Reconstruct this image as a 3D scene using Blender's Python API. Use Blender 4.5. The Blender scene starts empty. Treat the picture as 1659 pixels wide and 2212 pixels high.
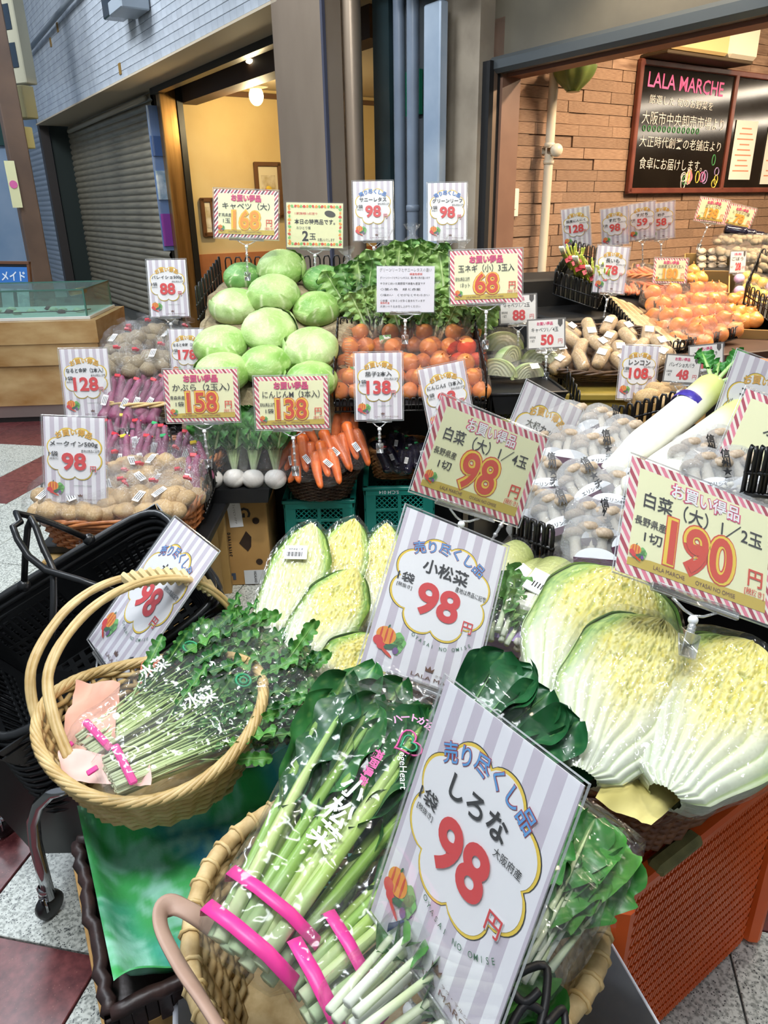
import bpy, bmesh, math, random
from mathutils import Vector, Matrix, noise
SC = bpy.context.scene
COL = SC.collection
random.seed(7)
R = random.Random(11)
V = Vector
pi = math.pi
sin, cos, rad = math.sin, math.cos, math.radians

# ------------------------------------------------------------------ camera
CAM_H = 1.35                                  # phone held at chest height
PITCH, ROLL, FPX = rad(22.75), rad(-1.0), 1580.0
IW, IH = 1659, 2212
FW = V((0, cos(PITCH), -sin(PITCH)))
_u0 = V((0, sin(PITCH), cos(PITCH)))
_r0 = V((1, 0, 0))
RT = cos(ROLL) * _r0 + sin(ROLL) * _u0
UP = cos(ROLL) * _u0 - sin(ROLL) * _r0
cd = bpy.data.cameras.new('camera')
cam = bpy.data.objects.new('camera', cd)
COL.objects.link(cam)
cd.sensor_fit = 'HORIZONTAL'
cd.sensor_width = 36
cd.lens = 36 * FPX / IW
cd.clip_start, cd.clip_end = 0.02, 200
cam.matrix_world = Matrix(((RT.x, UP.x, -FW.x, 0), (RT.y, UP.y, -FW.y, 0), (RT.z, UP.z, -FW.z, CAM_H), (0, 0, 0, 1)))
SC.camera = cam

# ------------------------------------------------------------------ light
vs = SC.view_settings
vs.view_transform = 'Standard'; vs.look = 'None'; vs.gamma = 1; vs.use_curve_mapping = False
vs.exposure = 0.30
SC.cycles.max_bounces = 5
SC.cycles.diffuse_bounces = 2
SC.cycles.glossy_bounces = 2
SC.cycles.transmission_bounces = 2
SC.cycles.transparent_max_bounces = 12
SC.cycles.caustics_reflective = False
SC.cycles.caustics_refractive = False
SC.cycles.sample_clamp_indirect = 4
SC.cycles.use_adaptive_sampling = True
SC.cycles.adaptive_threshold = 0.06
SC.cycles.adaptive_min_samples = 12
w = bpy.data.worlds.new('arcade_daylight'); SC.world = w; w.use_nodes = True
w.node_tree.nodes['Background'].inputs[0].default_value = (0.82, 0.90, 1.0, 1)
w.node_tree.nodes['Background'].inputs[1].default_value = 0.32

def area(name, loc, tgt, size, size_y, power, col):
    l = bpy.data.lights.new(name, 'AREA'); l.shape = 'RECTANGLE'; l.size = size; l.size_y = size_y
    l.energy = power; l.color = col
    o = bpy.data.objects.new(name, l); COL.objects.link(o); o.location = loc
    o.rotation_euler = (V(tgt) - V(loc)).to_track_quat('-Z', 'Y').to_euler()
    return o
def spot(name, loc, tgt, power, col, ang=90, r=0.06):
    l = bpy.data.lights.new(name, 'SPOT'); l.energy = power; l.color = col; l.spot_size = rad(ang); l.spot_blend = 0.7
    l.shadow_soft_size = r
    o = bpy.data.objects.new(name, l); COL.objects.link(o); o.location = loc
    o.rotation_euler = (V(tgt) - V(loc)).to_track_quat('-Z', 'Y').to_euler()
    return o
def point(name, loc, power, col, r=0.05):
    l = bpy.data.lights.new(name, 'POINT'); l.energy = power; l.color = col; l.shadow_soft_size = r
    o = bpy.data.objects.new(name, l); COL.objects.link(o); o.location = loc
    return o
# arcade lamps above the street, cool white
area('arcade_lamp', (-0.3, 0.2, 3.6), (0.0, 1.6, 0.6), 1.6, 0.5, 70, (0.93, 0.97, 1.0))
area('arcade_lamp', (-2.2, 2.6, 4.2), (-0.8, 3.0, 0.6), 2.0, 0.6, 100, (0.86, 0.93, 1.0))
area('arcade_lamp', (-4.5, 6.5, 5.0), (-3.0, 9.0, 1.5), 3.0, 1.0, 190, (0.86, 0.93, 1.0))
# shop-front spots, warm white, under the header
spot('shop_spot', (0.1, 1.35, 2.9), (-0.15, 2.8, 0.8), 90, (1.0, 0.93, 0.82), 80)
spot('shop_spot', (0.9, 1.2, 2.7), (0.6, 1.6, 0.8), 40, (1.0, 0.95, 0.88), 100)

# ------------------------------------------------------------------ picture-to-place helper (measured pixel + metres along the view axis)
def ray(x, y):
    return FW + ((x - IW / 2) / FPX) * RT - ((y - IH / 2) / FPX) * UP
def at(x, y, D):
    return V((0, 0, CAM_H)) + D * ray(x, y)
def atz(x, y, z):
    d = ray(x, y); return V((0, 0, CAM_H)) + d * ((z - CAM_H) / d.z)
A = rad(-33.0)
UD = V((sin(A), cos(A), 0))        # along the shop front, away from the camera
VD = V((cos(A), -sin(A), 0))       # into the building
def uv(u, v, z=0):
    return UD * u + VD * v + V((0, 0, z))
def onu(x, y, u):                  # point on the plane "u = const"
    d = ray(x, y); return V((0, 0, CAM_H)) + d * (u / d.dot(UD))
def onv(x, y, v):
    d = ray(x, y); return V((0, 0, CAM_H)) + d * (v / d.dot(VD))
def tz(yaw=0, pitch=0, roll=0):
    return Matrix.Rotation(rad(yaw), 4, 'Z') @ Matrix.Rotation(rad(pitch), 4, 'X') @ Matrix.Rotation(rad(roll), 4, 'Y')
def frame(o, x, y):                # x to the right, y up in plane, z out of plane
    x = V(x).normalized(); y = V(y); y = (y - x * y.dot(x)).normalized(); z = x.cross(y)
    return Matrix(((x.x, y.x, z.x, o[0]), (x.y, y.y, z.y, o[1]), (x.z, y.z, z.z, o[2]), (0, 0, 0, 1)))

# ------------------------------------------------------------------ materials
def lin(h):
    if isinstance(h, str):
        h = h.lstrip('#'); c = [int(h[i:i + 2], 16) / 255 for i in (0, 2, 4)]
        return tuple((x / 12.92 if x <= 0.04045 else ((x + 0.055) / 1.055) ** 2.4) for x in c)
    return tuple(h)
MATS = {}
def mat(name, c=None, c2=None, scale=20, rough=0.5, metal=0, bump=0, bscale=None, vc=False, spec=0.5, emit=0, stretch=(1, 1, 1),
        detail=4, lo=0.35, hi=0.65, coat=0, sss=0, alpha=1, voro=False, trans=0):
    if name in MATS: return MATS[name]
    m = bpy.data.materials.new(name); m.use_nodes = True; MATS[name] = m
    nt = m.node_tree; N = nt.nodes; L = nt.links; b = N['Principled BSDF']
    b.inputs['Roughness'].default_value = rough; b.inputs['Metallic'].default_value = metal
    b.inputs['Specular IOR Level'].default_value = spec
    b.inputs['Coat Weight'].default_value = coat; b.inputs['Coat Roughness'].default_value = 0.08
    if trans: b.inputs['Transmission Weight'].default_value = trans
    if sss:
        b.inputs['Subsurface Weight'].default_value = sss; b.inputs['Subsurface Radius'].default_value = (0.02, 0.02, 0.01)
    src = None
    if vc:
        a = N.new('ShaderNodeVertexColor'); a.layer_name = 'Col'; src = a.outputs[0]
    if c2 is not None or bump:
        tc = N.new('ShaderNodeTexCoord'); mp = N.new('ShaderNodeMapping'); mp.inputs['Scale'].default_value = stretch
        L.new(tc.outputs['Object'], mp.inputs[0])
    if c2 is not None:
        t = N.new('ShaderNodeTexNoise'); t.inputs['Scale'].default_value = scale; t.inputs['Detail'].default_value = detail
        out = t.outputs[0]
        if voro:
            t = N.new('ShaderNodeTexVoronoi'); t.inputs['Scale'].default_value = scale; out = t.outputs['Distance']
        L.new(mp.outputs[0], t.inputs['Vector'])
        r = N.new('ShaderNodeValToRGB'); r.color_ramp.elements[0].position = lo; r.color_ramp.elements[1].position = hi
        r.color_ramp.elements[0].color = (*lin(c), 1); r.color_ramp.elements[1].color = (*lin(c2), 1)
        L.new(out, r.inputs[0])
        if src is not None:
            mx = N.new('ShaderNodeMix'); mx.data_type = 'RGBA'; mx.blend_type = 'MULTIPLY'; mx.inputs[0].default_value = 1
            L.new(src, mx.inputs[6]); L.new(r.outputs[0], mx.inputs[7]); src = mx.outputs[2]
        else: src = r.outputs[0]
    if src is not None: L.new(src, b.inputs['Base Color'])
    elif c is not None: b.inputs['Base Color'].default_value = (*lin(c), 1)
    if bump:
        t = N.new('ShaderNodeTexNoise'); t.inputs['Scale'].default_value = bscale or scale; t.inputs['Detail'].default_value = 3
        L.new(mp.outputs[0], t.inputs['Vector'])
        bp = N.new('ShaderNodeBump'); bp.inputs['Strength'].default_value = bump; bp.inputs['Distance'].default_value = 0.004
        L.new(t.outputs[0], bp.inputs['Height']); L.new(bp.outputs[0], b.inputs['Normal'])
    if emit:
        b.inputs['Emission Color'].default_value = (*lin(c), 1); b.inputs['Emission Strength'].default_value = emit
    return m
def film(name, tint='#ffffff', haze=0.03, bump=0.6, scale=60, gl=0.16, rough=0.09):
    """thin clear plastic film: see-through with crinkled glossy sheen and a little milkiness"""
    if name in MATS: return MATS[name]
    m = bpy.data.materials.new(name); m.use_nodes = True; MATS[name] = m
    nt = m.node_tree; N = nt.nodes; L = nt.links; N.remove(N['Principled BSDF'])
    out = N['Material Output']
    tr = N.new('ShaderNodeBsdfTransparent'); tr.inputs[0].default_value = (*lin(tint), 1)
    g = N.new('ShaderNodeBsdfGlossy'); g.inputs['Roughness'].default_value = rough
    d = N.new('ShaderNodeBsdfDiffuse'); d.inputs[0].default_value = (0.9, 0.93, 0.95, 1)
    lw = N.new('ShaderNodeLayerWeight'); lw.inputs[0].default_value = 0.35
    tc = N.new('ShaderNodeTexCoord'); mu = N.new('ShaderNodeTexVoronoi'); mu.inputs['Scale'].default_value = scale
    mu.feature = 'SMOOTH_F1'
    no = N.new('ShaderNodeTexNoise'); no.inputs['Scale'].default_value = scale * 0.35; no.inputs['Detail'].default_value = 3
    L.new(tc.outputs['Object'], no.inputs['Vector'])
    L.new(no.outputs[1], mu.inputs['Vector']) if False else L.new(tc.outputs['Object'], mu.inputs['Vector'])
    ad = N.new('ShaderNodeMath'); ad.operation = 'ADD'; L.new(mu.outputs[0], ad.inputs[0]); L.new(no.outputs[0], ad.inputs[1])
    bp = N.new('ShaderNodeBump'); bp.inputs['Strength'].default_value = bump; bp.inputs['Distance'].default_value = 0.01
    L.new(ad.outputs[0], bp.inputs['Height'])
    L.new(bp.outputs[0], g.inputs['Normal']); L.new(bp.outputs[0], lw.inputs['Normal'])
    mm = N.new('ShaderNodeMath'); mm.operation = 'MULTIPLY_ADD'; mm.inputs[1].default_value = 0.26; mm.inputs[2].default_value = gl
    L.new(lw.outputs['Facing'], mm.inputs[0])
    m1 = N.new('ShaderNodeMixShader'); m1.inputs[0].default_value = haze
    L.new(tr.outputs[0], m1.inputs[1]); L.new(d.outputs[0], m1.inputs[2])
    m2 = N.new('ShaderNodeMixShader'); L.new(mm.outputs[0], m2.inputs[0]); L.new(m1.outputs[0], m2.inputs[1]); L.new(g.outputs[0], m2.inputs[2])
    L.new(m2.outputs[0], out.inputs[0])
    return m
def stripes(name, cols, period, ax=(1, 0, 0), rough=0.35, off=0.0):
    """flat printed stripes: cols = [(fraction end, colour), ...] along a direction of the object's own frame"""
    if name in MATS: return MATS[name]
    m = bpy.data.materials.new(name); m.use_nodes = True; MATS[name] = m
    nt = m.node_tree; N = nt.nodes; L = nt.links; b = N['Principled BSDF']; b.inputs['Roughness'].default_value = rough
    tc = N.new('ShaderNodeTexCoord'); dt = N.new('ShaderNodeVectorMath'); dt.operation = 'DOT_PRODUCT'
    L.new(tc.outputs['Object'], dt.inputs[0]); dt.inputs[1].default_value = V(ax) / period
    a = N.new('ShaderNodeMath'); a.operation = 'ADD'; a.inputs[1].default_value = 100 + off; L.new(dt.outputs['Value'], a.inputs[0])
    fr = N.new('ShaderNodeMath'); fr.operation = 'FRACT'; L.new(a.outputs[0], fr.inputs[0])
    r = N.new('ShaderNodeValToRGB'); r.color_ramp.interpolation = 'CONSTANT'
    e = r.color_ramp.elements
    e[0].position = 0; e[0].color = (*lin(cols[0][1]), 1); e[1].position = cols[0][0]; e[1].color = (*lin(cols[1][1]), 1)
    for k in range(2, len(cols)):
        x = e.new(cols[k - 1][0]); x.color = (*lin(cols[k][1]), 1)
    L.new(fr.outputs[0], r.inputs[0]); L.new(r.outputs[0], b.inputs['Base Color'])
    return m

# ------------------------------------------------------------------ mesh builder
class MB:
    def __init__(s): s.v = []; s.f = []; s.m = []; s.c = []; s.hascol = False
    def add(s, vs_, fs, mi=0, cols=None):
        o = len(s.v); s.v += [tuple(p) for p in vs_]
        if cols is None: s.c += [(1, 1, 1)] * len(vs_)
        else: s.c += cols; s.hascol = True
        for f in fs: s.f.append(tuple(i + o for i in f)); s.m.append(mi)
        return s
    def grid(s, fn, nu, nv, cu=False, cv=False, mi=0, col=None):
        """fn(a, b) -> point with a, b in 0..1; closed directions wrap"""
        U_, W_ = nu + (0 if cu else 1), nv + (0 if cv else 1)
        vv = []; cc = [] if col else None
        for j in range(W_):
            for i in range(U_):
                p = fn(i / nu, j / nv); vv.append(p)
                if col: cc.append(col(i / nu, j / nv, p))
        ff = []
        for j in range(nv):
            for i in range(nu):
                i2, j2 = (i + 1) % U_, (j + 1) % W_
                ff.append((j * U_ + i, j * U_ + i2, j2 * U_ + i2, j2 * U_ + i))
        return s.add(vv, ff, mi, cc)
    def box(s, c, d, b=None, mi=0, M=None, col=None):
        """chamfered box, centre c, size d"""
        hx, hy, hz = d[0] / 2, d[1] / 2, d[2] / 2
        if b is None: b = min(d) * 0.08
        if b <= 0:
            vv = [(x * hx, y * hy, z * hz) for z in (-1, 1) for y in (-1, 1) for x in (-1, 1)]
            ff = [(0, 2, 3, 1), (4, 5, 7, 6), (0, 1, 5, 4), (2, 6, 7, 3), (0, 4, 6, 2), (1, 3, 7, 5)]
        else:
            vv = []; idx = {}
            for sx in (-1, 1):
                for sy in (-1, 1):
                    for sz in (-1, 1):
                        for k in range(3):
                            q = [sx * (hx - b), sy * (hy - b), sz * (hz - b)]
                            q[k] = (sx * hx, sy * hy, sz * hz)[k]
                            idx[(sx, sy, sz, k)] = len(vv); vv.append(tuple(q))
            I = idx; ff = []
            for sg in (-1, 1):
                for k in range(3):
                    a1, a2 = [(1, 2), (2, 0), (0, 1)][k]
                    q = []
                    for p1, p2 in ((-1, -1), (1, -1), (1, 1), (-1, 1)):
                        key = [0, 0, 0]; key[k] = sg; key[a1] = p1; key[a2] = p2; q.append(I[(*key, k)])
                    ff.append(tuple(q if sg > 0 else q[::-1]))
            for k in range(3):
                a1, a2 = [(1, 2), (2, 0), (0, 1)][k]
                for p1 in (-1, 1):
                    for p2 in (-1, 1):
                        k1 = [0, 0, 0]; k1[a1] = p1; k1[a2] = p2; k2 = list(k1); k1[k] = -1; k2[k] = 1
                        q = [I[(*k1, a1)], I[(*k2, a1)], I[(*k2, a2)], I[(*k1, a2)]]
                        ff.append(tuple(q if p1 * p2 > 0 else q[::-1]))
            for sx in (-1, 1):
                for sy in (-1, 1):
                    for sz in (-1, 1):
                        q = [I[(sx, sy, sz, 0)], I[(sx, sy, sz, 1)], I[(sx, sy, sz, 2)]]
                        ff.append(tuple(q if sx * sy * sz > 0 else q[::-1]))
        M = M or Matrix.Identity(4)
        vv = [M @ V((p[0] + c[0], p[1] + c[1], p[2] + c[2])) for p in vv]
        return s.add(vv, ff, mi, [col] * len(vv) if col else None)
    def tube(s, pts, r, n=6, closed=False, mi=0, cols=None, flat=1.0, upv=None):
        pts = [V(p) for p in pts]; m = len(pts)
        rr = r if isinstance(r, (list, tuple)) else [r] * m
        up = V(upv) if upv else None; vv = []; cc = []
        prev = None
        for i in range(m):
            if closed: t = pts[(i + 1) % m] - pts[i - 1]
            else: t = pts[min(i + 1, m - 1)] - pts[max(i - 1, 0)]
            if t.length < 1e-9: t = V((0, 0, 1))
            t.normalize()
            if up is not None: a = up - t * up.dot(t)
            elif prev is None:
                h = V((0, 0, 1)) if abs(t.z) < 0.9 else V((1, 0, 0)); a = h - t * h.dot(t)
            else: a = prev - t * prev.dot(t)
            if a.length < 1e-6: a = t.orthogonal()
            a.normalize(); b = t.cross(a); prev = a
            for k in range(n):
                th = 2 * pi * k / n
                vv.append(pts[i] + a * (cos(th) * rr[i] * flat) + b * (sin(th) * rr[i]))
                if cols: cc.append(cols[i])
        ff = []
        for i in range(m if closed else m - 1):
            i2 = (i + 1) % m
            for k in range(n):
                k2 = (k + 1) % n; ff.append((i * n + k, i * n + k2, i2 * n + k2, i2 * n + k))
        if not closed:
            ff.append(tuple(range(n - 1, -1, -1))); ff.append(tuple((m - 1) * n + k for k in range(n)))
        return s.add(vv, ff, mi, cc if cols else None)
    def lathe(s, prof, n=24, mi=0, M=None, cols=None, a0=0, a1=2 * pi):
        """prof = [(radius, z), ...]"""
        full = abs(a1 - a0 - 2 * pi) < 1e-6; W_ = n if full else n + 1
        M = M or Matrix.Identity(4); vv = []; cc = []
        for j, (r, z) in enumerate(prof):
            for i in range(W_):
                th = a0 + (a1 - a0) * i / n; vv.append(M @ V((r * cos(th), r * sin(th), z)))
                if cols: cc.append(cols[j])
        ff = []
        for j in range(len(prof) - 1):
            for i in range(n):
                i2 = (i + 1) % W_; ff.append((j * W_ + i, j * W_ + i2, (j + 1) * W_ + i2, (j + 1) * W_ + i))
        return s.add(vv, ff, mi, cc if cols else None)
    def ball(s, c, r, nu=16, nv=10, mi=0, disp=None, col=None, M=None):
        """ellipsoid; r = (rx, ry, rz); disp(unit) -> factor"""
        if not isinstance(r, (list, tuple)): r = (r, r, r)
        M = M or Matrix.Identity(4); vv = []; cc = []
        def P(a, b):
            th, ph = a * 2 * pi, (b - 0.5) * pi
            u = V((cos(ph) * cos(th), cos(ph) * sin(th), sin(ph))); k = disp(u) if disp else 1
            return M @ V((c[0] + r[0] * u.x * k, c[1] + r[1] * u.y * k, c[2] + r[2] * u.z * k)), u
        us = [(0, 0)] + [(i / nu, j / nv) for j in range(1, nv) for i in range(nu)] + [(0, 1)]
        for a, b in us:
            p, u = P(a, b); vv.append(p)
            if col: cc.append(col(u))
        ff = []; L_ = len(vv) - 1
        for i in range(nu): ff.append((0, 1 + (i + 1) % nu, 1 + i))
        for j in range(nv - 2):
            for i in range(nu):
                a = 1 + j * nu; b = a + nu; i2 = (i + 1) % nu; ff.append((a + i, a + i2, b + i2, b + i))
        a = 1 + (nv - 2) * nu
        for i in range(nu): ff.append((a + i, a + (i + 1) % nu, L_))
        return s.add(vv, ff, mi, cc if col else None)
    def poly(s, pts, z=0, mi=0, M=None, th=0):
        M = M or Matrix.Identity(4); n = len(pts)
        vv = [M @ V((p[0], p[1], z)) for p in pts]
        s.add(vv, [tuple(range(n))], mi)
        return s
    def build(s, name, mats, parent=None, smooth=True, M=None, kind=None, label=None):
        me = bpy.data.meshes.new(name); me.from_pydata(s.v, [], s.f)
        if not isinstance(mats, (list, tuple)): mats = [mats]
        for m in mats: me.materials.append(m)
        if any(s.m): me.polygons.foreach_set('material_index', s.m)
        if smooth: me.polygons.foreach_set('use_smooth', [True] * len(s.f))
        if s.hascol:
            at_ = me.color_attributes.new('Col', 'FLOAT_COLOR', 'POINT')
            fl = []
            for c in s.c: fl += [c[0], c[1], c[2], 1.0]
            at_.data.foreach_set('color', fl)
        me.update()
        o = bpy.data.objects.new(name, me); COL.objects.link(o)
        if parent: o.parent = parent
        if M is not None: o.matrix_basis = M
        if kind: o['kind'] = kind
        if label: o['label'] = label
        return o
def tag(o, label=None, cat=None, group=None, kind=None):
    if label: o['label'] = label
    if cat: o['category'] = cat
    if group: o['group'] = group
    if kind: o['kind'] = kind
    return o
def thing(name, label, cat, M=None, group=None):
    o = bpy.data.objects.new(name, None); COL.objects.link(o); o.empty_display_size = 0.02
    if M is not None: o.matrix_basis = M if isinstance(M, Matrix) else Matrix.Translation(V(M))
    return tag(o, label, cat, group)
def struct(o): o['kind'] = 'structure'; return o
KIDS = {}
def kids(o):
    return list(o.children)
def part_of(src, name, parent, M=None):
    """another object on the same mesh data"""
    c = bpy.data.objects.new(name, src.data if hasattr(src, 'data') else src); COL.objects.link(c); c.parent = parent
    if M is not None: c.matrix_basis = M
    return c
def clone(src, M, label=None, group=None):
    r = src.copy(); COL.objects.link(r); r.matrix_basis = M
    if label: r['label'] = label
    if group: r['group'] = group
    for ch in kids(src):
        c = ch.copy(); COL.objects.link(c); c.parent = r
        for g in kids(ch):
            d = g.copy(); COL.objects.link(d); d.parent = c
    return r
T = Matrix.Translation
def S(x, y=None, z=None):
    return Matrix.Diagonal((x, x if y is None else y, x if z is None else z, 1))
def nz(p, s=1.0, o=0.0):
    return noise.noise(V((p[0] * s + o, p[1] * s - o, p[2] * s + 2 * o)))
def mixc(a, b, t):
    t = max(0, min(1, t)); return (a[0] + (b[0] - a[0]) * t, a[1] + (b[1] - a[1]) * t, a[2] + (b[2] - a[2]) * t)
def sm(a, b, x):
    t = max(0, min(1, (x - a) / (b - a))); return t * t * (3 - 2 * t)
# one shape shared by many: keep a hidden-free cache of mesh data
def mesh_only(mb, name, mats, smooth=True):
    o = mb.build(name, mats, None, smooth); me = o.data; bpy.data.objects.remove(o); return me
ORD = ['first', 'second', 'third', 'fourth', 'fifth', 'sixth', 'seventh', 'eighth', 'ninth', 'tenth', 'eleventh', 'twelfth']

# ------------------------------------------------------------------ lettering and price cards
_TX = {}
def glyphs(s, bold=0.0, res=3):
    k = (s, bold, res)
    if k in _TX: return _TX[k]
    cu = bpy.data.curves.new('t', 'FONT'); cu.body = s; cu.size = 1; cu.offset = bold; cu.resolution_u = res
    cu.fill_mode = 'BOTH'; cu.dimensions = '2D'
    ob = bpy.data.objects.new('t', cu)
    me = bpy.data.meshes.new_from_object(ob)
    v = [(p.co.x, p.co.y) for p in me.vertices]; f = [tuple(q.vertices) for q in me.polygons]
    bpy.data.objects.remove(ob); bpy.data.curves.remove(cu); bpy.data.meshes.remove(me)
    _TX[k] = (v, f); return v, f
def put(mb, s, x, y, h, z=0.0, bold=0.0, mi=0, al='c', sx=1.0, w=None, rot=0, res=3, em=False):
    """lettering h high at (x, y); w squeezes it to a width"""
    v, f = glyphs(s, bold, res)
    if not v: return
    x0 = min(p[0] for p in v); x1 = max(p[0] for p in v); y0 = min(p[1] for p in v); y1 = max(p[1] for p in v)
    k = h / max(1e-6, y1 - y0); kx = k * sx
    if w: kx = w / (x1 - x0)
    ox = {'c': (x0 + x1) / 2, 'l': x0, 'r': x1}[al]; oy = (y0 + y1) / 2
    if em: cj = ord(s[0]) > 255; k = kx = h / (.88 if cj else .73); ox = .5 if cj else ox; oy = .38 if cj else .36
    c, s_ = cos(rot), sin(rot); out = []
    for p in v:
        a, b = (p[0] - ox) * kx, (p[1] - oy) * k
        out.append((x + a * c - b * s_, y + a * s_ + b * c, z))
    mb.add(out, f, mi)
def arc(mb, s, cx, cy, r, a0, a1, h, z, bold, mi, res=3):
    n = len(s)
    for i, ch in enumerate(s):
        if ch == ' ': continue
        a = rad(a0 + (a1 - a0) * (i / max(1, n - 1)))
        up = 1 if r > 0 else -1
        x, y = cx + abs(r) * cos(a), cy + abs(r) * sin(a)
        put(mb, ch, x, y, h, z, bold, mi, rot=a - pi / 2 if r > 0 else a + pi / 2, res=res, em=True)
INK = {n: mat('print_' + n, c, rough=0.4) for n, c in dict(black='#1c1c1e', red='#dc3a3c', orange='#f09a2e', amber='#f0b23a', pink='#dd4f7a', blue='#5b9fdc',
       violet='#5b3fb4', white='#f4f4f6', cream='#f3f3c4', gold='#cdb243', yellow='#f2cf3c', grey='#8a8a86', green='#79c267', dkgreen='#2f6a48',
       crimson='#a8324a', purple='#77598f', brown='#6a4432', deep='#d8452a', hot='#d9447f', skyblue='#7db4e6').items()}
STR = stripes('print_lavender_stripes', [(0.5, '#f1f0f5'), (1, '#cfc6d2')], 0.0265, off=0.2)
DIAG = stripes('print_diagonal_stripes', [(0.28, '#b23a50'), (0.5, '#f5ede0'), (0.78, '#e87f96'), (1, '#f5ede0')], 0.0215, (0.8, 0.6, 0))
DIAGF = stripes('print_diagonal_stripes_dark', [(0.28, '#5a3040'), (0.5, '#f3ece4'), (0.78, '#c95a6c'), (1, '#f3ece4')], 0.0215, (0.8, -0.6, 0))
ACR = film('clear_acrylic', haze=0.05, bump=0.0, gl=0.05, rough=0.04)
ACRE = film('clear_acrylic_edge', haze=0.28, bump=0.0, gl=0.22, rough=0.1)
def sheet(mb, w, h, z, mi=0, r=0.0):
    pts = []
    if r:
        for qx, qy, a in ((1, 1, 0), (-1, 1, 90), (-1, -1, 180), (1, -1, 270)):
            for k in range(5):
                t = rad(a + 22.5 * k); pts.append((qx * (w / 2 - r) + r * cos(t), qy * (h / 2 - r) + r * sin(t)))
    else: pts = [(-w / 2, -h / 2), (w / 2, -h / 2), (w / 2, h / 2), (-w / 2, h / 2)]
    mb.poly(pts, z, mi)
def cloudpts(rx, ry, n=8, k=0.13, ph=0.0, m=96):
    out = []
    for i in range(m):
        a = 2 * pi * i / m; s_ = 1 - k + k * 1.25 * abs(sin(n * a / 2 + ph)) ** 0.75
        out.append((rx * s_ * cos(a), ry * s_ * sin(a)))
    return out
def picture_parts(mb, x, y, s, z):
    """printed pumpkin, tomato, broccoli, cucumber, carrot and garlic; slots as in PIC"""
    def el(cx, cy, rx, ry, mi, rot=0, dz=0, n=18, wob=0):
        pts = []
        for i in range(n):
            a = 2 * pi * i / n; k = 1 + wob * sin(5 * a)
            px, py = rx * cos(a) * k, ry * sin(a) * k
            pts.append((x + s * (cx + px * cos(rot) - py * sin(rot)), y + s * (cy + px * sin(rot) + py * cos(rot))))
        mb.poly(pts, z + dz, mi)
    for cx, cy, r_ in ((.3, .22, .2), (.42, .12, .17), (.2, .08, .17), (.36, -.05, .17), (.34, -.2, .1)): el(cx, cy, r_, r_, 1, dz=.0001, wob=.08)
    el(-.12, .2, .34, .28, 0, dz=.0003)
    for k in (-.18, 0, .18): el(-.12 + k, .2, .035, .24, 6, dz=.0005)
    el(-.1, .5, .03, .07, 2, -.4, .0006)
    el(-.34, -.02, .17, .15, 3, dz=.0008); el(-.2, -.16, .15, .12, 3, dz=.0009)
    el(.12, -.1, .24, .08, 2, .35, .0011); el(.3, -.18, .1, .11, 5, dz=.0013); el(.02, -.32, .24, .05, 4, -.45, .0015)
PIC = [INK['orange'], INK['green'], INK['dkgreen'], INK['red'], INK['deep'], INK['purple'], INK['deep']]
def holder(root, w, h, stem=0.10, tilt=0, dirn=(0, 0, -1), ball=True):
    """clear channel under the card, swivel ball, stem and spring clamp (local frame of the card)"""
    mb = MB(); mb.box((0, -h / 2 - 0.004, 0), (w * 0.55, 0.012, 0.007), 0.001)
    mb.box((0, -h / 2 + 0.003, 0.004), (w * 0.5, 0.002, 0.001), 0)
    for k in (-1, 1):
        mb.tube([(k * w * 0.14, -h / 2 - 0.01, 0), (k * w * 0.06, -h / 2 - 0.022, 0), (0, -h / 2 - 0.026, 0)], 0.0022, 6)
    mb.build('channel', ACRE, root)
    y0 = -h / 2 - 0.026; d = V(dirn).normalized()
    b = MB(); b.ball((0, y0 - 0.006, 0), 0.0072, 12, 8); b.build('swivel_ball', mat('white_plastic_bit', '#eef0f2', rough=0.35), root)
    s_ = V((0, y0 - 0.011, 0)); e = s_ + d * stem
    m2 = MB(); m2.tube([s_, s_ + d * stem * .5, e], [0.0045, 0.0034, 0.0045], 8)
    for k in (.25, .5, .75): m2.ball(tuple(s_ + d * stem * k), 0.0062, 8, 6)
    m2.build('stem', ACRE, root)
    m3 = MB()
    q = Matrix.Translation(e)
    for k in (-1, 1):
        m3.box((0, 0, 0), (0.024, 0.034, 0.003), 0.0008, M=q @ Matrix.Translation((0, -0.012, k * 0.005)) @ Matrix.Rotation(rad(k * 12), 4, 'X'))
    m3.build('clamp', ACRE, root)
CARD = mat('card_edge', '#e9e9ec', rough=0.5)
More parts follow.
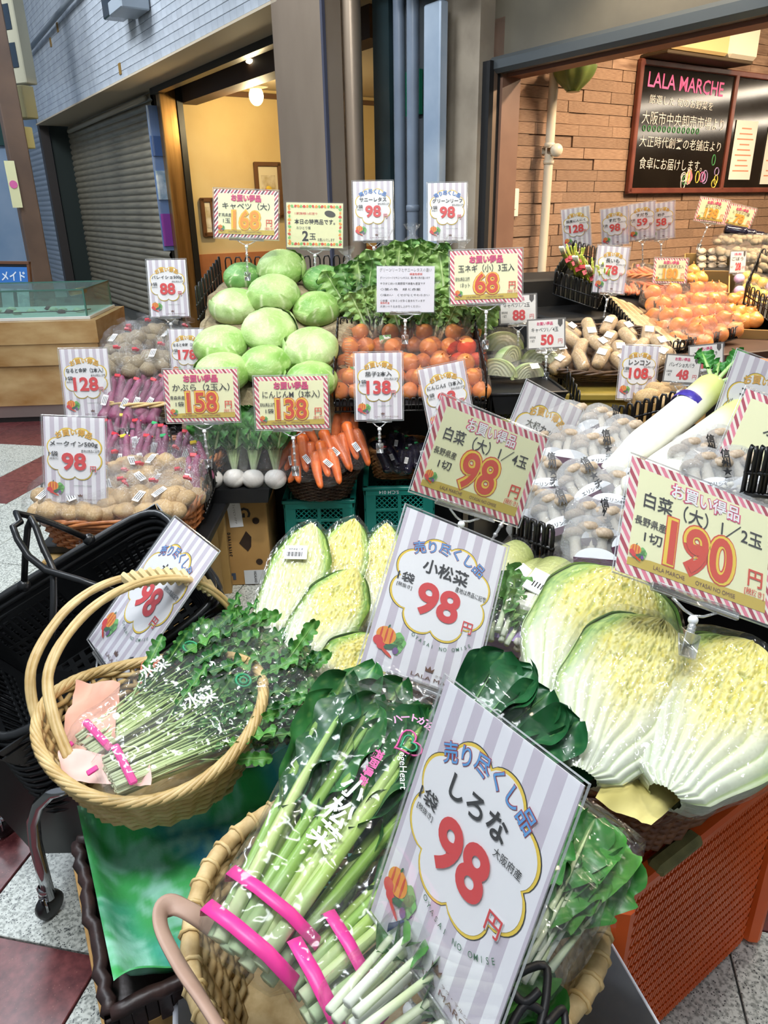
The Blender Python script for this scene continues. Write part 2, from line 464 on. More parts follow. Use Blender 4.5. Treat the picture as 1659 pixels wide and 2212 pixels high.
def card_P(M, label, title, name, price, unit='1袋', origin='産地は商品に記載', hot=False, w=0.182, h=0.257, near=0, stem=0.1, dirn=(0, -1, -.25),
           group=None, tax='[税抜き]', sizes=None, yen='円'):
    """upright price card: lavender stripes, cloud badge, printed vegetables, in a clear sleeve"""
    res = 4 if near > 1 else (3 if near else 2)
    root = thing('price_card', label, 'price sign', M, group)
    e = 0.0004 if near else 0.0012
    mb = MB(); mb.box((0, 0, -0.0008), (w, h, 0.0012), 0, 0); sheet(mb, w, h, 0.0001, 1); mb.build('printed_card', [CARD, STR], root, False)
    cy = 0.075 * h; rx, ry = w * .455, h * .305
    mb = MB()
    mb.poly([(p[0], p[1] + cy) for p in cloudpts(rx * 1.012, ry * 1.012)], e, 0)
    mb.poly([(p[0], p[1] + cy) for p in cloudpts(rx, ry)], e * 2, 1)
    mb.poly([(p[0], p[1] + cy) for p in cloudpts(rx * .962, ry * .962)], e * 3, 2)
    mb.build('cloud_badge', [INK['black'] if near else INK['gold'], INK['yellow'], INK['white']], root, False)
    mb = MB()
    R_ = w * .66; ac = cy - w * .30; a_ = 26 if hot else 22
    arc(mb, title, 0, ac, R_, 90 + a_, 90 - a_, h * .073, e * 4, 0.045, 1, res)
    arc(mb, title, 0, ac, R_, 90 + a_, 90 - a_, h * .073, e * 5, 0.014, 0, res)
    mb.build('heading_lettering', [INK['blue'] if hot else INK['amber'], INK['crimson'] if (near and hot) else (INK['violet'] if hot else INK['gold'])], root, False)
    mb = MB(); nh = .092 if len(name) < 5 else .072
    nw = min(w * .78, h * nh * len(name) * 1.12)
    put(mb, name, 0, cy + h * .115, h * nh, e * 6, 0.02, 0, w=nw if len(name) > 2 else None, res=res)
    mb.build('name_lettering', [INK['black']], root, False)
    mb = MB(); put(mb, unit, -w * .335, cy + h * .0, h * .062, e * 6, 0.012, 0, w=min(w * .17, h * .055 * len(unit)), res=res)
    if tax: put(mb, tax, -w * .33, cy - h * .055, h * .028, e * 6, 0.004, 0, w=w * .14, res=res)
    mb.build('unit_lettering', [INK['black']], root, False)
    if origin:
        mb = MB(); put(mb, origin, w * .27, cy + h * .04, h * .034, e * 6, 0.004, 0, w=min(w * .30, h * .034 * len(origin)), res=res)
        mb.build('origin_lettering', [INK['black']], root, False)
    mb = MB()
    pw = w * (.40 if len(price) == 2 else .52)
    put(mb, price, w * .0, cy - h * .085, h * .205, e * 7, 0.032, 0, w=pw, res=res + 1)
    mb.build('price_lettering', [INK['red']], root, False)
    mb = MB(); put(mb, yen, w * .31, cy - h * .165, h * .075, e * 5, 0.05, 1, res=res)
    put(mb, yen, w * .31, cy - h * .165, h * .070, e * 7, 0.01, 0, res=res)
    mb.build('yen_lettering', [INK['red'], INK['white']], root, False)
    mb = MB(); picture_parts(mb, -w * .33, -h * .335, w * .26, e * 3)
    mb.build('printed_vegetables', PIC, root, False)
    mb = MB()
    s_ = 'OYASAI NO OMISE'
    if near:
        arc(mb, s_, w * .06, cy - h * .0, -w * .485, 246, 310, h * .022, e * 4, 0.002, 0, res)
        mb.build('slogan_lettering', [INK['dkgreen'], INK['brown']], root, False); mb = MB()
        put(mb, 'LALA MARCHE', w * .19, -h * .455, h * .022, e * 4, 0.0, 1, w=w * .52, res=res)
        put(mb, 'ララ・マルシェ', w * .26, -h * .427, h * .011, e * 4, 0.0, 1, w=w * .24, res=res)
    else:
        put(mb, s_, w * .12, -h * .29, h * .013, e * 3, 0.0, 0, w=w * .3, res=1)
        put(mb, 'LALA MARCHE', w * .17, -h * .452, h * .015, e * 3, 0.0, 1, w=w * .5, res=1)
    mb.poly([(w * .08 + a * w * .035, -h * .405 + b * w * .035) for a, b in ((-1, -.5), (1, -.5), (1.2, .6), (.5, 0), (0, .9), (-.5, 0), (-1.2, .6))], e * 4, 1)
    mb.build('shop_lettering', [INK['dkgreen'], INK['brown']], root, False)
    mb = MB(); sheet(mb, w + .008, h + .008, e * 9, 0, 0.006); mb.build('clear_sleeve', ACR, root, False)
    mb = MB(); W2, H2 = w / 2 + .004, h / 2 + .004
    mb.tube([(-W2, -H2, 0), (W2, -H2, 0), (W2, H2, 0), (-W2, H2, 0)], 0.0016, 4, True); mb.build('sleeve_edge', ACRE, root, False)
    holder(root, w, h, stem, dirn=dirn)
    return root
def card_L(M, label, name, price, unit='', origin='', w=0.257, h=0.182, near=0, stem=0.1, dirn=(0, -1, -.25), dark=False, group=None, two=False):
    """wide price card: diagonal-striped border, cream field, outlined price"""
    res = 4 if near > 1 else (3 if near else 2)
    root = thing('price_card', label, 'price sign', M, group)
    e = 0.0004 if near else 0.0012
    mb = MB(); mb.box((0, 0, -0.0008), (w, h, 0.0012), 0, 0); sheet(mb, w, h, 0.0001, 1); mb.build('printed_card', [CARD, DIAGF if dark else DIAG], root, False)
    mb = MB(); sheet(mb, w * .88, h * .84, e, 0)
    mb.poly([(-w * .44, -h * .42), (w * .44, -h * .42), (w * .44, -h * .32), (-w * .3, -h * .33), (-w * .44, -h * .36)], e * 2, 1)
    mb.build('printed_field', [INK['cream'], INK['gold']], root, False)
    mb = MB(); t = 'お買い得品'
    put(mb, t, 0.0, h * .33, h * .155, e * 3, 0.06, 1, w=w * .47, res=res)
    put(mb, t, 0.0, h * .33, h * .135, e * 4, 0.018, 0, w=w * .45, res=res)
    mb.build('heading_lettering', [INK['white'] if near else INK['hot'], INK['pink']], root, False)
    mb = MB()
    put(mb, name, 0, h * .165, h * .145, e * 4, 0.008, 0, w=min(w * .78, h * .13 * len(name) * 1.15), res=res)
    mb.build('name_lettering', [INK['black']], root, False); mb = MB()
    if origin: put(mb, origin, -w * .43, -h * .03, h * .075, e * 4, 0.01, 0, 'l', w=min(w * .2, h * .07 * len(origin)), res=res)
    if unit: put(mb, unit, -w * .36, -h * .15, h * .09, e * 4, 0.01, 0, 'l', w=min(w * .13, h * .08 * len(unit)), res=res)
    mb.build('unit_lettering', [INK['black']], root, False)
    mb = MB(); pw = w * (.34 if len(price) == 2 else .43)
    px = w * .0
    g = 1.12 if len(price) == 2 else 1.09
    put(mb, price, px, -h * .12, h * .455, e * 3, 0.075, 0, w=pw * g, res=res + 1)
    put(mb, price, px, -h * .12, h * .43, e * 4, 0.055, 1, w=pw * (g * .5 + .52), res=res + 1)
    put(mb, price, px, -h * .12, h * .385, e * 5, 0.018, 0, w=pw * .96, res=res + 1)
    mb.build('price_lettering', [INK['orange'] if (not near and not two) else INK['deep'], INK['yellow']], root, False); mb = MB()
    put(mb, '円', w * .36, -h * .17, h * .14, e * 5, 0.015, 0, res=res)
    put(mb, '[税抜き]', w * .36, -h * .29, h * .065, e * 5, 0.01, 0, w=w * .13, res=res)
    mb.build('yen_lettering', [INK['deep']], root, False)
    mb = MB(); picture_parts(mb, -w * .39, -h * .31, w * .1, e * 6); mb.build('printed_vegetables', PIC, root, False)
    mb = MB(); put(mb, 'LALA MARCHE        OYASAI NO OMISE', -w * .02, -h * .375, h * .035, e * 4, 0, 0, w=w * .52, res=res if near else 1)
    mb.build('shop_lettering', [INK['brown']], root, False)
    mb = MB(); sheet(mb, w + .008, h + .008, e * 9, 0, 0.006); mb.build('clear_sleeve', ACR, root, False)
    mb = MB(); W2, H2 = w / 2 + .004, h / 2 + .004
    mb.tube([(-W2, -H2, 0), (W2, -H2, 0), (W2, H2, 0), (-W2, H2, 0)], 0.0016, 4, True); mb.build('sleeve_edge', ACRE, root, False)
    holder(root, w, h, stem, dirn=dirn)
    return root
def card_S(M, label, name, price, origin='', w=0.15, h=0.115, stem=0.06, dirn=(0, -1, -.25), unit='1切'):
    root = thing('price_card', label, 'price sign', M)
    e = 0.0012
    mb = MB(); mb.box((0, 0, -0.0008), (w, h, 0.0012), 0, 0); sheet(mb, w * .93, h * .91, e, 1); mb.build('printed_card', [mat('card_grey_border', '#77706a', rough=.5), mat('card_pale', '#f3efe9', rough=.5)], root, False)
    mb = MB(); put(mb, 'お買い得品', -w * .04, h * .34, h * .12, e * 2, 0.03, 0, w=w * .42, res=2); mb.build('heading_lettering', [INK['pink']], root, False)
    mb = MB(); put(mb, name, -w * .04, h * .14, h * .16, e * 2, 0.006, 0, w=w * .7, res=2)
    if origin: put(mb, origin, -w * .36, -h * .1, h * .08, e * 2, 0, 0, w=w * .16, res=1)
    put(mb, unit, -w * .36, -h * .22, h * .09, e * 2, 0, 0, res=1); mb.build('lettering', [INK['black']], root, False)
    mb = MB(); put(mb, price, w * .02, -h * .2, h * .36, e * 2, 0.04, 0, w=w * .34, res=3); put(mb, '円', w * .36, -h * .26, h * .15, e * 2, 0, 0, res=2)
    mb.build('price_lettering', [INK['red']], root, False)
    mb = MB(); mb.poly([(w * (.36 + a * .06), h * (.34 + b * .12)) for a, b in ((-1, 1), (1, 1), (1, -.3), (0, -1.1), (-1, -.3))], e * 2, 0); mb.build('printed_crest', [mat('crest_dark', '#4c4540')], root, False)
    mb = MB(); sheet(mb, w + .005, h + .005, e * 3, 0, 0.004); mb.build('clear_sleeve', ACR, root, False)
    holder(root, w, h, stem, dirn=dirn)
    return root
def face(p, yaw=0, lean=12, roll=0):
    """card standing at p, face towards the viewer side; yaw + turns it to its left"""
    n = Matrix.Rotation(rad(yaw), 4, 'Z') @ Matrix.Rotation(rad(90 - lean), 4, 'X') @ Matrix.Rotation(rad(roll), 4, 'Z')
    return Matrix.Translation(V(p)) @ n
def corner_frame(TL, TR, BL):
    TL, TR, BL = V(TL), V(TR), V(BL)
    return frame((TR + BL) / 2, TR - TL, TL - BL)

# ------------------------------------------------------------------ the setting
def proj(p):
    v = V(p) - V((0, 0, CAM_H)); zc = v.dot(FW)
    if zc <= 0.05: return (-9999, -9999, zc)
    return (IW / 2 + FPX * v.dot(RT) / zc, IH / 2 - FPX * v.dot(UP) / zc, zc)
UVM = Matrix(((UD.x, VD.x, 0, 0), (UD.y, VD.y, 0, 0), (0, 0, 1, 0), (0, 0, 0, 1)))   # (u, v, z) -> world
def uvbox(name, u, v, z, m, parent=None, b=0.0, kind=None, mb=None):
    q = MB(); q.box(((u[0] + u[1]) / 2, (v[0] + v[1]) / 2, (z[0] + z[1]) / 2), (abs(u[1] - u[0]), abs(v[1] - v[0]), abs(z[1] - z[0])), b)
    q.v = [tuple(UVM @ V(p)) for p in q.v]; q.f = [f[::-1] for f in q.f]
    return q.build(name, m, parent, False, kind=kind)
def randtone(m, amt=0.25, hue=0.02):
    nt = m.node_tree; N = nt.nodes; L = nt.links; b = N['Principled BSDF']
    oi = N.new('ShaderNodeObjectInfo'); h = N.new('ShaderNodeHueSaturation')
    mr = N.new('ShaderNodeMapRange'); mr.inputs[3].default_value = 1 - amt; mr.inputs[4].default_value = 1 + amt
    L.new(oi.outputs['Random'], mr.inputs[0]); L.new(mr.outputs[0], h.inputs['Value'])
    i = b.inputs['Base Color']
    if i.is_linked:
        s_ = i.links[0].from_socket; L.new(s_, h.inputs['Color'])
    else: h.inputs['Color'].default_value = i.default_value
    L.new(h.outputs[0], i); return m
GROUT = mat('floor_grout', '#4c4d4a', rough=.9)
TERR = randtone(mat('terrazzo_pale', '#8f948e', '#cfd3cc', 130, 0.32, bump=0.05, voro=False, detail=6, lo=.38, hi=.56), .06)
TERD = mat('terrazzo_red', '#54282c', '#7d4444', 60, 0.3, detail=6, lo=.3, hi=.7); randtone(TERD, .1)
DARK = mat('black_void', '#0d0d0f', rough=.8)
def speckle(m, sc, dark, thr):
    nt = m.node_tree; N = nt.nodes; L = nt.links; b = N['Principled BSDF']; i = b.inputs['Base Color']; s_ = i.links[0].from_socket
    tc = N.new('ShaderNodeTexCoord'); vo = N.new('ShaderNodeTexVoronoi'); vo.inputs['Scale'].default_value = sc; L.new(tc.outputs['Object'], vo.inputs[0])
    no = N.new('ShaderNodeTexNoise'); no.inputs['Scale'].default_value = sc * .35; L.new(tc.outputs['Object'], no.inputs[0])
    mu = N.new('ShaderNodeMath'); mu.operation = 'MULTIPLY'; L.new(vo.outputs['Distance'], mu.inputs[0]); L.new(no.outputs[0], mu.inputs[1])
    lt = N.new('ShaderNodeMath'); lt.operation = 'LESS_THAN'; lt.inputs[1].default_value = thr; L.new(mu.outputs[0], lt.inputs[0])
    mx = N.new('ShaderNodeMix'); mx.data_type = 'RGBA'; L.new(lt.outputs[0], mx.inputs[0]); L.new(s_, mx.inputs[6]); mx.inputs[7].default_value = (*lin(dark), 1)
    L.new(mx.outputs[2], i)
speckle(TERR, 190, '#4a4e50', 0.11); speckle(TERD, 120, '#8a5a50', 0.05)
q = MB(); q.box((0, 6, -0.07), (40, 40, 0.1), 0)
floor = q.build('floor', [TERR], None, False); struct(floor)
q = MB(); q.box((0, 0, 0), (.296, .296, .012), .0015); tile_me = mesh_only(q, 'floor_tile', [TERR], False)
tile_red = tile_me.copy(); tile_red.materials[0] = TERD
th0 = rad(-11.9); ex = V((cos(th0), sin(th0), 0)); ey = V((-sin(th0), cos(th0), 0)); o0 = V((-.566, .99, 0))
gb = MB(); gb.box((0, 6, -0.014), (14, 14, .008), 0); g_ = gb.build('floor_joint_bed', [GROUT], floor, False)
def is_red(i, j):
    if (i, j) in ((-1, -1), (-2, 0), (-2, 1), (-2, 2), (-3, 1), (-3, 2), (4, 1), (4, 2), (5, 1), (-2, -2)): return True
    if i <= -9: return j in (10, 11, 13)
    if i in (-8,): return j in (10, 11) if False else j == 10
    if i in (-7,): return j in (8, 9, 7)
    return False
for i in range(-16, 9):
    for j in range(-4, 24):
        c = o0 + ex * (i + .5) * .3 + ey * (j + .5) * .3
        x, y, d = proj(c)
        if d < .2 or not (-120 < x < 1800 and 500 < y < 2350) or c.y > 7: continue
        if not (x < 470 or (x > 1340 and y > 1850) or (540 < x < 780 and 1180 < y < 1400)): continue
        if x > 250 and y < 1000: continue
        r_ = is_red(i, j) or (i in (-8, -9, -10) and j in (8, 9) and False)
        part_of(tile_red if r_ else tile_me, 'floor_tile', floor, T(c + V((0, 0, -0.006 + R.uniform(-.0006, 0)))) @ Matrix.Rotation(th0, 4, 'Z'))
# ---- shop front on the left: tiled fascia, soffit, shutters
CREAM = mat('painted_soffit', '#c9b9a0', rough=.7)
WT = randtone(mat('glazed_wall_tile', '#aeb4bd', '#c2c8cf', 6, 0.18, detail=3), .08)
wl = uvbox('wall_left', (5.0, 13.4), (2.52, 3.0), (2.575, 5.4), [mat('tile_mortar', '#6e7480', rough=.8)], kind='structure')
uvbox('soffit_panel', (5.0, 13.4), (2.5, 3.02), (2.56, 2.577), [CREAM], wl)
q = MB(); q.box((0, 0, 0), (.118, .014, .064), .002); wt_me = mesh_only(q, 'wall_tile', [WT], False)
cand = []
for r_ in range(26):
    for k in range(69):
        u_ = 5.05 + k * .12; z_ = 2.58 + r_ * .067; p = uv(u_ + .06, 2.515, z_ + .033); x, y, d = proj(p)
        if x < -30 or y < -40 or x > 640: continue
        cand.append((d, p, x, y))
cand.sort(key=lambda t: t[0])
RM = UVM.to_3x3().to_4x4()
vis = [c for c in cand if c[2] < 600 and c[3] > -15]
rest = [c for c in cand if not (c[2] < 600 and c[3] > -15)] + vis[290:]
for d, p, x, y in vis[:290]:
    part_of(wt_me, 'wall_tile', wl, T(p) @ RM)
q = MB()
for d, p, x, y in rest:
    b_ = MB(); b_.box((0, 0, 0), (.118, .014, .064), 0); q.add([T(p) @ RM @ V(v_) for v_ in b_.v], b_.f)
q.build('wall_tiles', [WT], wl, False, kind='stuff')
for u_, z_ in ((11.5, 3.3), (11.0, 3.38), (8.6, 2.62)):
    uvbox('gold_tile', (u_, u_ + .07), (2.50, 2.515), (z_, z_ + .1), [mat('gold_tile', '#8a6a2c', rough=.5)], wl)
q = MB(); q.tube([uv(12.9, 2.44, 3.42), uv(10, 2.44, 3.5), uv(7.0, 2.44, 3.55)], .03, 10); q.build('conduit_pipe', [mat('grey_pipe', '#8b9299', rough=.4)], wl)
lp0 = onv(262, 22, 2.35); lu, lz = lp0.dot(UD), lp0.z
uvbox('fascia_lamp', (lu - .35, lu + .05), (2.25, 2.5), (lz - .05, lz + .06), [mat('lamp_grey', '#9aa4ae', rough=.4)], wl, .01)
uvbox('fascia_lamp_screen', (lu + .1, lu + .36), (2.28, 2.47), (lz - .02, lz + .25), [mat('lamp_dark', '#2b3440', rough=.2)], wl, .01)
def shutter(name, u0, u1, v, z1, m, n, pitch):
    r = uvbox(name, (u0, u1), (v + .02, v + .05), (0, z1), [mat('shutter_back', '#38352f')], None, kind='structure')
    q = MB(); L_ = u1 - u0
    prof = [(-.0, 0), (-.012, .16), (-.018, .4), (-.016, .62), (-.004, .84), (.004, .92), (0, 1)]
    vv = []
    for a, b in prof:
        vv += [(0, a, b * pitch), (L_, a, b * pitch)]
    q.add([RM @ V(p) for p in vv], [(2 * k, 2 * k + 1, 2 * k + 3, 2 * k + 2) for k in range(len(prof) - 1)])
    me = mesh_only(q, 'slat', [m], True)
    for k in range(n):
        part_of(me, 'slat', r, T(uv(u0, v, k * pitch)))
    return r
SH = mat('shutter_beige', '#a39a86', '#8d8574', 3, .45, .25, stretch=(1, 1, 8))
shutter('wall_shutter', 9.2, 13.5, 2.98, 2.56, SH, 32, .08)
shutter('wall_shutter_far', 14.1, 17.5, 3.0, 2.7, mat('shutter_white', '#c3ccd8', rough=.4, metal=.1), 30, .09)
BROWN = mat('dark_bronze', '#3a3432', rough=.5)
wf = uvbox('wall_far', (13.5, 14.0), (2.7, 3.2), (0, 2.66), [mat('dark_green_wall', '#25302d', rough=.6)], kind='structure')
uvbox('corner_post', (13.45, 13.6), (2.55, 2.68), (0, 4.8), [BROWN], wf)
q = MB(); q.tube([uv(9.25, 2.92, 2.5), uv(13.2, 2.92, 2.47)], .03, 10); q.build('awning_rail', [mat('rail_beige', '#b4ab98', rough=.5)], wl)
# side wall and back of the street
uvbox('wall_back', (19, 19.2), (-14, 4), (0, 7), [mat('far_wall_blue', '#7f99b8', '#a9bfd6', 1.2, .6)], kind='structure')
bs = uvbox('wall_end', (14.6, 14.8), (0.6, 2.2), (0, 3.3), [mat('far_shop_blue', '#8eaed2', '#b8cde6', .9, .5)], kind='structure')
uvbox('sign_band', (14.5, 14.6), (.6, 2.2), (2.35, 2.75), [mat('far_teal', '#1f4c4a', rough=.5)], bs)
uvbox('green_poster', (14.54, 14.6), (.9, 1.75), (1.0, 1.4), [mat('poster_green', '#2fa866', rough=.5)], bs)
q = MB(); q.lathe([(0, 0), (.15, 0), (.15, .01), (0, .01)], 20, M=T(uv(14.53, 1.4, 1.24)) @ RM @ Matrix.Rotation(pi / 2, 4, 'Y')); q.build('poster_dot', [mat('poster_white', '#dbe6f2')], bs)
# interior seen through the open entrance
WARM = mat('cream_wall', '#dcbf86', '#e3c990', 2, .7)
TERC = mat('terracotta_dado', '#b06a3c', '#c27a48', 5, .7)
ws = uvbox('wall_entry', (8.98, 9.12), (3.2, 9.0), (0.84, 2.9), [WARM], kind='structure')
uvbox('dado', (8.95, 9.12), (3.2, 9.0), (0, 0.84), [TERC], ws)
uvbox('crown_rail', (8.94, 8.98), (3.3, 9), (2.53, 2.58), [mat('crown_brown', '#6b4a2e', rough=.6)], ws)
uvbox('wall_entry_back', (3.7, 9.1), (9.0, 9.1), (0, 2.9), [WARM], kind='structure')
uvbox('wall_entry_near', (3.62, 3.7), (3.2, 9), (0, 2.9), [WARM], kind='structure')
uvbox('ceiling_entry', (3.7, 9.1), (3.02, 9.1), (2.62, 2.7), [mat('entry_ceiling', '#d8c4a0', rough=.8)], kind='structure')
uvbox('trim_1', (5.0, 8.95), (3.2, 3.4), (2.42, 2.62), [mat('beam_brown', '#4a3526', rough=.6)], kind='structure')
uvbox('trim_2', (5.0, 9.0), (2.9, 2.99), (2.5, 2.565), [mat('door_black', '#17140f', rough=.4)], kind='structure')
GOLD = mat('brushed_gold', '#b98f58', '#8d6a3f', 3, .28, .85, stretch=(6, 6, .4))
uvbox('trim_3', (8.86, 8.98), (2.95, 3.14), (0, 2.6), [GOLD], kind='structure', b=.01)
uvbox('trim_4', (8.84, 8.92), (3.135, 3.2), (0, 2.60), [mat('door_black', '#17140f')], kind='structure')
dp = uvbox('hanging_banner', (9.0, 9.02), (2.84, 2.98), (.9, 2.4), [mat('banner_blue', '#6e86ae', rough=.5)])
tag(dp, 'narrow blue and purple banner beside the gold door frame', 'banner')
uvbox('banner_patch', (8.985, 9.0), (2.85, 2.97), (.95, 1.3), [mat('banner_purple', '#8a3f9c')], dp)
uvbox('banner_photo', (8.985, 9.0), (2.85, 2.97), (1.45, 1.75), [mat('banner_photo', '#c9d4dc', '#6f8fa8', 9)], dp)
uvbox('banner_stripe', (8.985, 9.0), (2.85, 2.97), (1.9, 2.1), [mat('banner_deep', '#3e5b8c')], dp)
def wall_picture(x0, y0, x1, y1, lab, flowers):
    a, b = onu(x0, y0, 8.9), onu(x1, y1, 8.9); c = (a + b) / 2
    vv_ = [p.dot(VD) for p in (a, b)]; zz = sorted([a.z, b.z])
    t = thing('framed_picture', lab, 'picture', T(uv(8.94, sum(vv_) / 2, (zz[0] + zz[1]) / 2)))
    hw, hh = abs(vv_[1] - vv_[0]) / 2, (zz[1] - zz[0]) / 2
    F_ = frame((0, 0, 0), VD, (0, 0, 1))
    q = MB()
    for s_ in (-1, 1):
        q.box((s_ * (hw - .02), 0, 0), (.05, 2 * hh, .04), .006); q.box((0, s_ * (hh - .02), 0), (2 * hw, .05, .04), .006)
    q.build('frame', [mat('picture_wood', '#6a4526', rough=.4)], t, False, F_)
    q = MB(); sheet(q, 2 * hw, 2 * hh, .004); q.build('mount', [mat('picture_mount', '#e6d7b4', rough=.6)], t, False, F_)
    q = MB(); sheet(q, 1.1 * hw, 1.1 * hh, .007); q.build('print', [mat('picture_sky', '#d7c9a0' if flowers else '#b9a06a', '#e8dcc0', 8)], t, False, F_)
    if flowers:
        for k in range(9):
            q = MB(); q.ball((0, 0, 0), (.045, .045, .008), 8, 5)
            q.build('painted_flower', [mat('petal_%d' % (k % 3), ['#c8402c', '#e09a2a', '#e7c23c'][k % 3])], t, True, F_ @ T((R.uniform(-.25, .25) * hw, R.uniform(-.35, .05) * hh, .012)))
    return t
wall_picture(434, 428, 470, 510, 'small framed picture low on the cream entrance wall', False)
wall_picture(551, 350, 615, 470, 'framed flower picture on the cream entrance wall beside the steel column', True)
lp = onu(553, 200, 7.9)
t = thing('ceiling_bulb', 'glowing round bulb lamp on the entrance ceiling', 'lamp', T(lp))
q = MB(); q.lathe([(0, .07), (.12, .07), (.13, .05), (.05, .03), (.04, 0)], 20); q.build('base', [mat('lamp_base', '#e8d9b8')], t)
q = MB(); q.ball((0, 0, -.03), (.075, .075, .09), 16, 10); q.build('bulb', [mat('bulb_glow', '#ffe2a8', emit=9)], t)
point('entry_bulb_light', lp - V((0, 0, .16)), 42, (1.0, 0.80, 0.45), .08)
point('entry_back_light', uv(6.0, 6.5, 2.3), 40, (1.0, 0.82, 0.5), .1)
q = MB(); q.ball((0, 0, 0), (.06, .06, .02), 12, 6)
dl = q.build('downlight', [mat('downlight_glow', '#fff0cc', emit=6)], None, True, T(onu(545, 133, 7.0))); tag(dl, 'small recessed ceiling light near the entrance bulb', 'lamp')
# steel column, pipes, posts between the two shops
STEEL = mat('brushed_steel', '#b5a08a', '#9c8874', 1.5, .34, .45, bump=.02, bscale=3, stretch=(1, 1, .4))
pl = uvbox('wall_column', (4.41, 5.10), (2.5, 2.63), (0, 5), [STEEL], kind='structure', b=.012)
uvbox('column_seam', (4.405, 4.43), (2.49, 2.51), (0, 5), [mat('seam_dark', '#4b4c5c', rough=.4)], pl)
q = MB(); q.lathe([(.062, 0), (.062, 5)], 24); q.build('round_column', [STEEL], pl, True, T(uv(4.43, 2.70, 0)))
TEAL = mat('teal_metal', '#33474c', '#2a3b40', 3, .35, .3)
uvbox('trim_5', (4.32, 4.50), (2.90, 2.95), (0, 5), [TEAL], kind='structure')
uvbox('wall_recess', (3.8, 4.34), (3.0, 3.1), (0, 5), [mat('recess_grey', '#4c5256', rough=.7)], kind='structure')
BLUE = mat('painted_pipe', '#8592a3', '#75808f', 3, .35)
for u_, v_, r_, jz, nm in ((4.165, 2.87, .036, (1.0, 3.2), 'left downpipe'), (3.985, 2.84, .036, (1.33, 3.4), 'right downpipe')):
    t = thing('downpipe', 'blue-grey wall pipe, the %s of the pair by the pale post' % nm.split()[0], 'pipe', T(uv(u_, v_, 0)))
    q = MB(); q.lathe([(r_, 0), (r_, 4.6)], 20); q.build('pipe', [BLUE], t)
    for z_ in jz:
        q = MB(); q.lathe([(r_, z_ - .02), (r_ + .006, z_ - .015), (r_ + .006, z_ + .015), (r_, z_ + .02)], 20); q.build('joint_ring', [BLUE], t)
q = MB(); z0 = 0
uvbox('trim_6', (3.68, 3.83), (2.80, 2.86), (0, 2.35), [mat('pale_blue_frame', '#b9c7d6', '#9fb0c4', 3, .3, .2)], kind='structure', b=.008)
uvbox('trim_7', (3.80, 3.84), (2.88, 2.93), (0, 2.5), [DARK], kind='structure')
CONC = mat('beige_plaster', '#a99b88', '#8e8170', 4, .75, bump=.1)
uvbox('wall_pier', (3.5, 3.82), (2.93, 3.1), (0, 3.4), [CONC], kind='structure')
for k, (v0, v1, c) in enumerate(((2.955, 2.985, DARK), (2.985, 3.01, mat('rail_metal', '#8e7c6c', rough=.3, metal=.6)), (3.01, 3.03, DARK))):
    uvbox('trim_%d' % (8 + k), (3.44, 3.5), (v0, v1), (0, 2.05), [c], kind='structure')
uvbox('trim_11', (3.42, 3.5), (3.03, 3.16), (0, 2.25), [mat('jamb_brown', '#8b6a58', '#7a5b4b', 3, .4)], kind='structure')
es = uvbox('exit_sign', (4.1, 4.25), (2.97, 2.995), (1.86, 2.1), [mat('sign_green', '#1f7a5a', rough=.4)])
tag(es, 'small green sign in the recess left of the pipes', 'sign')
# header with rolled shutter over the shop opening
HEAD = mat('header_olive', '#6b6353', '#5d5648', 3, .55)
hd = uvbox('wall_header', (-1.5, 3.5), (3.03, 3.16), (2.06, 3.6), [HEAD], kind='structure')
uvbox('header_lip', (-1.5, 3.5), (2.98, 3.06), (1.99, 2.07), [mat('header_trim', '#555a5c', rough=.35, metal=.3)], hd, .02)
uvbox('header_channel', (-1.5, 3.5), (3.06, 3.17), (1.975, 2.0), [mat('header_under', '#7c4e3a', rough=.5)], hd)
uvbox('trim_12', (3.44, 3.95), (2.55, 2.98), (2.5, 2.62), [mat('bracket_olive', '#6a6a5c', rough=.5)], kind='structure')
uvbox('wall_pier_top', (3.4, 4.4), (2.62, 3.05), (2.62, 3.6), [HEAD], kind='structure')
# brick-like wood-look wall inside the shop
WU = 3.5
br = uvbox('wall_brick', (WU, WU + .1), (3.14, 9.5), (0, 3.0), [mat('brick_joint', '#4a382c', rough=.9)], kind='structure')
BRK = mat('wood_look_brick', '#7a5a44', '#b8967a', 6, .6, bump=.5, bscale=16, stretch=(1.0, 1.0, 7), detail=6, lo=.3, hi=.7); randtone(BRK, .17)
q = MB(); q.box((0, 0, 0), (1, 1, 1), 0)
brick_me = mesh_only(q, 'brick', [BRK], False)
nb = 0; far = MB()
rr = 0; z_ = .30
while z_ < 2.6:
    v_ = 3.15 - R.random() * .12
    while v_ < 8.0:
        ln = R.choice((.17, .24, .30, .36)); c = uv(WU, v_ + ln / 2, z_ + .031); x, y, d = proj(c)
        if 1060 < x < 1750 and y > 60 and y < 660:
            th_ = .012 + R.random() * .012
            Mx = T(c - UD * th_ / 2) @ RM @ Matrix.Diagonal((th_, ln - .004, .0585, 1))
            if nb < 300: part_of(brick_me, 'brick', br, Mx); nb += 1
            else: far.add([Mx @ V(p) for p in [(a * .5, b * .5, c_ * .5) for c_ in (-1, 1) for b in (-1, 1) for a in (-1, 1)]], [(0, 2, 3, 1), (4, 5, 7, 6), (0, 1, 5, 4), (2, 6, 7, 3), (0, 4, 6, 2), (1, 3, 7, 5)])
        v_ += ln
    z_ += .0615
if far.v: far.build('bricks', [BRK], br, False, kind='stuff')
uvbox('wall_shop_back_added', (-1.6, 3.6), (9.3, 9.4), (0, 2.85), [mat('shop_wall_brown', '#5c4636', rough=.8)], kind='structure')  # unseen dark wall, added so the chalkboard mirrors something dark
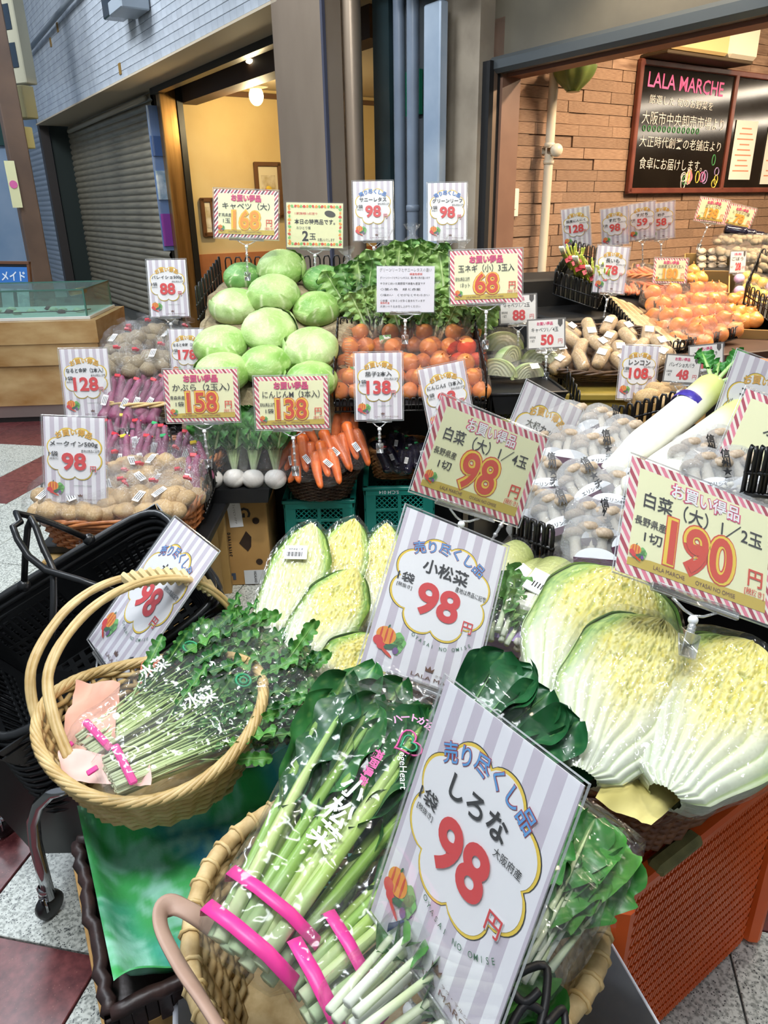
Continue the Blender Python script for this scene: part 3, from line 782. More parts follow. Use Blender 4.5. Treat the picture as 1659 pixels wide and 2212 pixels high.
uvbox('wall_shop_side_added', (-1.7, -1.6), (3.4, 9.4), (0, 2.85), [MATS['shop_wall_brown']], kind='structure')  # unseen too, added to darken the reflection and block world light
uvbox('ceiling', (-1.5, 3.5), (3.35, 9.5), (2.75, 2.85), [mat('shop_ceiling', '#cbbfae', rough=.8)], kind='structure')
for k, (v_, z_, u0_, u1_) in enumerate(((7.5, 2.30, .0, 2.7), (8.4, 2.12, -.4, 2.4))):
    t = thing('tube_lamp', 'long glowing ceiling tube lamp, the %s one mirrored in the chalkboard' % ('upper', 'lower')[k], 'lamp', T(uv(0, v_, z_)) @ RM)
    q = MB(); q.tube([(u0_, 0, 0), (u1_, 0, 0)], .03, 10); q.build('tube', [mat('tube_glow', '#fff1dc', emit=14)], t)
    q = MB(); q.box(((u0_ + u1_) / 2, 0, .05), (u1_ - u0_, .12, .03), .004); q.build('housing', [mat('tube_housing', '#d8d0c4')], t, False)
    q = MB(); q.box((u0_ + .2, 0, .06 + (2.75 - z_) / 2 - .02), (.01, .01, 2.75 - z_ - .06), 0); q.box((u1_ - .2, 0, .06 + (2.75 - z_) / 2 - .02), (.01, .01, 2.75 - z_ - .06), 0); q.build('hanger', [MATS['tube_housing']], t, False, kind='stuff')
# warm lamps inside the shop (tubes mirrored in the board)
for v_, z_, u_ in ((3.9, 2.66, 1.9), (5.0, 2.66, 1.6)):
    l = area('shop_tube', tuple(uv(u_, v_, z_)), tuple(uv(u_ + .9, v_ + .1, .9)), 1.3, .12, 78, (1.0, 0.78, 0.54))
    l.rotation_euler = (0, 0, 0); l.rotation_euler = (Matrix.Rotation(math.atan2(UD.y, UD.x), 4, 'Z')).to_euler()
spot('shop_spot', tuple(uv(2.2, 2.6, 2.8)), tuple(uv(2.6, 3.2, .9)), 65, (1.0, 0.84, 0.62), 85)

# ------------------------------------------------------------------ fixtures on the brick wall
WF = lambda v, z, off=0.03: frame(uv(WU - off, v, z), VD, (0, 0, 1))
RED = mat('board_frame_wood', '#6a3428', '#7c4231', 12, .35)
bd = thing('chalkboard', 'black chalkboard in a red-brown frame with chalk writing, on the brick-look wall', 'chalkboard', WF(5.15, 1.77))
BLK = mat('chalkboard_black', '#17130f', '#201b16', 3, .1, spec=.6, bump=.25, bscale=1.2)
q = MB(); q.box((0.05, 0, 0), (2.0, .70, .02), .002); q.build('panel', [BLK], bd, False)
for x, y, a, b_ in ((0.05, .365, 2.06, .035), (0.05, -.36, 2.06, .035), (-.965, 0, .035, .74), (0.02, 0, .035, .72), (1.06, 0, .035, .74)):
    q = MB(); q.box((x, y, .008), (a, b_, .035), .005); q.build('frame_rail', [RED], bd, False)
CH = {n: mat('chalk_' + n, c, rough=.9) for n, c in dict(pink='#e06aa0', white='#e2dbd2', green='#4f9a5c', yellow='#e8d25a', red='#d0413a', lilac='#b49ac8').items()}
for s_, y, h, wd, x, m in (('LALA MARCHE', .27, .085, .78, -.50, 'pink'), ('厳選した 旬のお野菜を', .165, .05, .66, -.53, 'white'), ('大阪市中央卸売市場より', .06, .075, .86, -.48, 'white'),
                           ('大正時代創業の老舗店より', -.075, .065, .86, -.48, 'white'), ('食卓にお届けします。', -.20, .07, .66, -.56, 'white')):
    q = MB(); put(q, s_, x, y, h, .0125, -.006 if m == 'white' else .01, 0, w=wd, res=2, rot=-.02); q.build('chalk_lettering', [CH[m]], bd, False)
for k in range(12):
    q = MB(); x = -.88 + k * .05
    q.tube([(x + .013 * cos(a * pi / 4), .005 + .016 * sin(a * pi / 4), .0125) for a in range(8)], .003, 4, True); q.build('chalk_ring', [CH['green']], bd, False)
RC = random.Random(5)
for k in range(16):
    x, y = RC.uniform(-.42, -.04), RC.uniform(-.32, -.17 if k < 9 else .0); m = RC.choice(list(CH))
    y = min(y, -.16); y = min(y, -.275) if x < -.16 else y
    q = MB(); a_, b_ = RC.uniform(.015, .03), RC.uniform(.02, .05)
    q.tube([(x + a_ * cos(t * pi / 5), y + b_ * sin(t * pi / 5), .0125) for t in range(10)], .0035, 4, True); q.build('chalk_drawing', [CH[m]], bd, False)
for x, y, w_, lab in ((.22, -.10, .26, 'white notice sheet pinned to the black board beside the centre rail'), (.62, -.13, .26, 'pinkish notice sheet on the black board at the picture edge')):
    t = thing('notice_sheet', lab, 'notice', WF(5.15 + x, 1.77 + y, .045))
    q = MB(); q.box((0, 0, 0), (w_, .38, .002), 0); q.build('sheet', [mat('notice_white', '#efe6da', rough=.6)], t, False)
    q = MB()
    for k in range(9): q.box((0, .14 - k * .034, .0015), (w_ * (.45 + .3 * ((k * 7) % 3) / 2), .008, .0006), 0)
    o = q.build('printed_lines', [mat('notice_ink', '#d48a66')], t, False, kind='stuff')
# white riser pipe
t = thing('riser_pipe', 'cream vertical pipe with a clamp on the brick-look wall', 'pipe', T(uv(WU - .09, 3.40, 0)))
q = MB(); q.lathe([(.026, 0), (.026, 2.74)], 18); q.build('pipe', [mat('cream_pipe', '#d9cdb4', rough=.35)], t)
cz = onu(1162, 325, WU - .09).z
for k, (dz, r_) in enumerate(((-.06, .031), (.03, .031))):
    q = MB(); q.lathe([(.02, -.012), (r_, -.01), (r_, .01), (.02, .012)], 18, M=T((0, 0, cz + dz))); q.build('collar', [MATS['cream_pipe']], t)
q = MB(); q.box((0, 0, 0), (.09, .05, .05), .01, M=T((0.0, 0, cz)) @ RM); q.lathe([(0, -.01), (.035, -.01), (.035, .01), (0, .01)], 14, M=T((.03, -.05, cz)) @ Matrix.Rotation(pi / 2, 4, 'X')); q.build('clamp', [MATS['cream_pipe']], t)
t = thing('switch_plate', 'small white switch plate on the wall left of the cream pipe', 'switch', WF(3.19, 1.35, .03))
q = MB(); q.box((0, 0, 0), (.085, .155, .02), .006); q.build('plate', [mat('switch_white', '#e9dccb', rough=.35)], t, False)
q = MB(); q.box((0, 0, .012), (.03, .07, .006), .002); q.build('rocker', [MATS['switch_white']], t, False)
t = thing('wall_cabinet', 'cream box fixed above the chalkboard under the header', 'box', WF(4.62, 2.30, .12))
q = MB(); q.box((-.13, .06, 0), (.56, .36, .22), .015); q.build('body', [mat('cabinet_cream', '#e6c78a', rough=.5)], t, False)
q = MB(); q.box((.3, .06, 0.005), (.3, .37, .23), .02); q.build('side_panel', [mat('cabinet_white', '#efe3cc', rough=.5)], t, False)
q = MB(); q.box((0, -.135, 0), (.86, .02, .2), .004); q.build('bottom_strip', [mat('cabinet_under', '#4a3a26', rough=.7)], t, False)
t = thing('hanging_colander', 'green lobed colander hanging below the shutter header', 'basket', T(onu(1240, 165, 3.3)))
q = MB()
GRN = mat('colander_green', '#7f8a45', '#5f7440', 9, .3)
q.grid(lambda a, b: V(((.03 + .09 * sin(b * pi / 2)) * (1 + .05 * sin(8 * 2 * pi * a)) * cos(2 * pi * a), (.03 + .09 * sin(b * pi / 2)) * (1 + .05 * sin(8 * 2 * pi * a)) * sin(2 * pi * a), -.075 + .12 * b)), 64, 8, cu=True)
q.build('bowl', [GRN], t); q = MB(); q.lathe([(0, 0), (.04, 0)], 12, M=T((0, 0, -.075))); q.build('foot', [GRN], t)
q = MB()
for a in (0, 2.1, 4.2): q.tube([(.12 * cos(a), .12 * sin(a), .045), (0, 0, .28)], .002, 4)
q.build('hanging_wire', [mat('wire_dark', '#2a2a2a', rough=.4, metal=.5)], t)
# ------------------------------------------------------------------ left side of the street
BE = mat('sign_box_cream', '#b9b59e', rough=.5)
pol = thing('arcade_column', 'tall brown street column carrying cream sign boxes at the left edge', 'column', T(atz(178, 745, 0) * 1.0))
pc = V(at(70, 500, 8.2)); pc.z = 0; pol.matrix_basis = T(pc) @ RM
q = MB(); q.box((0, 0, 2.5), (.20, .20, 5), .01); q.build('shaft', [mat('column_brown', '#6b5648', '#57463c', 2, .5)], pol, False)
q = MB(); q.box((0, 0, .1), (.3, .3, .2), .01); q.build('foot', [mat('column_foot', '#4a4440')], pol, False)
for k, (x, y, wd, hh, m) in enumerate(((26, 40, 52, 250, BE), (50, 222, 44, 62, mat('sign_box_olive', '#a39b72', rough=.5)), (50, 298, 32, 42, mat('sign_box_yellow', '#d3c98c', rough=.5)))):
    c = at(x, y, 8.05); s_ = 8.05 / FPX
    q = MB(); q.box((0, 0, 0), (.16, wd * s_, hh * s_), .01)
    o = q.build('sign_box', [m], pol, False, pol.matrix_basis.inverted() @ T(c) @ Matrix.Rotation(rad(65), 4, 'Z'))
    if k == 0:
        for z_ in (.32, 0, -.36, ):
            w_ = MB(); w_.box((-.083, 0, z_), (.01, wd * s_ * .5, .24), .004); d = w_.build('dark_window', [mat('sign_window_dark', '#2c3a48', rough=.2)], o, False)
q = MB(); q.box((-.12, -.12, 1.62), (.006, .10, .46), 0); q.build('small_pennant', [mat('pennant_cream', '#dfe0b4')], pol, False)
q = MB(); q.lathe([(0, 0), (.04, 0), (.04, .004), (0, .004)], 14, M=T((-.128, -.12, 1.62)) @ Matrix.Rotation(pi / 2, 4, 'Y')); q.build('pennant_dot', [mat('pennant_pink', '#d86aa8')], pol, False)
# A-frame blackboard
p = atz(40, 800, 0); p = V(at(20, 640, 7.2))
t = thing('menu_board', 'standing wood-framed menu board with blue heading by the street column', 'sign', T((p.x, p.y, 0)) @ Matrix.Rotation(rad(-20), 4, 'Z') @ Matrix.Rotation(rad(-8), 4, 'X'))
zt = at(20, 562, 7.2).z
for x in (-.2, .2):
    q = MB(); q.box((x, 0, zt / 2), (.03, .03, zt), .003); q.build('frame_rail', [mat('menu_wood', '#6b4630', rough=.5)], t, False)
q = MB(); q.box((0, 0, zt - .015), (.43, .035, .03), .003); q.build('top_rail', [MATS['menu_wood']], t, False)
q = MB(); q.box((0, .005, zt - .35), (.38, .012, .66), 0); q.build('panel', [mat('menu_black', '#1d2733', rough=.3)], t, False)
q = MB(); q.box((0, -.004, zt - .14), (.37, .004, .17), 0); q.build('heading_band', [mat('menu_blue', '#3a78c4', rough=.4)], t, False)
q = MB(); put(q, 'メイド', .0, zt - .14, .09, 0, .02, 0, w=.3, res=2)
q.build('lettering', [mat('menu_white', '#e8f0f8')], t, False, T((0, -.008, 0)) @ T((0, 0, zt - .14)) @ Matrix.Rotation(pi / 2, 4, 'X') @ T((0, -(zt - .14), 0)))
for x in (-.1, .1):
    q = MB(); q.box((x, -.004, zt - .36), (.15, .004, .2), 0); q.build('menu_card', [mat('menu_card', '#c9cfd6', '#9aa4b0', 12)], t, False)
# glass display case on wooden planter
pb = atz(120, 880, 0)
t = thing('display_case', 'wood-clad pedestal with a glass display case of dried flowers', 'display case', T((-2.36, 5.22, 0)) @ Matrix.Rotation(rad(4), 4, 'Z'))
ONX = mat('onyx_wood', '#a87a44', '#dcbc88', 3.2, .25, detail=6, lo=.3, hi=.72, stretch=(1, 1, 2.2))
def taper(mb, w0, w1, d0, d1, z0, z1):
    v = [(-w0 / 2, -d0 / 2, z0), (w0 / 2, -d0 / 2, z0), (w0 / 2, d0 / 2, z0), (-w0 / 2, d0 / 2, z0), (-w1 / 2, -d1 / 2, z1), (w1 / 2, -d1 / 2, z1), (w1 / 2, d1 / 2, z1), (-w1 / 2, d1 / 2, z1)]
    mb.add(v, [(3, 2, 1, 0), (4, 5, 6, 7), (0, 1, 5, 4), (1, 2, 6, 5), (2, 3, 7, 6), (3, 0, 4, 7)])
for nm, a in (('plinth', (.70, .70, .5, .5, 0, .035)), ('kick_panel', (.72, .74, .52, .54, .035, .12)), ('body', (.72, .80, .56, .62, .12, .40)), ('lower_band', (.90, .93, .66, .7, .40, .545)), ('upper_band', (.95, .96, .72, .74, .545, .69))):
    q = MB(); taper(q, *a); q.build(nm, [mat('case_plinth', '#1c1a18')] if nm == 'plinth' else ([mat('case_mirror', '#a89f98', rough=.2, metal=.5)] if nm == 'kick_panel' else [ONX]), t, False)
q = MB(); q.box((0, 0, .70), (.86, .62, .02), .002); q.build('white_bed', [mat('case_white', '#dfe0dc', rough=.6)], t, False)
GL = film('case_glass', tint='#e2f4ee', haze=.06, bump=0, gl=.07, rough=.02)
for c, d in (((0, -.3, .79), (.82, .006, .17)), ((0, .3, .79), (.82, .006, .17)), ((-.41, 0, .79), (.006, .6, .17)), ((.41, 0, .79), (.006, .6, .17)), ((0, 0, .875), (.83, .61, .006))):
    q = MB(); q.box(c, d, 0); q.build('glass_pane', [GL], t, False)
q = MB()
for s1 in (-1, 1):
    for s2 in (-1, 1): q.box((s1 * .41, s2 * .3, .79), (.01, .01, .17), 0)
    q.box((0, s1 * .3, .877), (.82, .008, .01), 0); q.box((s1 * .41, 0, .877), (.008, .6, .01), 0)
q.build('glass_edge', [mat('glass_edge_green', '#4d7a6c', rough=.2)], t, False)
for k in range(12):
    x, y = -.34 + .06 * k + R.uniform(-.02, .02), R.uniform(-.15, .1)
    q = MB(); q.ball((x, y, .72), (.028 if k else .05, .028 if k else .05, .016 if k else .04), 10, 6, disp=lambda u: 1 + .3 * sin(7 * u.x + 9 * u.y))
    q.build('dried_flower', [mat('flower_maroon', '#5a1c22') if k % 3 == 0 else mat('flower_cream', '#e6e3c8', rough=.7)], t)
q = MB(); q.tube([(-.3, -.1, .72), (-.1, -.16, .725), (.1, -.1, .72), (.3, -.16, .725), (.38, -.1, .73)], .004, 5); q.build('twig', [mat('twig_dark', '#3a3028')], t)
q = MB(); q.tube([(.23, 0, .83), (.34, -.02, .85)], .022, 14); q.build('lamp_fitting', [mat('copper_lamp', '#c08a48', rough=.3, metal=.7)], t)

# ------------------------------------------------------------------ builders for baskets, racks, boxes
def sup(a, b, n, th):
    c, s_ = cos(th), sin(th); e = 2 / n
    return (a * math.copysign(abs(c) ** e, c), b * math.copysign(abs(s_) ** e, s_))
WB = {'honey': mat('wicker_honey', '#b98650', '#8f5f34', 30, .45, bump=.2, lo=.3, hi=.7), 'brown': mat('wicker_brown', '#6a4028', '#8a5a38', 40, .42, bump=.2),
      'dark': mat('wicker_dark', '#3c2a1e', '#58402c', 40, .45), 'pale': mat('wicker_pale', '#d9be86', '#c2a268', 30, .45, bump=.1),
      'cream': mat('palm_cream', '#d8bd8a', '#b99a66', 45, .6, bump=.3), 'rust': mat('wicker_rust', '#9a5c34', '#c07c48', 35, .4, bump=.2)}
def wicker(name, label, M, a0, b0, a1, b1, h, rows, ns, r, m, n=2.4, rim=3, base=True, amp=1.0, rimr=None, cat='basket', lift=None, group=None, stakes=True, rows_only=None):
    """open woven basket: local z up, floor at z=0; lift(th) raises the rim"""
    t = thing(name, label, cat, M, group); m = WB[m] if isinstance(m, str) else m
    lift = lift or (lambda th: 0)
    def P(th, k, off=0.0):
        a, b = a0 + (a1 - a0) * k, b0 + (b1 - b0) * k; x, y = sup(a, b, n, th); l = math.hypot(x, y) + 1e-6
        return V((x * (1 + off / l), y * (1 + off / l), (h + lift(th)) * k))
    q = MB(); N = ns * 2
    for j in range(rows):
        k = (j + .5) / rows
        pts = []
        for i in range(N):
            ph = ((i // 2) + j) % 2; s_ = (r * amp) * (1 if ph else -1) if i % 2 == 0 else 0
            pts.append(P(2 * pi * i / N, k, s_))
        q.tube(pts, r, 4, True)
    q.build('woven_side', [m], t, True, kind='stuff')
    if stakes:
        q = MB()
        for i in range(ns):
            th = 2 * pi * 2 * i / N; q.tube([P(th, 0), P(th, .5), P(th, 1)], r * .8, 4)
        q.build('stakes', [m], t, True, kind='stuff')
    rr = rimr or r * 1.15
    for c in range(rim):
        q = MB(); NN = ns * 4; pts = []
        for i in range(NN):
            th = 2 * pi * i / NN; w_ = 2 * pi * i / NN * round(ns / 4) + c * 2 * pi / rim; p = P(th, 1, rr * 1.1 * cos(w_)); p.z += rr * 1.1 * sin(w_) + rr * .5; pts.append(p)
        q.tube(pts, rr, 5, True); q.build('rim_strand', [m], t)
    if base:
        q = MB(); q.add([(0, 0, .003)] + [P(2 * pi * i / 48, .02) + V((0, 0, .003)) for i in range(48)], [(0, 1 + i, 1 + (i + 1) % 48) for i in range(48)]); q.build('base', [m], t)
    return t
BW = mat('black_wire', '#131314', rough=.35, spec=.6)
def loops(parent, p0, p1, h, n, r=.003, up=(0, 0, 1), name='wire_loop', rails=True, lean=None):
    """a row of bent wire loops between two points"""
    p0, p1 = V(p0), V(p1); d = (p1 - p0); step = d.length / n; dx = d.normalized(); upv = V(up).normalized() if lean is None else V(lean).normalized()
    wd = step * .62; q = MB(); pts = [(0, 0, 0)]
    pts = [V((-wd / 2, 0, 0)), V((-wd / 2, 0, h * .88)), V((-wd * .3, 0, h)), V((wd * .3, 0, h)), V((wd / 2, 0, h * .88)), V((wd / 2, 0, 0))]
    q.tube(pts, r, 5); me = mesh_only(q, name, [BW])
    z_ = upv; y_ = z_.cross(dx).normalized(); x_ = y_.cross(z_)
    for k in range(n):
        o = p0 + dx * step * (k + .5)
        part_of(me, name, parent, Matrix(((x_.x, y_.x, z_.x, o.x), (x_.y, y_.y, z_.y, o.y), (x_.z, y_.z, z_.z, o.z), (0, 0, 0, 1))))
    if rails:
        q = MB(); q.tube([p0, p1], r * 1.2, 5); q.build('wire_rail', [BW], parent)
        q = MB(); q.tube([p0 + upv * h * .45, p1 + upv * h * .45], r, 5); q.build('wire_rail', [BW], parent)
CARDB = mat('cardboard', '#b18b52', '#a37d47', 4, .75); CARDY = mat('cardboard_yellow', '#b3925a', '#a3844c', 4, .7); CARDI = mat('cardboard_inside', '#8f6d3c', rough=.8)
def carton(name, label, M, w, d, h, m=None, open_=True, th=.006, cat='box', flaps=False, holes=()):
    m = m or CARDB; t = thing(name, label, cat, M)
    for nm, c, s_ in (('front_panel', (0, -d / 2, h / 2), (w, th, h)), ('back_panel', (0, d / 2, h / 2), (w, th, h)), ('side_panel', (-w / 2, 0, h / 2), (th, d, h)), ('side_panel', (w / 2, 0, h / 2), (th, d, h)), ('bottom', (0, 0, th / 2), (w, d, th))):
        q = MB(); q.box(c, s_, .001); q.build(nm, [m], t, False)
    if not open_:
        q = MB(); q.box((0, 0, h), (w, d, th), .001); q.build('lid', [m], t, False)
    return t
def crate(name, label, M, w, d, h, m, holes='x', cat='crate', rowsn=3):
    """open plastic crate with ribbed lattice walls"""
    t = thing(name, label, cat, M)
    def wall(L_, F_, nm):
        q = MB()
        for z0, z1 in ((0, .03), (h - .035, h)): q.box((0, 0, (z0 + z1) / 2), (L_, .014 if z0 else .01, z1 - z0), .002)
        for x in (-L_ / 2 + .02, L_ / 2 - .02): q.box((x, 0, h / 2), (.04, .012, h), .002)
        n = max(2, int(L_ / .11))
        for k in range(1, n): q.box((-L_ / 2 + L_ * k / n, 0, h / 2), (.014, .012, h), .001)
        q.box((0, 0, h * .5), (L_, .011, .012), .001)
        q.build(nm, [m], t, False, F_)
        q = MB(); x0 = -L_ / 2 + .04; hh = h - .065; st = .02
        k = -int(hh / st)
        while k * st < L_ - .08:
            for sg in (1, -1):
                a = x0 + k * st if sg > 0 else x0 + k * st + hh
                p = [(a, 0, .03), (a + sg * hh, 0, .03 + hh)]
                # clip to the wall
                (xa, _, za), (xb, _, zb) = p; lo_, hi_ = x0, L_ / 2 - .04
                def cl(x, z, x2, z2):
                    if x < lo_: z += (lo_ - x) / (x2 - x) * (z2 - z) if x2 != x else 0; x = lo_
                    if x > hi_: z += (hi_ - x) / (x2 - x) * (z2 - z) if x2 != x else 0; x = hi_
                    return x, z
                if max(xa, xb) <= lo_ or min(xa, xb) >= hi_: continue
                A_, B_ = cl(xa, za, xb, zb), cl(xb, zb, xa, za)
                q.tube([(A_[0], 0, A_[1]), (B_[0], 0, B_[1])], .0022, 4)
            k += 1
        q.build('lattice', [m], t, False, F_, kind='stuff')
    wall(w, T((0, -d / 2, 0)), 'front_wall'); wall(w, T((0, d / 2, 0)), 'back_wall')
    wall(d, T((-w / 2, 0, 0)) @ Matrix.Rotation(pi / 2, 4, 'Z'), 'side_wall'); wall(d, T((w / 2, 0, 0)) @ Matrix.Rotation(pi / 2, 4, 'Z'), 'side_wall')
    q = MB(); q.box((0, 0, .006), (w, d, .01), .001); q.build('bottom', [m], t, False)
    q = MB()
    for a, b, c, e in ((0, -d / 2, w + .02, .022), (0, d / 2, w + .02, .022), (-w / 2, 0, .022, d + .02), (w / 2, 0, .022, d + .02)): q.box((a, b, h - .006), (c, e, .014), .003)
    q.build('rim', [m], t, False)
    return t
# ------------------------------------------------------------------ builders for produce
F1 = film('bag_film', haze=.012, bump=.5, scale=45, gl=.03, rough=.09)
FW_ = film('wrap_film', haze=.010, bump=.35, scale=22, gl=.025, rough=.08)
FC = film('crinkled_film', haze=.035, bump=.8, scale=55, gl=.04, rough=.13)
CAB = [mat('cabbage_leaf_%d' % k, '#ffffff', c2, 14, .42, vc=True, bump=.35, bscale=26, lo=.2, hi=.8, sss=0) for k, c2 in enumerate(('#e9f2dc', '#dcebcf'))]
def cabbage_mesh(seed, c_lo, c_hi, vein='#e9f2c4', squash=.66):
    rs = random.Random(seed); a_, b_, vn = lin(c_lo), lin(c_hi), lin(vein)
    ps = [rs.uniform(0, 6.28) for _ in range(6)]
    # three wrapper leaves, each with its own stalk direction; veins fan out of the stalk end
    leaves = [(rs.uniform(0, 6.28), rs.uniform(-.3, .5)) for _ in range(3)]
    def info(u):
        best = None
        for k, (az, el) in enumerate(leaves):
            c = V((cos(az) * cos(el), sin(az) * cos(el), sin(el))); d = u.dot(c) + .12 * sin(3 * u.x + ps[k])
            if best is None or d > best[0]: best = (d, k, c)
        d, k, c = best
        root_ = (c * .25 + V((0, 0, -1))).normalized(); ax = c
        s_ = ax.cross(root_).normalized(); r2 = u - root_ * u.dot(root_); ang = math.atan2(r2.dot(s_), r2.dot(ax.cross(s_) * -1) + 1e-6)
        return d, k, ang, u.dot(root_)
    def vein_(u):
        d, k, ang, h = info(u)
        w = abs(sin(ang * 4.5 + .5 * nz(u, 3, seed))) ; main = math.exp(-(w / .10) ** 2) * sm(1.0, .1, abs(h))
        w2 = abs(sin(h * 15 + abs(ang) * 7 + 1.4 * nz(u, 4, seed + 3))); sec = .45 * math.exp(-(w2 / .16) ** 2)
        return max(main, sec), d, k
    def disp(u):
        v, d, k = vein_(u)
        return 1 + .028 * nz(u, 2.1, seed) + .012 * nz(u, 6, seed) + .016 * v + .018 * (k - 1) * sm(.1, .5, d)
    def col(u):
        v, d, k = vein_(u)
        t = .5 + .9 * nz(u, 1.7, seed + 9) + (k - 1) * .22; c = mixc(a_, b_, t); return mixc(c, vn, v * .85)
    q = MB(); q.ball((0, 0, 0), (1, 1, squash), 72, 46, disp=disp, col=col)
    return q
def cabbage_leaf(seed, c_lo, c_hi, az):
    """loose outer wrapper leaf hugging the head, with a ruffled lip"""
    a_, b_ = lin(c_lo), lin(c_hi); q = MB()
    def P(a, b):
        th = az + (a - .5) * 2.3 * (0.55 + .45 * sin(b * pi * .9)); ph = -1.15 + b * 1.75
        r_ = 1.035 + .05 * sm(.75, 1, b) + (.03 * sin(a * 19 + seed) * sm(.6, 1, b)) + .03 * abs(a - .5)
        u = V((cos(ph) * cos(th), cos(ph) * sin(th), sin(ph) * .66)); return u * r_
    q.grid(P, 26, 18, col=lambda a, b, p: mixc(mixc(a_, b_, .5 + .5 * nz(p, 3, seed)), lin('#eef5cf'), .75 * math.exp(-((abs(sin((a - .5) * 10 * (1.2 - b * .5)))) / .13) ** 2)))
    return q
ONI = mat('onion_skin', '#c8763a', '#e0995a', 5, .3, bump=.1, bscale=40, stretch=(6, 6, 1), lo=.25, hi=.75); randtone(ONI, .14)
ONY = mat('onion_skin_light', '#e0883a', '#f0ab62', 5, .3, stretch=(6, 6, 1), lo=.25, hi=.75); randtone(ONY, .12)  # extra orange puts the warm light on the right-hand onions into the skin
def onion_mb(seed=1):
    q = MB()
    def d(u): return 1 + .01 * sin(11 * math.atan2(u.y, u.x)) + (.18 * sm(.93, 1, u.z)) - .05 * sm(.9, 1, -u.z)
    q.ball((0, 0, 0), (1, 1, .9), 24, 16, disp=d); q.tube([(0, 0, .95), (.04, .02, 1.2), (.1, .05, 1.35)], [.12, .07, .03], 6); return q
POT = mat('potato_skin', '#a8895c', '#c2a578', 7, .6, bump=.25, bscale=30); randtone(POT, .14)
POD = mat('potato_earthy', '#85765e', '#a39478', 8, .75, bump=.35, bscale=30); randtone(POD, .14)
SWP = mat('sweet_potato_skin', '#7c3a5c', '#96506f', 9, .5, bump=.3, bscale=25, lo=.3, hi=.7); randtone(SWP, .16)
CAR = mat('carrot_skin', '#e0672a', '#ee7c3a', 8, .38, bump=.12, bscale=30, stretch=(1, 1, 6)); randtone(CAR, .08)
EGG = mat('aubergine_skin', '#191828', '#241f36', 4, .15, coat=.4)
STK = mat('white_sticker', '#f1f2f4', rough=.45); TAPE = mat('red_tape', '#d8283a', rough=.4); TAPG = mat('green_tape', '#2fb66a', rough=.4); TAPY = mat('yellow_tape', '#e7c62e', rough=.4)
def potato_mb(seed, e=1.35):
    q = MB(); q.ball((0, 0, 0), (1, e, .85), 16, 11, disp=lambda u: 1 + .12 * nz(u, 1.6, seed) + .03 * nz(u, 4, seed)); return q
def long_mb(L_, r0, seed, bend=.06, nose=.3, tail=.05, n=18, m=12, ridge=.04):
    """tapering root along +y"""
    q = MB(); pts = []; rr = []
    for i in range(n):
        t = i / (n - 1); pts.append((bend * L_ * sin(t * pi) * sin(seed), L_ * (t - .5), bend * L_ * .5 * cos(seed + t * 2)))
        s_ = min(1, (t / .08 + .02)) ** .5 if t < .08 else 1
        prof = s_ * (1 - (1 - nose) * t ** 1.6) * (1 if t < .94 else max(tail, (1 - t) / .06) ** .6)
        rr.append(r0 * prof * (1 + ridge * sin(t * 37 + seed) * .5 + ridge * sin(t * 13 + seed)))
    q.tube(pts, rr, m); return q
def bag_mb(rx, ry, rz, neck=True, seed=0, nu=28, nv=22, crinkle=.07, neckdir=1):
    """thin bag around a lumpy content, gathered to a neck on +y"""
    q = MB()
    def P(a, b):
        th = a * 2 * pi; t = b
        prof = max(0.02, sin(min(1, t / .82) * pi * .5 + .0) ** .6 if t < .41 else 1)
        prof = (1 - (1 - t / .35) ** 2) ** .5 if t < .35 else 1
        if neck and t > .7: prof = 1 - .86 * sm(.7, .88, t) + .25 * sm(.9, 1, t)
        elif not neck and t > .65: prof = max(.03, (1 - ((t - .65) / .35) ** 2)) ** .5
        y = ry * (-1 + 2.35 * t if neck else -1 + 2 * t)
        f_ = 1 + crinkle * nz((cos(th) * 2, sin(th) * 2, t * 4), 1.4, seed) + crinkle * .5 * nz((cos(th) * 5, sin(th) * 5, t * 9), 1, seed) + (.1 * sin(7 * th + seed) if neck and t > .8 else 0)
        return V((rx * prof * f_ * cos(th), y, rz * prof * f_ * sin(th)))
    q.grid(P, nu, nv, cu=True); return q
def sticker(parent, M, w=.022, h=.045, lines=3):
    q = MB(); q.box((0, 0, 0), (w, h, .0008), 0); s_ = q.build('sticker', [STK], parent, False, M)
    q = MB()
    for k in range(lines): q.box(((-.3 + .3 * k) * w, 0, .0006), (w * .12, h * .7, .0004), 0)
    q.build('printed_lines', [INK['black']], s_, False, kind='stuff')
    return s_
PM = {}
def get(key, fn, mats):
    if key not in PM: PM[key] = mesh_only(fn(), key, mats)
    return PM[key]
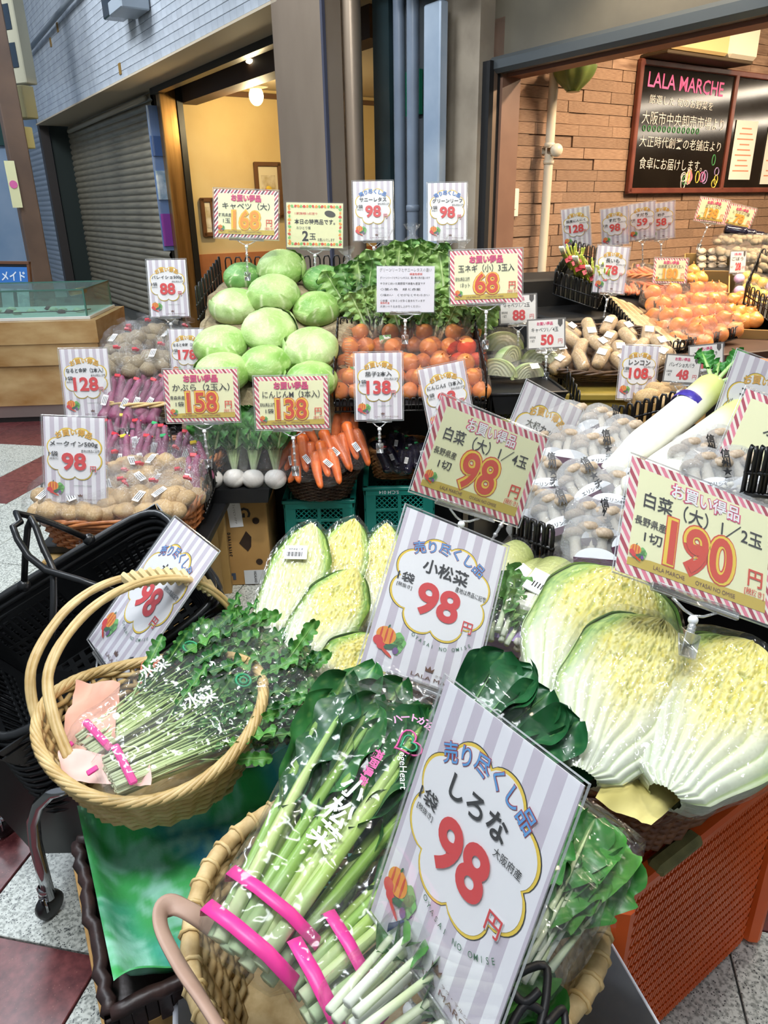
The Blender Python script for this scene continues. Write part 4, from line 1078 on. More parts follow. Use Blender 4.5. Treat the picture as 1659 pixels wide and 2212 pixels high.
def leaf_mb(L_, w, ruf, seed, stalk=.3, c_leaf='#3f7a3c', c_rib='#b9d489', c_stalk='#cfe0a0', sr=.006, nu=12, nv=22, curl=.15, wave=3, tip=.75, frill=0, lobes=0):
    """one leaf with its stalk, lying along +y, face +z"""
    q = MB(); cl, cr_, cs = lin(c_leaf), lin(c_rib), lin(c_stalk); rs = random.Random(seed); ph = rs.uniform(0, 6)
    q.tube([(0, 0, 0), (0, L_ * stalk * .5, .004), (0, L_ * stalk, .006), (0, L_ * (stalk + .3), .003), (0, L_ * .92, .0)], [sr * 1.3, sr * 1.1, sr, sr * .55, sr * .2], 6,
           cols=[mixc(cs, (1, 1, 1), .35), cs, cs, cr_, cr_])
    def P(a, b):
        t = b; x = (a - .5) * 2
        wd = w * (sin(min(1, t / tip) * pi / 2) ** .8 if t < tip else max(.02, cos((t - tip) / (1 - tip) * pi / 2)) ** .65)
        if lobes: wd *= 1 + .45 * (abs(sin(t * lobes * pi)) - .5)
        y = L_ * (stalk * .8 + (1 - stalk * .8) * t)
        z = curl * w * x * x + ruf * w * abs(x) ** 1.5 * sin(wave * 2 * pi * t + ph + x * 2) + ruf * .4 * w * nz((x, t * 4, 0), 2.2, seed) + frill * w * abs(x) ** 3 * sin(t * 50 + x * 3)
        return V((x * wd, y + (frill * w * .3 * sin(t * 60) * abs(x)), z))
    def C(a, b, p):
        x = abs(a - .5) * 2; v = math.exp(-(x / .07) ** 2); s2 = abs(sin(b * 16 - x * 5.5)); v = max(v, .55 * math.exp(-(s2 / .16) ** 2) * (1 - x * .6))
        return mixc(mixc(cl, (cl[0] * .6, cl[1] * .7, cl[2] * .6), .5 + .8 * nz(p, 30, seed)), cr_, v * .7)
    q.grid(P, nu, nv, col=C); return q
LEAF = mat('leaf_green', '#ffffff', '#dfe8dc', 20, .45, vc=True, bump=.2, bscale=60, lo=.2, hi=.8)
LEAFW = mat('leaf_waxy', '#ffffff', '#eef0ea', 20, .36, vc=True, lo=.2, hi=.8)
def hakusai_mb(L_, W_, th, seed, narrow=0.0, yellow=1.0, nu=84, nv=120, tipw=.62, green=1.0):
    """cut Chinese cabbage: cut face towards +z, base at -y; slot 0 cut face, slot 1 outer leaves"""
    wh, ye, li, gr, cream = lin('#dbe1ce'), lin('#decd4a'), lin('#b4cc66'), lin('#6c9c40'), lin('#e9e3a0'); dk = lin('#8f9e34')
    def wprof(t):
        a = .47 + (1 - .47) * sm(0, .45, t) - (1 - tipw) * sm(.72, 1.0, t) * 1.0
        a *= (1 - narrow * t)
        if t < .06: a *= (t / .06 * .8 + .2) ** .5
        if t > .9: a *= max(.03, 1 - ((t - .9) / .1) ** 2) ** .5
        return a * W_ / 2
    def pat(x, t):
        """x -1..1 across, t 0..1 up -> height, colour"""
        q_ = abs(x) ** .9; wob = .35 * nz((x * 2, t * 3, seed), 1.5)
        fan = q_ * 9 + wob * 2.2 - t * 1.2
        rib = abs(sin(fan * pi * .5)); line = math.exp(-(rib / .22) ** 2)
        heart = sm(.22, .52, t - .28 * q_) * sm(1.02, .80, q_ + .12 * t)
        cr_ = nz((x * W_ * 105, t * L_ * 48, seed), 1) * .6 + nz((x * W_ * 260, t * L_ * 120, seed + 5), 1) * .6
        cr2 = abs(nz((x * W_ * 85 + 9 + t * 3, t * L_ * 26, seed + 2), 1)); crack = math.exp(-(cr2 / .045) ** 2)
        ribw = sm(.5, .0, abs(rib - .5) * 1.2) * (1 - sm(.62, .92, t))
        c = mixc(wh, lin('#93b04c'), line * (.30 + .45 * q_)); c = mixc(c, ye, .30 * sm(.1, .35, t) * (1 - q_))
        y_ = mixc(ye, cream, .5 + cr_); y_ = mixc(y_, dk, crack * .65); c = mixc(c, y_, heart * (1 - .55 * ribw * (1 - heart * .4)) * yellow)
        if yellow < .9: c = mixc(c, mixc(li, wh, .5 + cr_), heart * (1 - yellow) * .8)
        e = sm(.66, 1.0, q_ + .22 * sm(.55, 1, t)) * sm(.12, .6, t); c = mixc(c, mixc(li, gr, .5 + cr_ * 1.3), e * .85 * green)
        h = heart * (.0036 * cr_ - .005 * crack) + (1 - heart) * (.0030 * (rib - .5)) + .002 * nz((x * 3, t * 4, seed), 1)
        return h, c
    q = MB(); cc = {}
    def P(a, b):
        x = (a - .5) * 2; t = b; h, c = pat(x, t); cc[(a, b)] = c
        return V((x * wprof(t), L_ * (t - .5), h + .10 * th * (1 - x * x) + .02 * th * sin(t * 3) - (.12 * th * abs(x) ** 6)))
    q.grid(P, nu, nv, col=lambda a, b, p: cc[(a, b)])
    def P2(a, b):
        x = cos(pi * a); t = b; k = sin(pi * a); w_ = wprof(t)
        return V((-x * w_ * (1 + .02 * sin(t * 9)), L_ * (t - .5), -.02 * th - th * k ** .8 * (w_ / (W_ / 2)) ** .7 * (1 + .05 * nz((x * 2, t * 3, seed), 2)) + .003 * sin(a * 40)))
    def C2(a, b, p):
        v = abs(sin(a * 15 + .8 * nz((a * 3, b * 4, seed), 1))); r_ = math.exp(-(v / (.42 * (1 - b) + .05)) ** 2)
        c = mixc(gr, li, .5 + .9 * nz((a * 4, b * 6, seed), 1.5)); c = mixc(c, wh, max(sm(.55, .15, b) , r_ * .8)); return c
    q.grid(P2, 40, 36, mi=1, col=C2)
    return q
CUTF = mat('cut_face', '#ffffff', '#f4f4ee', 40, .34, vc=True, lo=.2, hi=.8, sss=0)
OUTL = mat('outer_leaves', '#ffffff', '#e6ecdf', 18, .4, vc=True, bump=.25, bscale=30, lo=.2, hi=.8)
def wrap_mb(L_, W_, th, seed, narrow=0, tipw=.62, off=.004, crinkle=.02):
    q = MB()
    def wp(t):
        a = .47 + .53 * sm(0, .45, t) - (1 - tipw) * sm(.72, 1, t); a *= 1 - narrow * t
        if t < .06: a *= (t / .06 * .8 + .2) ** .5
        if t > .9: a *= max(.05, 1 - ((t - .9) / .1) ** 2) ** .5
        return a * W_ / 2 + off
    def P(a, b):
        th_ = 2 * pi * a; w_ = wp(b); x = cos(th_) * w_; s_ = sin(th_)
        z = (.10 * th + off + .003) * max(0, s_) ** .5 if s_ > 0 else -(th * (w_ / (W_ / 2)) ** .7 + off + .02 * th) * (-s_) ** .8
        n_ = crinkle * th * nz((x * 30, b * 9, s_ * 2), 1, seed)
        return V((x, (L_ + 2 * off) * (b - .5), z + n_))
    q.grid(P, 40, 26, cu=True); return q

# ------------------------------------------------------------------ back stand: cabbages on sackcloth steps
def up(p, lean=20, yaw=0, roll=0, s=1.0):
    """local +y points up and leans away from the viewer, +z faces the viewer"""
    return T(V(p)) @ Matrix.Rotation(rad(yaw), 4, 'Z') @ Matrix.Rotation(rad(90 - lean), 4, 'X') @ Matrix.Rotation(rad(roll), 4, 'Z') @ S(s)
def lay(p, yaw=0, pitch=0, roll=0, s=1.0):
    return T(V(p)) @ Matrix.Rotation(rad(yaw), 4, 'Z') @ Matrix.Rotation(rad(pitch), 4, 'X') @ Matrix.Rotation(rad(roll), 4, 'Y') @ S(s)
BP = mat('black_plastic', '#17181a', '#222326', 8, .42, lo=.3, hi=.7)
st = thing('display_stand', 'black stepped stand under the cabbages and onions', 'display stand', T((-.17, 3.0, 0)))
for c, d in (((-.24, -.13, .725), (.60, .50, .03)), ((-.24, .10, .45), (.60, .28, .88)), ((-.24, .38, .48), (.60, .3, .96)), ((.27, .22, .31), (.50, .50, .60)), ((-.53, -.33, .36), (.02, .05, .72)), ((.03, -.30, .35), (.02, .05, .70)), ((.52, -.30, .30), (.02, .05, .62))):
    q = MB(); q.box(c, d, .01); q.build('step_block', [BP], st, False)
JUTE = mat('jute_sackcloth', '#8f8064', '#a8997a', 90, .9, bump=.5, bscale=200)
t = thing('sackcloth', 'brown jute sackcloth draped over the cabbage steps', 'cloth', T((-.43, 2.62, 0)))
prof = [(-.01, .56), (-.012, .66), (0, .755), (.06, .765), (.32, .79), (.335, .84), (.345, .905), (.42, .925), (.54, .94), (.56, .985), (.57, 1.02), (.66, 1.035), (.88, 1.05)]
q = MB(); n_ = len(prof) - 1
def PJ(a, b):
    i = min(n_ - 1, int(b * n_)); f_ = b * n_ - i; y = prof[i][0] + (prof[i + 1][0] - prof[i][0]) * f_; z = prof[i][1] + (prof[i + 1][1] - prof[i][1]) * f_
    x = (a - .5) * .60; e = sm(.86, 1, abs(a - .5) * 2)
    return V((x + .02 * nz((y * 6, z * 9, 1), 1) * e, y + .012 * nz((x * 14, z * 10, 3), 1) - .01 * e, z + .014 * nz((x * 11, y * 9, 7), 1) - .02 * e * e + .01 * sin(x * 30) * (1 - e)))
q.grid(PJ, 60, 60); q.build('cloth', [JUTE], t)
q = MB()
for k in range(70):
    x = -.30 + k * .6 / 70; q.tube([(x, -.012, .565), (x + R.uniform(-.006, .006), -.016, .545 - R.random() * .015)], .0011, 3)
for k in range(36):
    z = .60 + .010 * k; q.tube([(.30, .02, z), (.315 + R.random() * .012, .015, z + R.uniform(-.006, .003))], .0011, 3)
q.build('fringe', [JUTE], t, True, kind='stuff')
q = MB()
def PF(a, b): return V((.27 + .09 * a + .02 * sin(b * 9), .10 + .36 * b - .05 * a, .80 + .16 * b - .12 * a * a + .02 * nz((a * 3, b * 6, 2), 1)))
q.grid(PF, 10, 22); q.build('loose_flap', [JUTE], t)
wr = thing('wire_rack', 'black wire rack behind and beside the cabbages', 'rack', T((-.43, 3.2, 1.0)))
loops(wr, (-.29, .36, .02), (.30, .36, .02), .12, 13, .0035)
loops(wr, (-.30, -.2, -.06), (-.30, .34, .03), .12, 9, .0035)
CP = [('#7cab4c', '#b9d58a'), ('#93bd62', '#c6dd9a'), ('#a9ca7c', '#d6e5b2'), ('#5e9650', '#86b666')]
CLF = [mat('cabbage_wrapper', '#ffffff', '#e6efd9', 14, .45, vc=True, bump=.3, bscale=24, lo=.2, hi=.8)]
cab_me = [mesh_only(cabbage_mesh(k * 7 + 3, *CP[k]), 'head', [CAB[k % 2]]) for k in range(4)]
clf_me = [mesh_only(cabbage_leaf(k * 5 + 1, CP[k][0], CP[k][1], .6 + k), 'wrapper_leaf', CLF) for k in range(4)]
for x, y, hw, D, var, yaw, tilt, lab in (
    (525, 598, 41, 3.15, 3, 20, 25, 'dark green cabbage at the left end of the top step'),
    (608, 580, 50, 3.12, 1, 75, 35, 'big pale green cabbage standing highest at the middle of the top step'),
    (696, 604, 41, 3.12, 3, 130, 28, 'dark green cabbage at the right end of the top step'),
    (508, 662, 52, 2.98, 2, 200, 22, 'light green cabbage at the left end of the middle step'),
    (590, 636, 55, 2.98, 1, 310, 28, 'yellow-green oval cabbage in the centre, just below the top one'),
    (684, 667, 49, 2.97, 0, 250, 24, 'cabbage with one dark green half at the right end of the middle step'),
    (478, 747, 56, 2.74, 1, 40, 26, 'large cabbage at the left of the front step'),
    (581, 714, 58, 2.76, 2, 160, 40, 'very pale whitish cabbage on top in the centre of the front pile'),
    (672, 753, 58, 2.70, 2, 285, 34, 'pale cabbage with a torn upright leaf at the right of the front step'),
    (574, 787, 55, 2.66, 0, 95, 24, 'green cabbage under the whitish one in the front pile'),
    (480, 806, 58, 2.62, 1, 10, 18, 'cabbage low at the front left, behind the turnip price card'),
    (672, 822, 56, 2.60, 0, 210, 18, 'cabbage low at the front right, behind the carrot price card')):
    r_ = hw * D / FPX
    t = thing('cabbage', lab, 'cabbage', T(at(x, y, D)) @ Matrix.Rotation(rad(tilt * .7), 4, 'X') @ Matrix.Rotation(rad(yaw), 4, 'Z') @ S(r_ * 1.04), 'cabbages on the sackcloth steps')
    part_of(cab_me[var], 'head', t); part_of(clf_me[var if var < 3 else 3], 'wrapper_leaf', t, Matrix.Rotation(rad(yaw * 3), 4, 'Z'))
# ------------------------------------------------------------------ onions in nets
ob = thing('wire_basket', 'wide black wire basket full of netted onions', 'basket', T((.1, 2.75, 0)))
loops(ob, (-.27, .24, .84), (.27, .24, .84), .10, 12, .0035)
loops(ob, (.27, -.20, .70), (.27, .24, .84), .11, 10, .0035)
loops(ob, (-.27, -.20, .70), (-.27, .24, .84), .11, 10, .0035)
loops(ob, (-.27, -.21, .675), (.27, -.21, .675), .045, 22, .003)
q = MB(); q.add([(-.27, -.20, .69), (.27, -.20, .69), (.27, .24, .80), (-.27, .24, .80)], [(0, 1, 2, 3)]); q.build('tray', [BP], ob)
on_me = get('onion', onion_mb, [ONI])
ony_me = get('onion_light', onion_mb, [ONY])
NET = film('onion_net', tint='#fff0e6', haze=.03, bump=.8, scale=160, gl=.05, rough=.25)
NETR = film('onion_net_red', tint='#ffb0a4', haze=.03, bump=.8, scale=160, gl=.05, rough=.25)
def onion_net(M, lab, me, n=3, red=False, sz=.036, tagm=None, group='netted onions in the wide wire basket'):
    t = thing('onion_net', lab, 'onions', M, group)
    pts = [(-sz * .95, -.01, 0), (sz * .95, -.012, .004), (0, sz * 1.1, sz * .75)][:n]
    for p in pts:
        part_of(me, 'onion', t, T(p) @ Matrix.Rotation(R.uniform(0, 6), 4, 'Z') @ Matrix.Rotation(R.uniform(-1.3, 1.3), 4, 'X') @ S(sz * R.uniform(.92, 1.06)))
    part_of(get('net_bag' + str(red), lambda: bag_mb(1, 1, .72, True, 3, 20, 16, .06), [NETR if red else NET]), 'net', t, T((0, .012, sz * .3)) @ S(sz * 2.02, sz * 1.75, sz * 1.9))
    if tagm is not None:
        q = MB(); q.box((0, 0, 0), (.045, .032, .001), 0); q.build('printed_tag', [mat('net_tag', '#eef0ec', '#7fae74', 60, .5, lo=.45, hi=.5)], t, False, tagm)
    return t
rows_o = [('back row', 716, 2.93, [(893, 0), (1002, 0)]), ('second row', 745, 2.87, [(775, 0), (840, 0), (915, 0), (985, 1)]), ('third row', 778, 2.79, [(762, 0), (850, 0), (930, 0), (1010, 2)]),
          ('fourth row', 812, 2.72, [(768, 0), (880, 0), (948, 0), (1008, 1)]), ('front row', 842, 2.64, [(754, 0), (905, 0), (965, 0), (1020, 0)])]
for rn, y, D, xs in rows_o:
    for k, (x, f_) in enumerate(xs):
        sz = .037 if rn != 'front row' else .034
        onion_net(lay(at(x, y, D), R.uniform(-35, 35), 28, 0), 'net of brown onions, %s from left in the %s, wire basket%s' % (ORD[k], rn, ' in red net' if f_ == 2 else ''),
                  ony_me if f_ == 1 else on_me, 3, f_ == 2, sz, lay((0.0, -.03, .05), 10, 60) if (rn, k) in (('second row', 1), ('fourth row', 0)) else None)
# ------------------------------------------------------------------ bagged lettuces
lb = thing('wire_rack', 'black wire rack holding the bagged lettuces', 'rack', T((.1, 3.2, 0)))
loops(lb, (-.25, .22, .98), (.27, .22, .98), .10, 12, .0035); loops(lb, (-.25, -.16, .88), (.28, -.16, .88), .05, 16, .003)
q = MB(); q.box((0, .03, .86), (.54, .42, .03), .004); q.build('tray', [BP], lb, False)
LET = [mesh_only(leaf_mb(1.0, .17, .34, k, .30, '#b2d284', '#cbdf9e', '#eef3d8', .03, 16, 44, .5, 5, .8, .16, lobes=8), 'leaf', [LEAF]) for k in (1, 2, 3)]
LED = [mesh_only(leaf_mb(1.0, .17, .34, k, .30, '#80b066', '#a8c888', '#e4edcc', .03, 16, 44, .5, 5, .8, .16, lobes=8), 'leaf', [LEAF]) for k in (4, 5)]
lbag = mesh_only(bag_mb(.36, .62, .22, True, 5, 30, 24, .16), 'bag', [FC])
for k, (x, y, D, sc, roll, dk, lab) in enumerate(((768, 615, 3.06, .27, 14, 1, 'bagged lettuce at the far left, leaning outwards'), (800, 655, 2.98, .22, 8, 0, 'short bagged lettuce at the front left beside the burlap flap'),
        (843, 580, 3.14, .28, 4, 0, 'bagged lettuce behind the left edge of the information sheet'), (893, 566, 3.20, .28, -3, 1, 'tallest bagged lettuce in the middle, film gathered to a peak'),
        (938, 585, 3.16, .27, -6, 0, 'bagged leaf lettuce behind the right edge of the information sheet'), (985, 600, 3.08, .29, -10, 0, 'bagged leaf lettuce with pale stalks beside the small-onion card'),
        (1000, 662, 2.96, .24, -14, 0, 'pale-stalked lettuce bag under the small-onion price card'), (880, 668, 2.95, .22, 0, 1, 'bagged lettuce under the information sheet, left one'), (935, 672, 2.95, .22, -4, 0, 'bagged lettuce under the information sheet, right one'))):
    t = thing('lettuce_bag', lab, 'lettuce', up(at(x, y + 22, D - .03), 22, R.uniform(-12, 12), -roll * -1, sc * .88), 'bagged lettuces behind the onions')
    for j in range(13):
        a = (j - 6) * 6; me = (LED if dk and j % 2 else LET)[j % 2]
        part_of(me, 'leaf', t, T((.02 * (j - 6), -.52 + .03 * (j % 3), -.09 + .06 * (j % 4))) @ Matrix.Rotation(rad(-a * .8), 4, 'Z') @ Matrix.Rotation(rad((j % 3) * 16 - 10), 4, 'X') @ Matrix.Rotation(rad(a * 1.2), 4, 'Y'))
    part_of(lbag, 'bag', t)
# ------------------------------------------------------------------ left back: potato, sweet potato and turnip baskets
po = [mesh_only(potato_mb(k), 'potato', [POT]) for k in range(3)]; pd = [mesh_only(potato_mb(k + 9, 1.15), 'potato', [POD]) for k in range(3)]
pbag = mesh_only(bag_mb(1, 1, .72, True, 7, 24, 20, .10), 'bag', [F1])
sbag = mesh_only(bag_mb(1, 1, .8, True, 12, 20, 20, .12), 'bag', [F1])
def ties(parent, y, z, m=TAPE, r=.008):
    q = MB(); q.box((0, 0, 0), (r * 2.4, r * 1.3, r * 1.3), .001); q.box((r * 1.2, 0, 0), (r * 2.4, r * .5, r * 1.6), .0005, M=Matrix.Rotation(.5, 4, 'Y')); return q.build('tape_tie', [m], parent, False, T((0, y, z)))
def potato_bag(M, lab, me, n=6, r=.030, w_=.085, tp=TAPE, stick=True, group=None):
    t = thing('potato_bag', lab, 'potatoes', M, group); rs = random.Random(hash(lab) % 999 if False else len(lab) * 7 + n)
    spots = [(-.6, -.5, 0), (.5, -.55, .05), (-.05, 0, .35), (-.62, .35, .1), (.6, .25, .12), (.05, .55, .0), (.1, -.75, .3)]
    for k in range(n):
        a, b, c = spots[k]
        part_of(me[k % 3], 'potato', t, T((a * w_ * .8, b * w_ * .75, c * w_ * .7)) @ Matrix.Rotation(rs.uniform(0, 6), 4, 'Z') @ Matrix.Rotation(rs.uniform(-.5, .5), 4, 'X') @ S(r * rs.uniform(.85, 1.1)))
    part_of(pbag, 'bag', t, T((0, .01, .01)) @ S(w_ * 1.12, w_ * 1.18, w_ * .78))
    ties(t, w_ * 1.18, .012, tp)
    if stick: sticker(t, lay((rs.uniform(-.02, .02), -.01, w_ * .62), rs.uniform(-40, 40)))
    return t
# upper potato basket (fresh, earthy)
wicker('shallow_basket', 'wicker basket of earthy bagged potatoes beside the far shutters', T((-.98, 3.12, .69)), .20, .14, .23, .17, .07, 5, 26, .006, 'honey', 3)
q = [(262, 745), (300, 735), (338, 722), (372, 735), (258, 785), (300, 790), (335, 778), (375, 780)]
for k, (x, y) in enumerate(q):
    potato_bag(lay(at(x, y, 3.12 - (y - 722) * .0035), R.uniform(-50, 50), 30), 'bag of earthy potatoes, %s from the left in the %s row, upper left basket' % (ORD[k % 4], 'back' if k < 4 else 'front'),
               pd, 6, .03, .075, TAPE, k % 3 == 0, 'earthy bagged potatoes')
# sweet potatoes, pale tray above
swp = [mesh_only(long_mb(1, .13, k, .08, .45, .2, 18, 10, .08), 'sweet_potato', [SWP]) for k in range(3)]
def sweet_bag(M, lab, n=2, L_=.20, tp=TAPE, group='bagged sweet potatoes'):
    t = thing('sweet_potato_bag', lab, 'sweet potatoes', M, group)
    for k in range(n):
        part_of(swp[(k + len(lab)) % 3], 'sweet_potato', t, T(((k - (n - 1) / 2) * L_ * .27, 0, (k % 2) * .008)) @ Matrix.Rotation((k - .5) * .1, 4, 'Z') @ Matrix.Rotation(pi if k else 0, 4, 'Y') @ S(L_))
    part_of(sbag, 'bag', t, T((0, .0, .004)) @ S(L_ * .30, L_ * .52, L_ * .22)); ties(t, L_ * .50, .006, tp, .009)
    sticker(t, lay((R.uniform(-.02, .02), -.02, L_ * .17), R.uniform(-15, 15)), .020, .042); return t
wicker('wicker_tray', 'shallow pale wicker tray of bagged sweet potatoes', T((-.90, 2.90, .58)), .17, .12, .23, .19, .085, 8, 34, .0052, 'pale', 2.2)
tr = thing('wire_rack', 'black wire rack under the pale sweet potato tray', 'rack', T((-.9, 2.9, 0)))
loops(tr, (-.24, -.14, .50), (.26, -.14, .50), .07, 16, .003); loops(tr, (-.26, -.16, .46), (-.26, .2, .52), .10, 8, .003)
q = MB(); q.box((0, .02, .53), (.5, .36, .05), .004); q.box((0, .06, .26), (.44, .3, .5), .004); q.build('shelf', [BP], tr, False)
for k, (x, y, yw) in enumerate(((258, 838, 10), (292, 852, 4), (325, 858, -14), (355, 850, -20), (382, 840, -24), (245, 862, 6), (278, 868, -4), (310, 868, -10), (340, 870, -18))):
    sweet_bag(up(at(x, y, 2.86 if k < 5 else 2.80), 38, 0, -yw * -1 * .9 - 12), 'bag of purple sweet potatoes, %s from left in the %s row, pale wicker tray' % (ORD[k if k < 5 else k - 5], 'back' if k < 5 else 'front'), 2, .19)
# lower left wire rack with wicker basket
lw = thing('wire_rack', 'black wire rack around the low brown wicker basket', 'rack', T((-.83, 2.35, 0)))
loops(lw, (-.275, -.20, .42), (-.275, .24, .50), .10, 8, .0035); loops(lw, (.24, -.12, .42), (.24, .3, .50), .10, 10, .0035); loops(lw, (-.27, .28, .50), (.26, .28, .50), .1, 14, .0035)
q = MB(); q.box((0, 0, .36), (.53, .5, .03), .004); q.build('shelf', [BP], lw, False)
wicker('wicker_basket', 'low brown wicker basket of bagged potatoes behind the black shopping basket', T((-.83, 2.20, .385)), .215, .15, .232, .20, .10, 9, 40, .0058, 'rust', 4, amp=1.1)
wicker('wicker_basket', 'flat wicker basket of sweet potatoes between the two potato baskets', T((-.83, 2.53, .44)), .225, .12, .25, .15, .10, 7, 36, .0058, 'rust', 4)
for k, (x, y, r0) in enumerate(((232, 950, 10), (262, 938, -6), (290, 950, 8), (318, 955, -12), (345, 962, 5), (232, 980, -8), (272, 985, 14), (310, 985, -4), (352, 985, 8), (395, 975, -10), (425, 965, 12), (428, 1000, 4), (415, 1030, -8))):
    sweet_bag(up(at(x, y, 2.74 - (y - 940) * .0035), 40, R.uniform(-20, 20), r0), 'bag of sweet potatoes, %s in the %s row, flat left basket' % (ORD[k if k < 5 else (k - 5 if k < 10 else k - 10)], 'back' if k < 5 else ('front' if k < 10 else 'right end')), 2, .15, [TAPE, TAPY, TAPE, TAPG, TAPE][k % 5])
for k, (x, y) in enumerate(((225, 1035), (285, 1015), (340, 1010), (385, 1020), (245, 1065), (300, 1050), (360, 1055), (395, 1062), (120, 1088), (165, 1092), (215, 1090), (265, 1088), (320, 1092), (370, 1085))):
    row, i = ('back', k) if k < 4 else (('middle', k - 4) if k < 8 else ('front', k - 8))
    potato_bag(lay(at(x, y, {'back': 2.52, 'middle': 2.40, 'front': 2.24}[row]), R.uniform(-60, 60), 24), 'bag of pale potatoes, %s from left in the %s row, low wicker basket' % (ORD[i], row), po, 7, .031, .085, TAPE, k % 4 != 3, 'pale bagged potatoes')
carton('cardboard_box', 'yellowish cardboard box under the low potato basket', T((-.84, 2.24, 0)), .46, .38, .34, CARDY, False)
carton('cardboard_box', 'narrow yellowish box left of the banana box', T((-.66, 2.62, 0)) @ Matrix.Rotation(rad(8), 4, 'Z'), .10, .36, .34, CARDY, False)
# banana box standing on end with a tray of turnips
t = thing('banana_box', 'brown fruit carton on end reading PRODUCT OF THE PHILIPPINES', 'box', T((-.56, 2.66, 0)) @ Matrix.Rotation(rad(2), 4, 'Z'))
q = MB(); q.box((0, 0, .185), (.235, .3, .37), .004); q.build('body', [CARDB], t, False)
FB = T((0, -.1512, .185)) @ Matrix.Rotation(pi / 2, 4, 'X')
KR = mat('box_print', '#2a2420', rough=.7)
q = MB(); put(q, 'PRODUCT OF THE PHILIPPINES', -.094, .02, .016, 0.0, .01, 0, w=.28, rot=-pi / 2, res=2); q.build('origin_lettering', [KR], t, False, FB)
q = MB(); put(q, 'BANANAS', -.035, -.01, .022, 0, .015, 0, w=.10, rot=-pi / 2, res=2); q.build('content_lettering', [KR], t, False, FB)
q = MB(); put(q, '5', -.05, -.145, .06, 0, .03, 0, rot=-pi / 2, res=2); q.build('number_lettering', [mat('box_print_blue', '#3d4a60', rough=.7)], t, False, FB)
q = MB(); put(q, 'G', .035, .12, .045, 0, .03, 0, rot=-pi / 2, res=2); q.build('letter_lettering', [KR], t, False, FB)
for x, y, r_ in ((-.055, .085, .012), (.075, .085, .013), (-.06, -.085, .012), (.075, -.085, .013)):
    q = MB(); q.lathe([(0, 0), (r_, 0)], 14); q.build('vent_hole', [mat('hole_brown', '#2e1e12', rough=.9)], t, False, FB @ T((x, y, .0006)))
q = MB(); q.poly([(.0, .045), (.018, .02), (.014, -.02), (0, -.04), (-.03, -.005)], 0); q.build('torn_hole', [MATS['hole_brown']], t, False, FB @ T((.035, 0, .0006)))
q = MB(); q.box((0, 0, 0), (.05, .105, .001), 0); o = q.build('white_label', [STK], t, False, FB @ T((.0, .115, .001)) @ Matrix.Rotation(.06, 4, 'Z'))
q = MB(); put(q, 'フィリピン バナナ', 0, 0, .009, .001, 0, 0, w=.08, rot=-pi / 2, res=1); q.build('label_lettering', [KR], o, False)
q = MB(); q.box((0, 0, 0), (.085, .06, .001), 0); o = q.build('grey_label', [mat('label_grey', '#c3c7cc')], t, False, FB @ T((.055, -.15, .001)))
q = MB(); put(q, 'HIGHLAND', 0, 0, .01, .001, .01, 0, w=.05, rot=-pi / 2, res=2); q.build('label_lettering', [KR], o, False)
t = thing('black_tray', 'black tray holding the bagged turnips above the carton', 'tray', T((-.54, 2.52, .375)))
q = MB(); taper(q, .25, .27, .18, .2, 0, .055); q.build('tray_body', [BP], t, False)
TUR = mat('turnip_white', '#efe9e2', '#f7f4ef', 6, .35, lo=.3, hi=.7, sss=0)
tl = [mesh_only(leaf_mb(1, .20, .30, k + 20, .42, '#62a854', '#b8d692', '#c9dea2', .022, 12, 20, .3, 3, .8, .03), 'leaf', [LEAF]) for k in range(3)]
tbag = mesh_only(bag_mb(1, 1, .4, False, 15, 26, 22, .10), 'bag', [FC])
for b, (x, lab) in enumerate(((482, 'clear bag of two white turnips with leaves, the left bag'), (572, 'clear bag of two white turnips with leaves, the right bag'))):
    t = thing('turnip_bag', lab, 'turnips', up(at(x, 985, 2.62), 22, 0, -1 if b else 1), 'bagged turnips on the black tray')
    for s_ in (-1, 1):
        q = MB(); q.ball((0, 0, 0), (1, .9, 1), 24, 14, disp=lambda u: 1 - .06 * sm(.8, 1, u.y) + .04 * sm(.96, 1, -u.y)); tb = q.build('turnip', [TUR], t, True, T((s_ * .040, -.082, .012)) @ S(.040))
        for k in range(7):
            a = (k - 3) * 5 + s_ * -2
            part_of(tl[(k + b) % 3], 'leaf', t, T((s_ * .040, -.06, .004 + .006 * (k % 2))) @ Matrix.Rotation(rad(-a), 4, 'Z') @ Matrix.Rotation(rad((k % 3) * 4 - 4), 4, 'X') @ S(.24))
    part_of(tbag, 'bag', t, T((0, .03, .02)) @ S(.090, .155, .19))
# ------------------------------------------------------------------ green crates with carrots and aubergines
GC = mat('green_crate', '#157a6e', '#1b8a7c', 4, .4)
crate('plastic_crate', 'green plastic crate on the floor under the carrots, the lower one', T((-.245, 2.72, 0.0)), .255, .34, .165, GC)
crate('plastic_crate', 'green plastic crate directly under the carrot basket, the upper one', T((-.245, 2.72, .17)), .255, .34, .165, GC)
cr_ = crate('plastic_crate', 'green plastic crate with white lettering under the aubergine basket', T((.06, 2.78, .17)), .26, .34, .19, GC)
q = MB(); put(q, 'S.C.H 014', .04, .085, .014, 0, .01, 0, w=.075, res=2); q.build('crate_lettering', [INK['white']], cr_, False, T((0, -.1785, .09)) @ Matrix.Rotation(pi / 2, 4, 'X') @ Matrix.Rotation(pi, 4, 'Z') @ T((0, -.165, 0)))
crate('plastic_crate', 'green plastic crate on the floor below the lettered one', T((.06, 2.78, 0.0)), .26, .34, .165, GC)
wicker('wicker_basket', 'round dark brown wicker basket of bagged carrots', T((-.235, 2.60, .345)), .105, .09, .145, .13, .095, 13, 36, .004, 'dark', 2.2, rim=4)
cars = [mesh_only(long_mb(1, .105, k + 2, .03, .42, .12, 20, 12, .02), 'carrot', [CAR]) for k in range(3)]
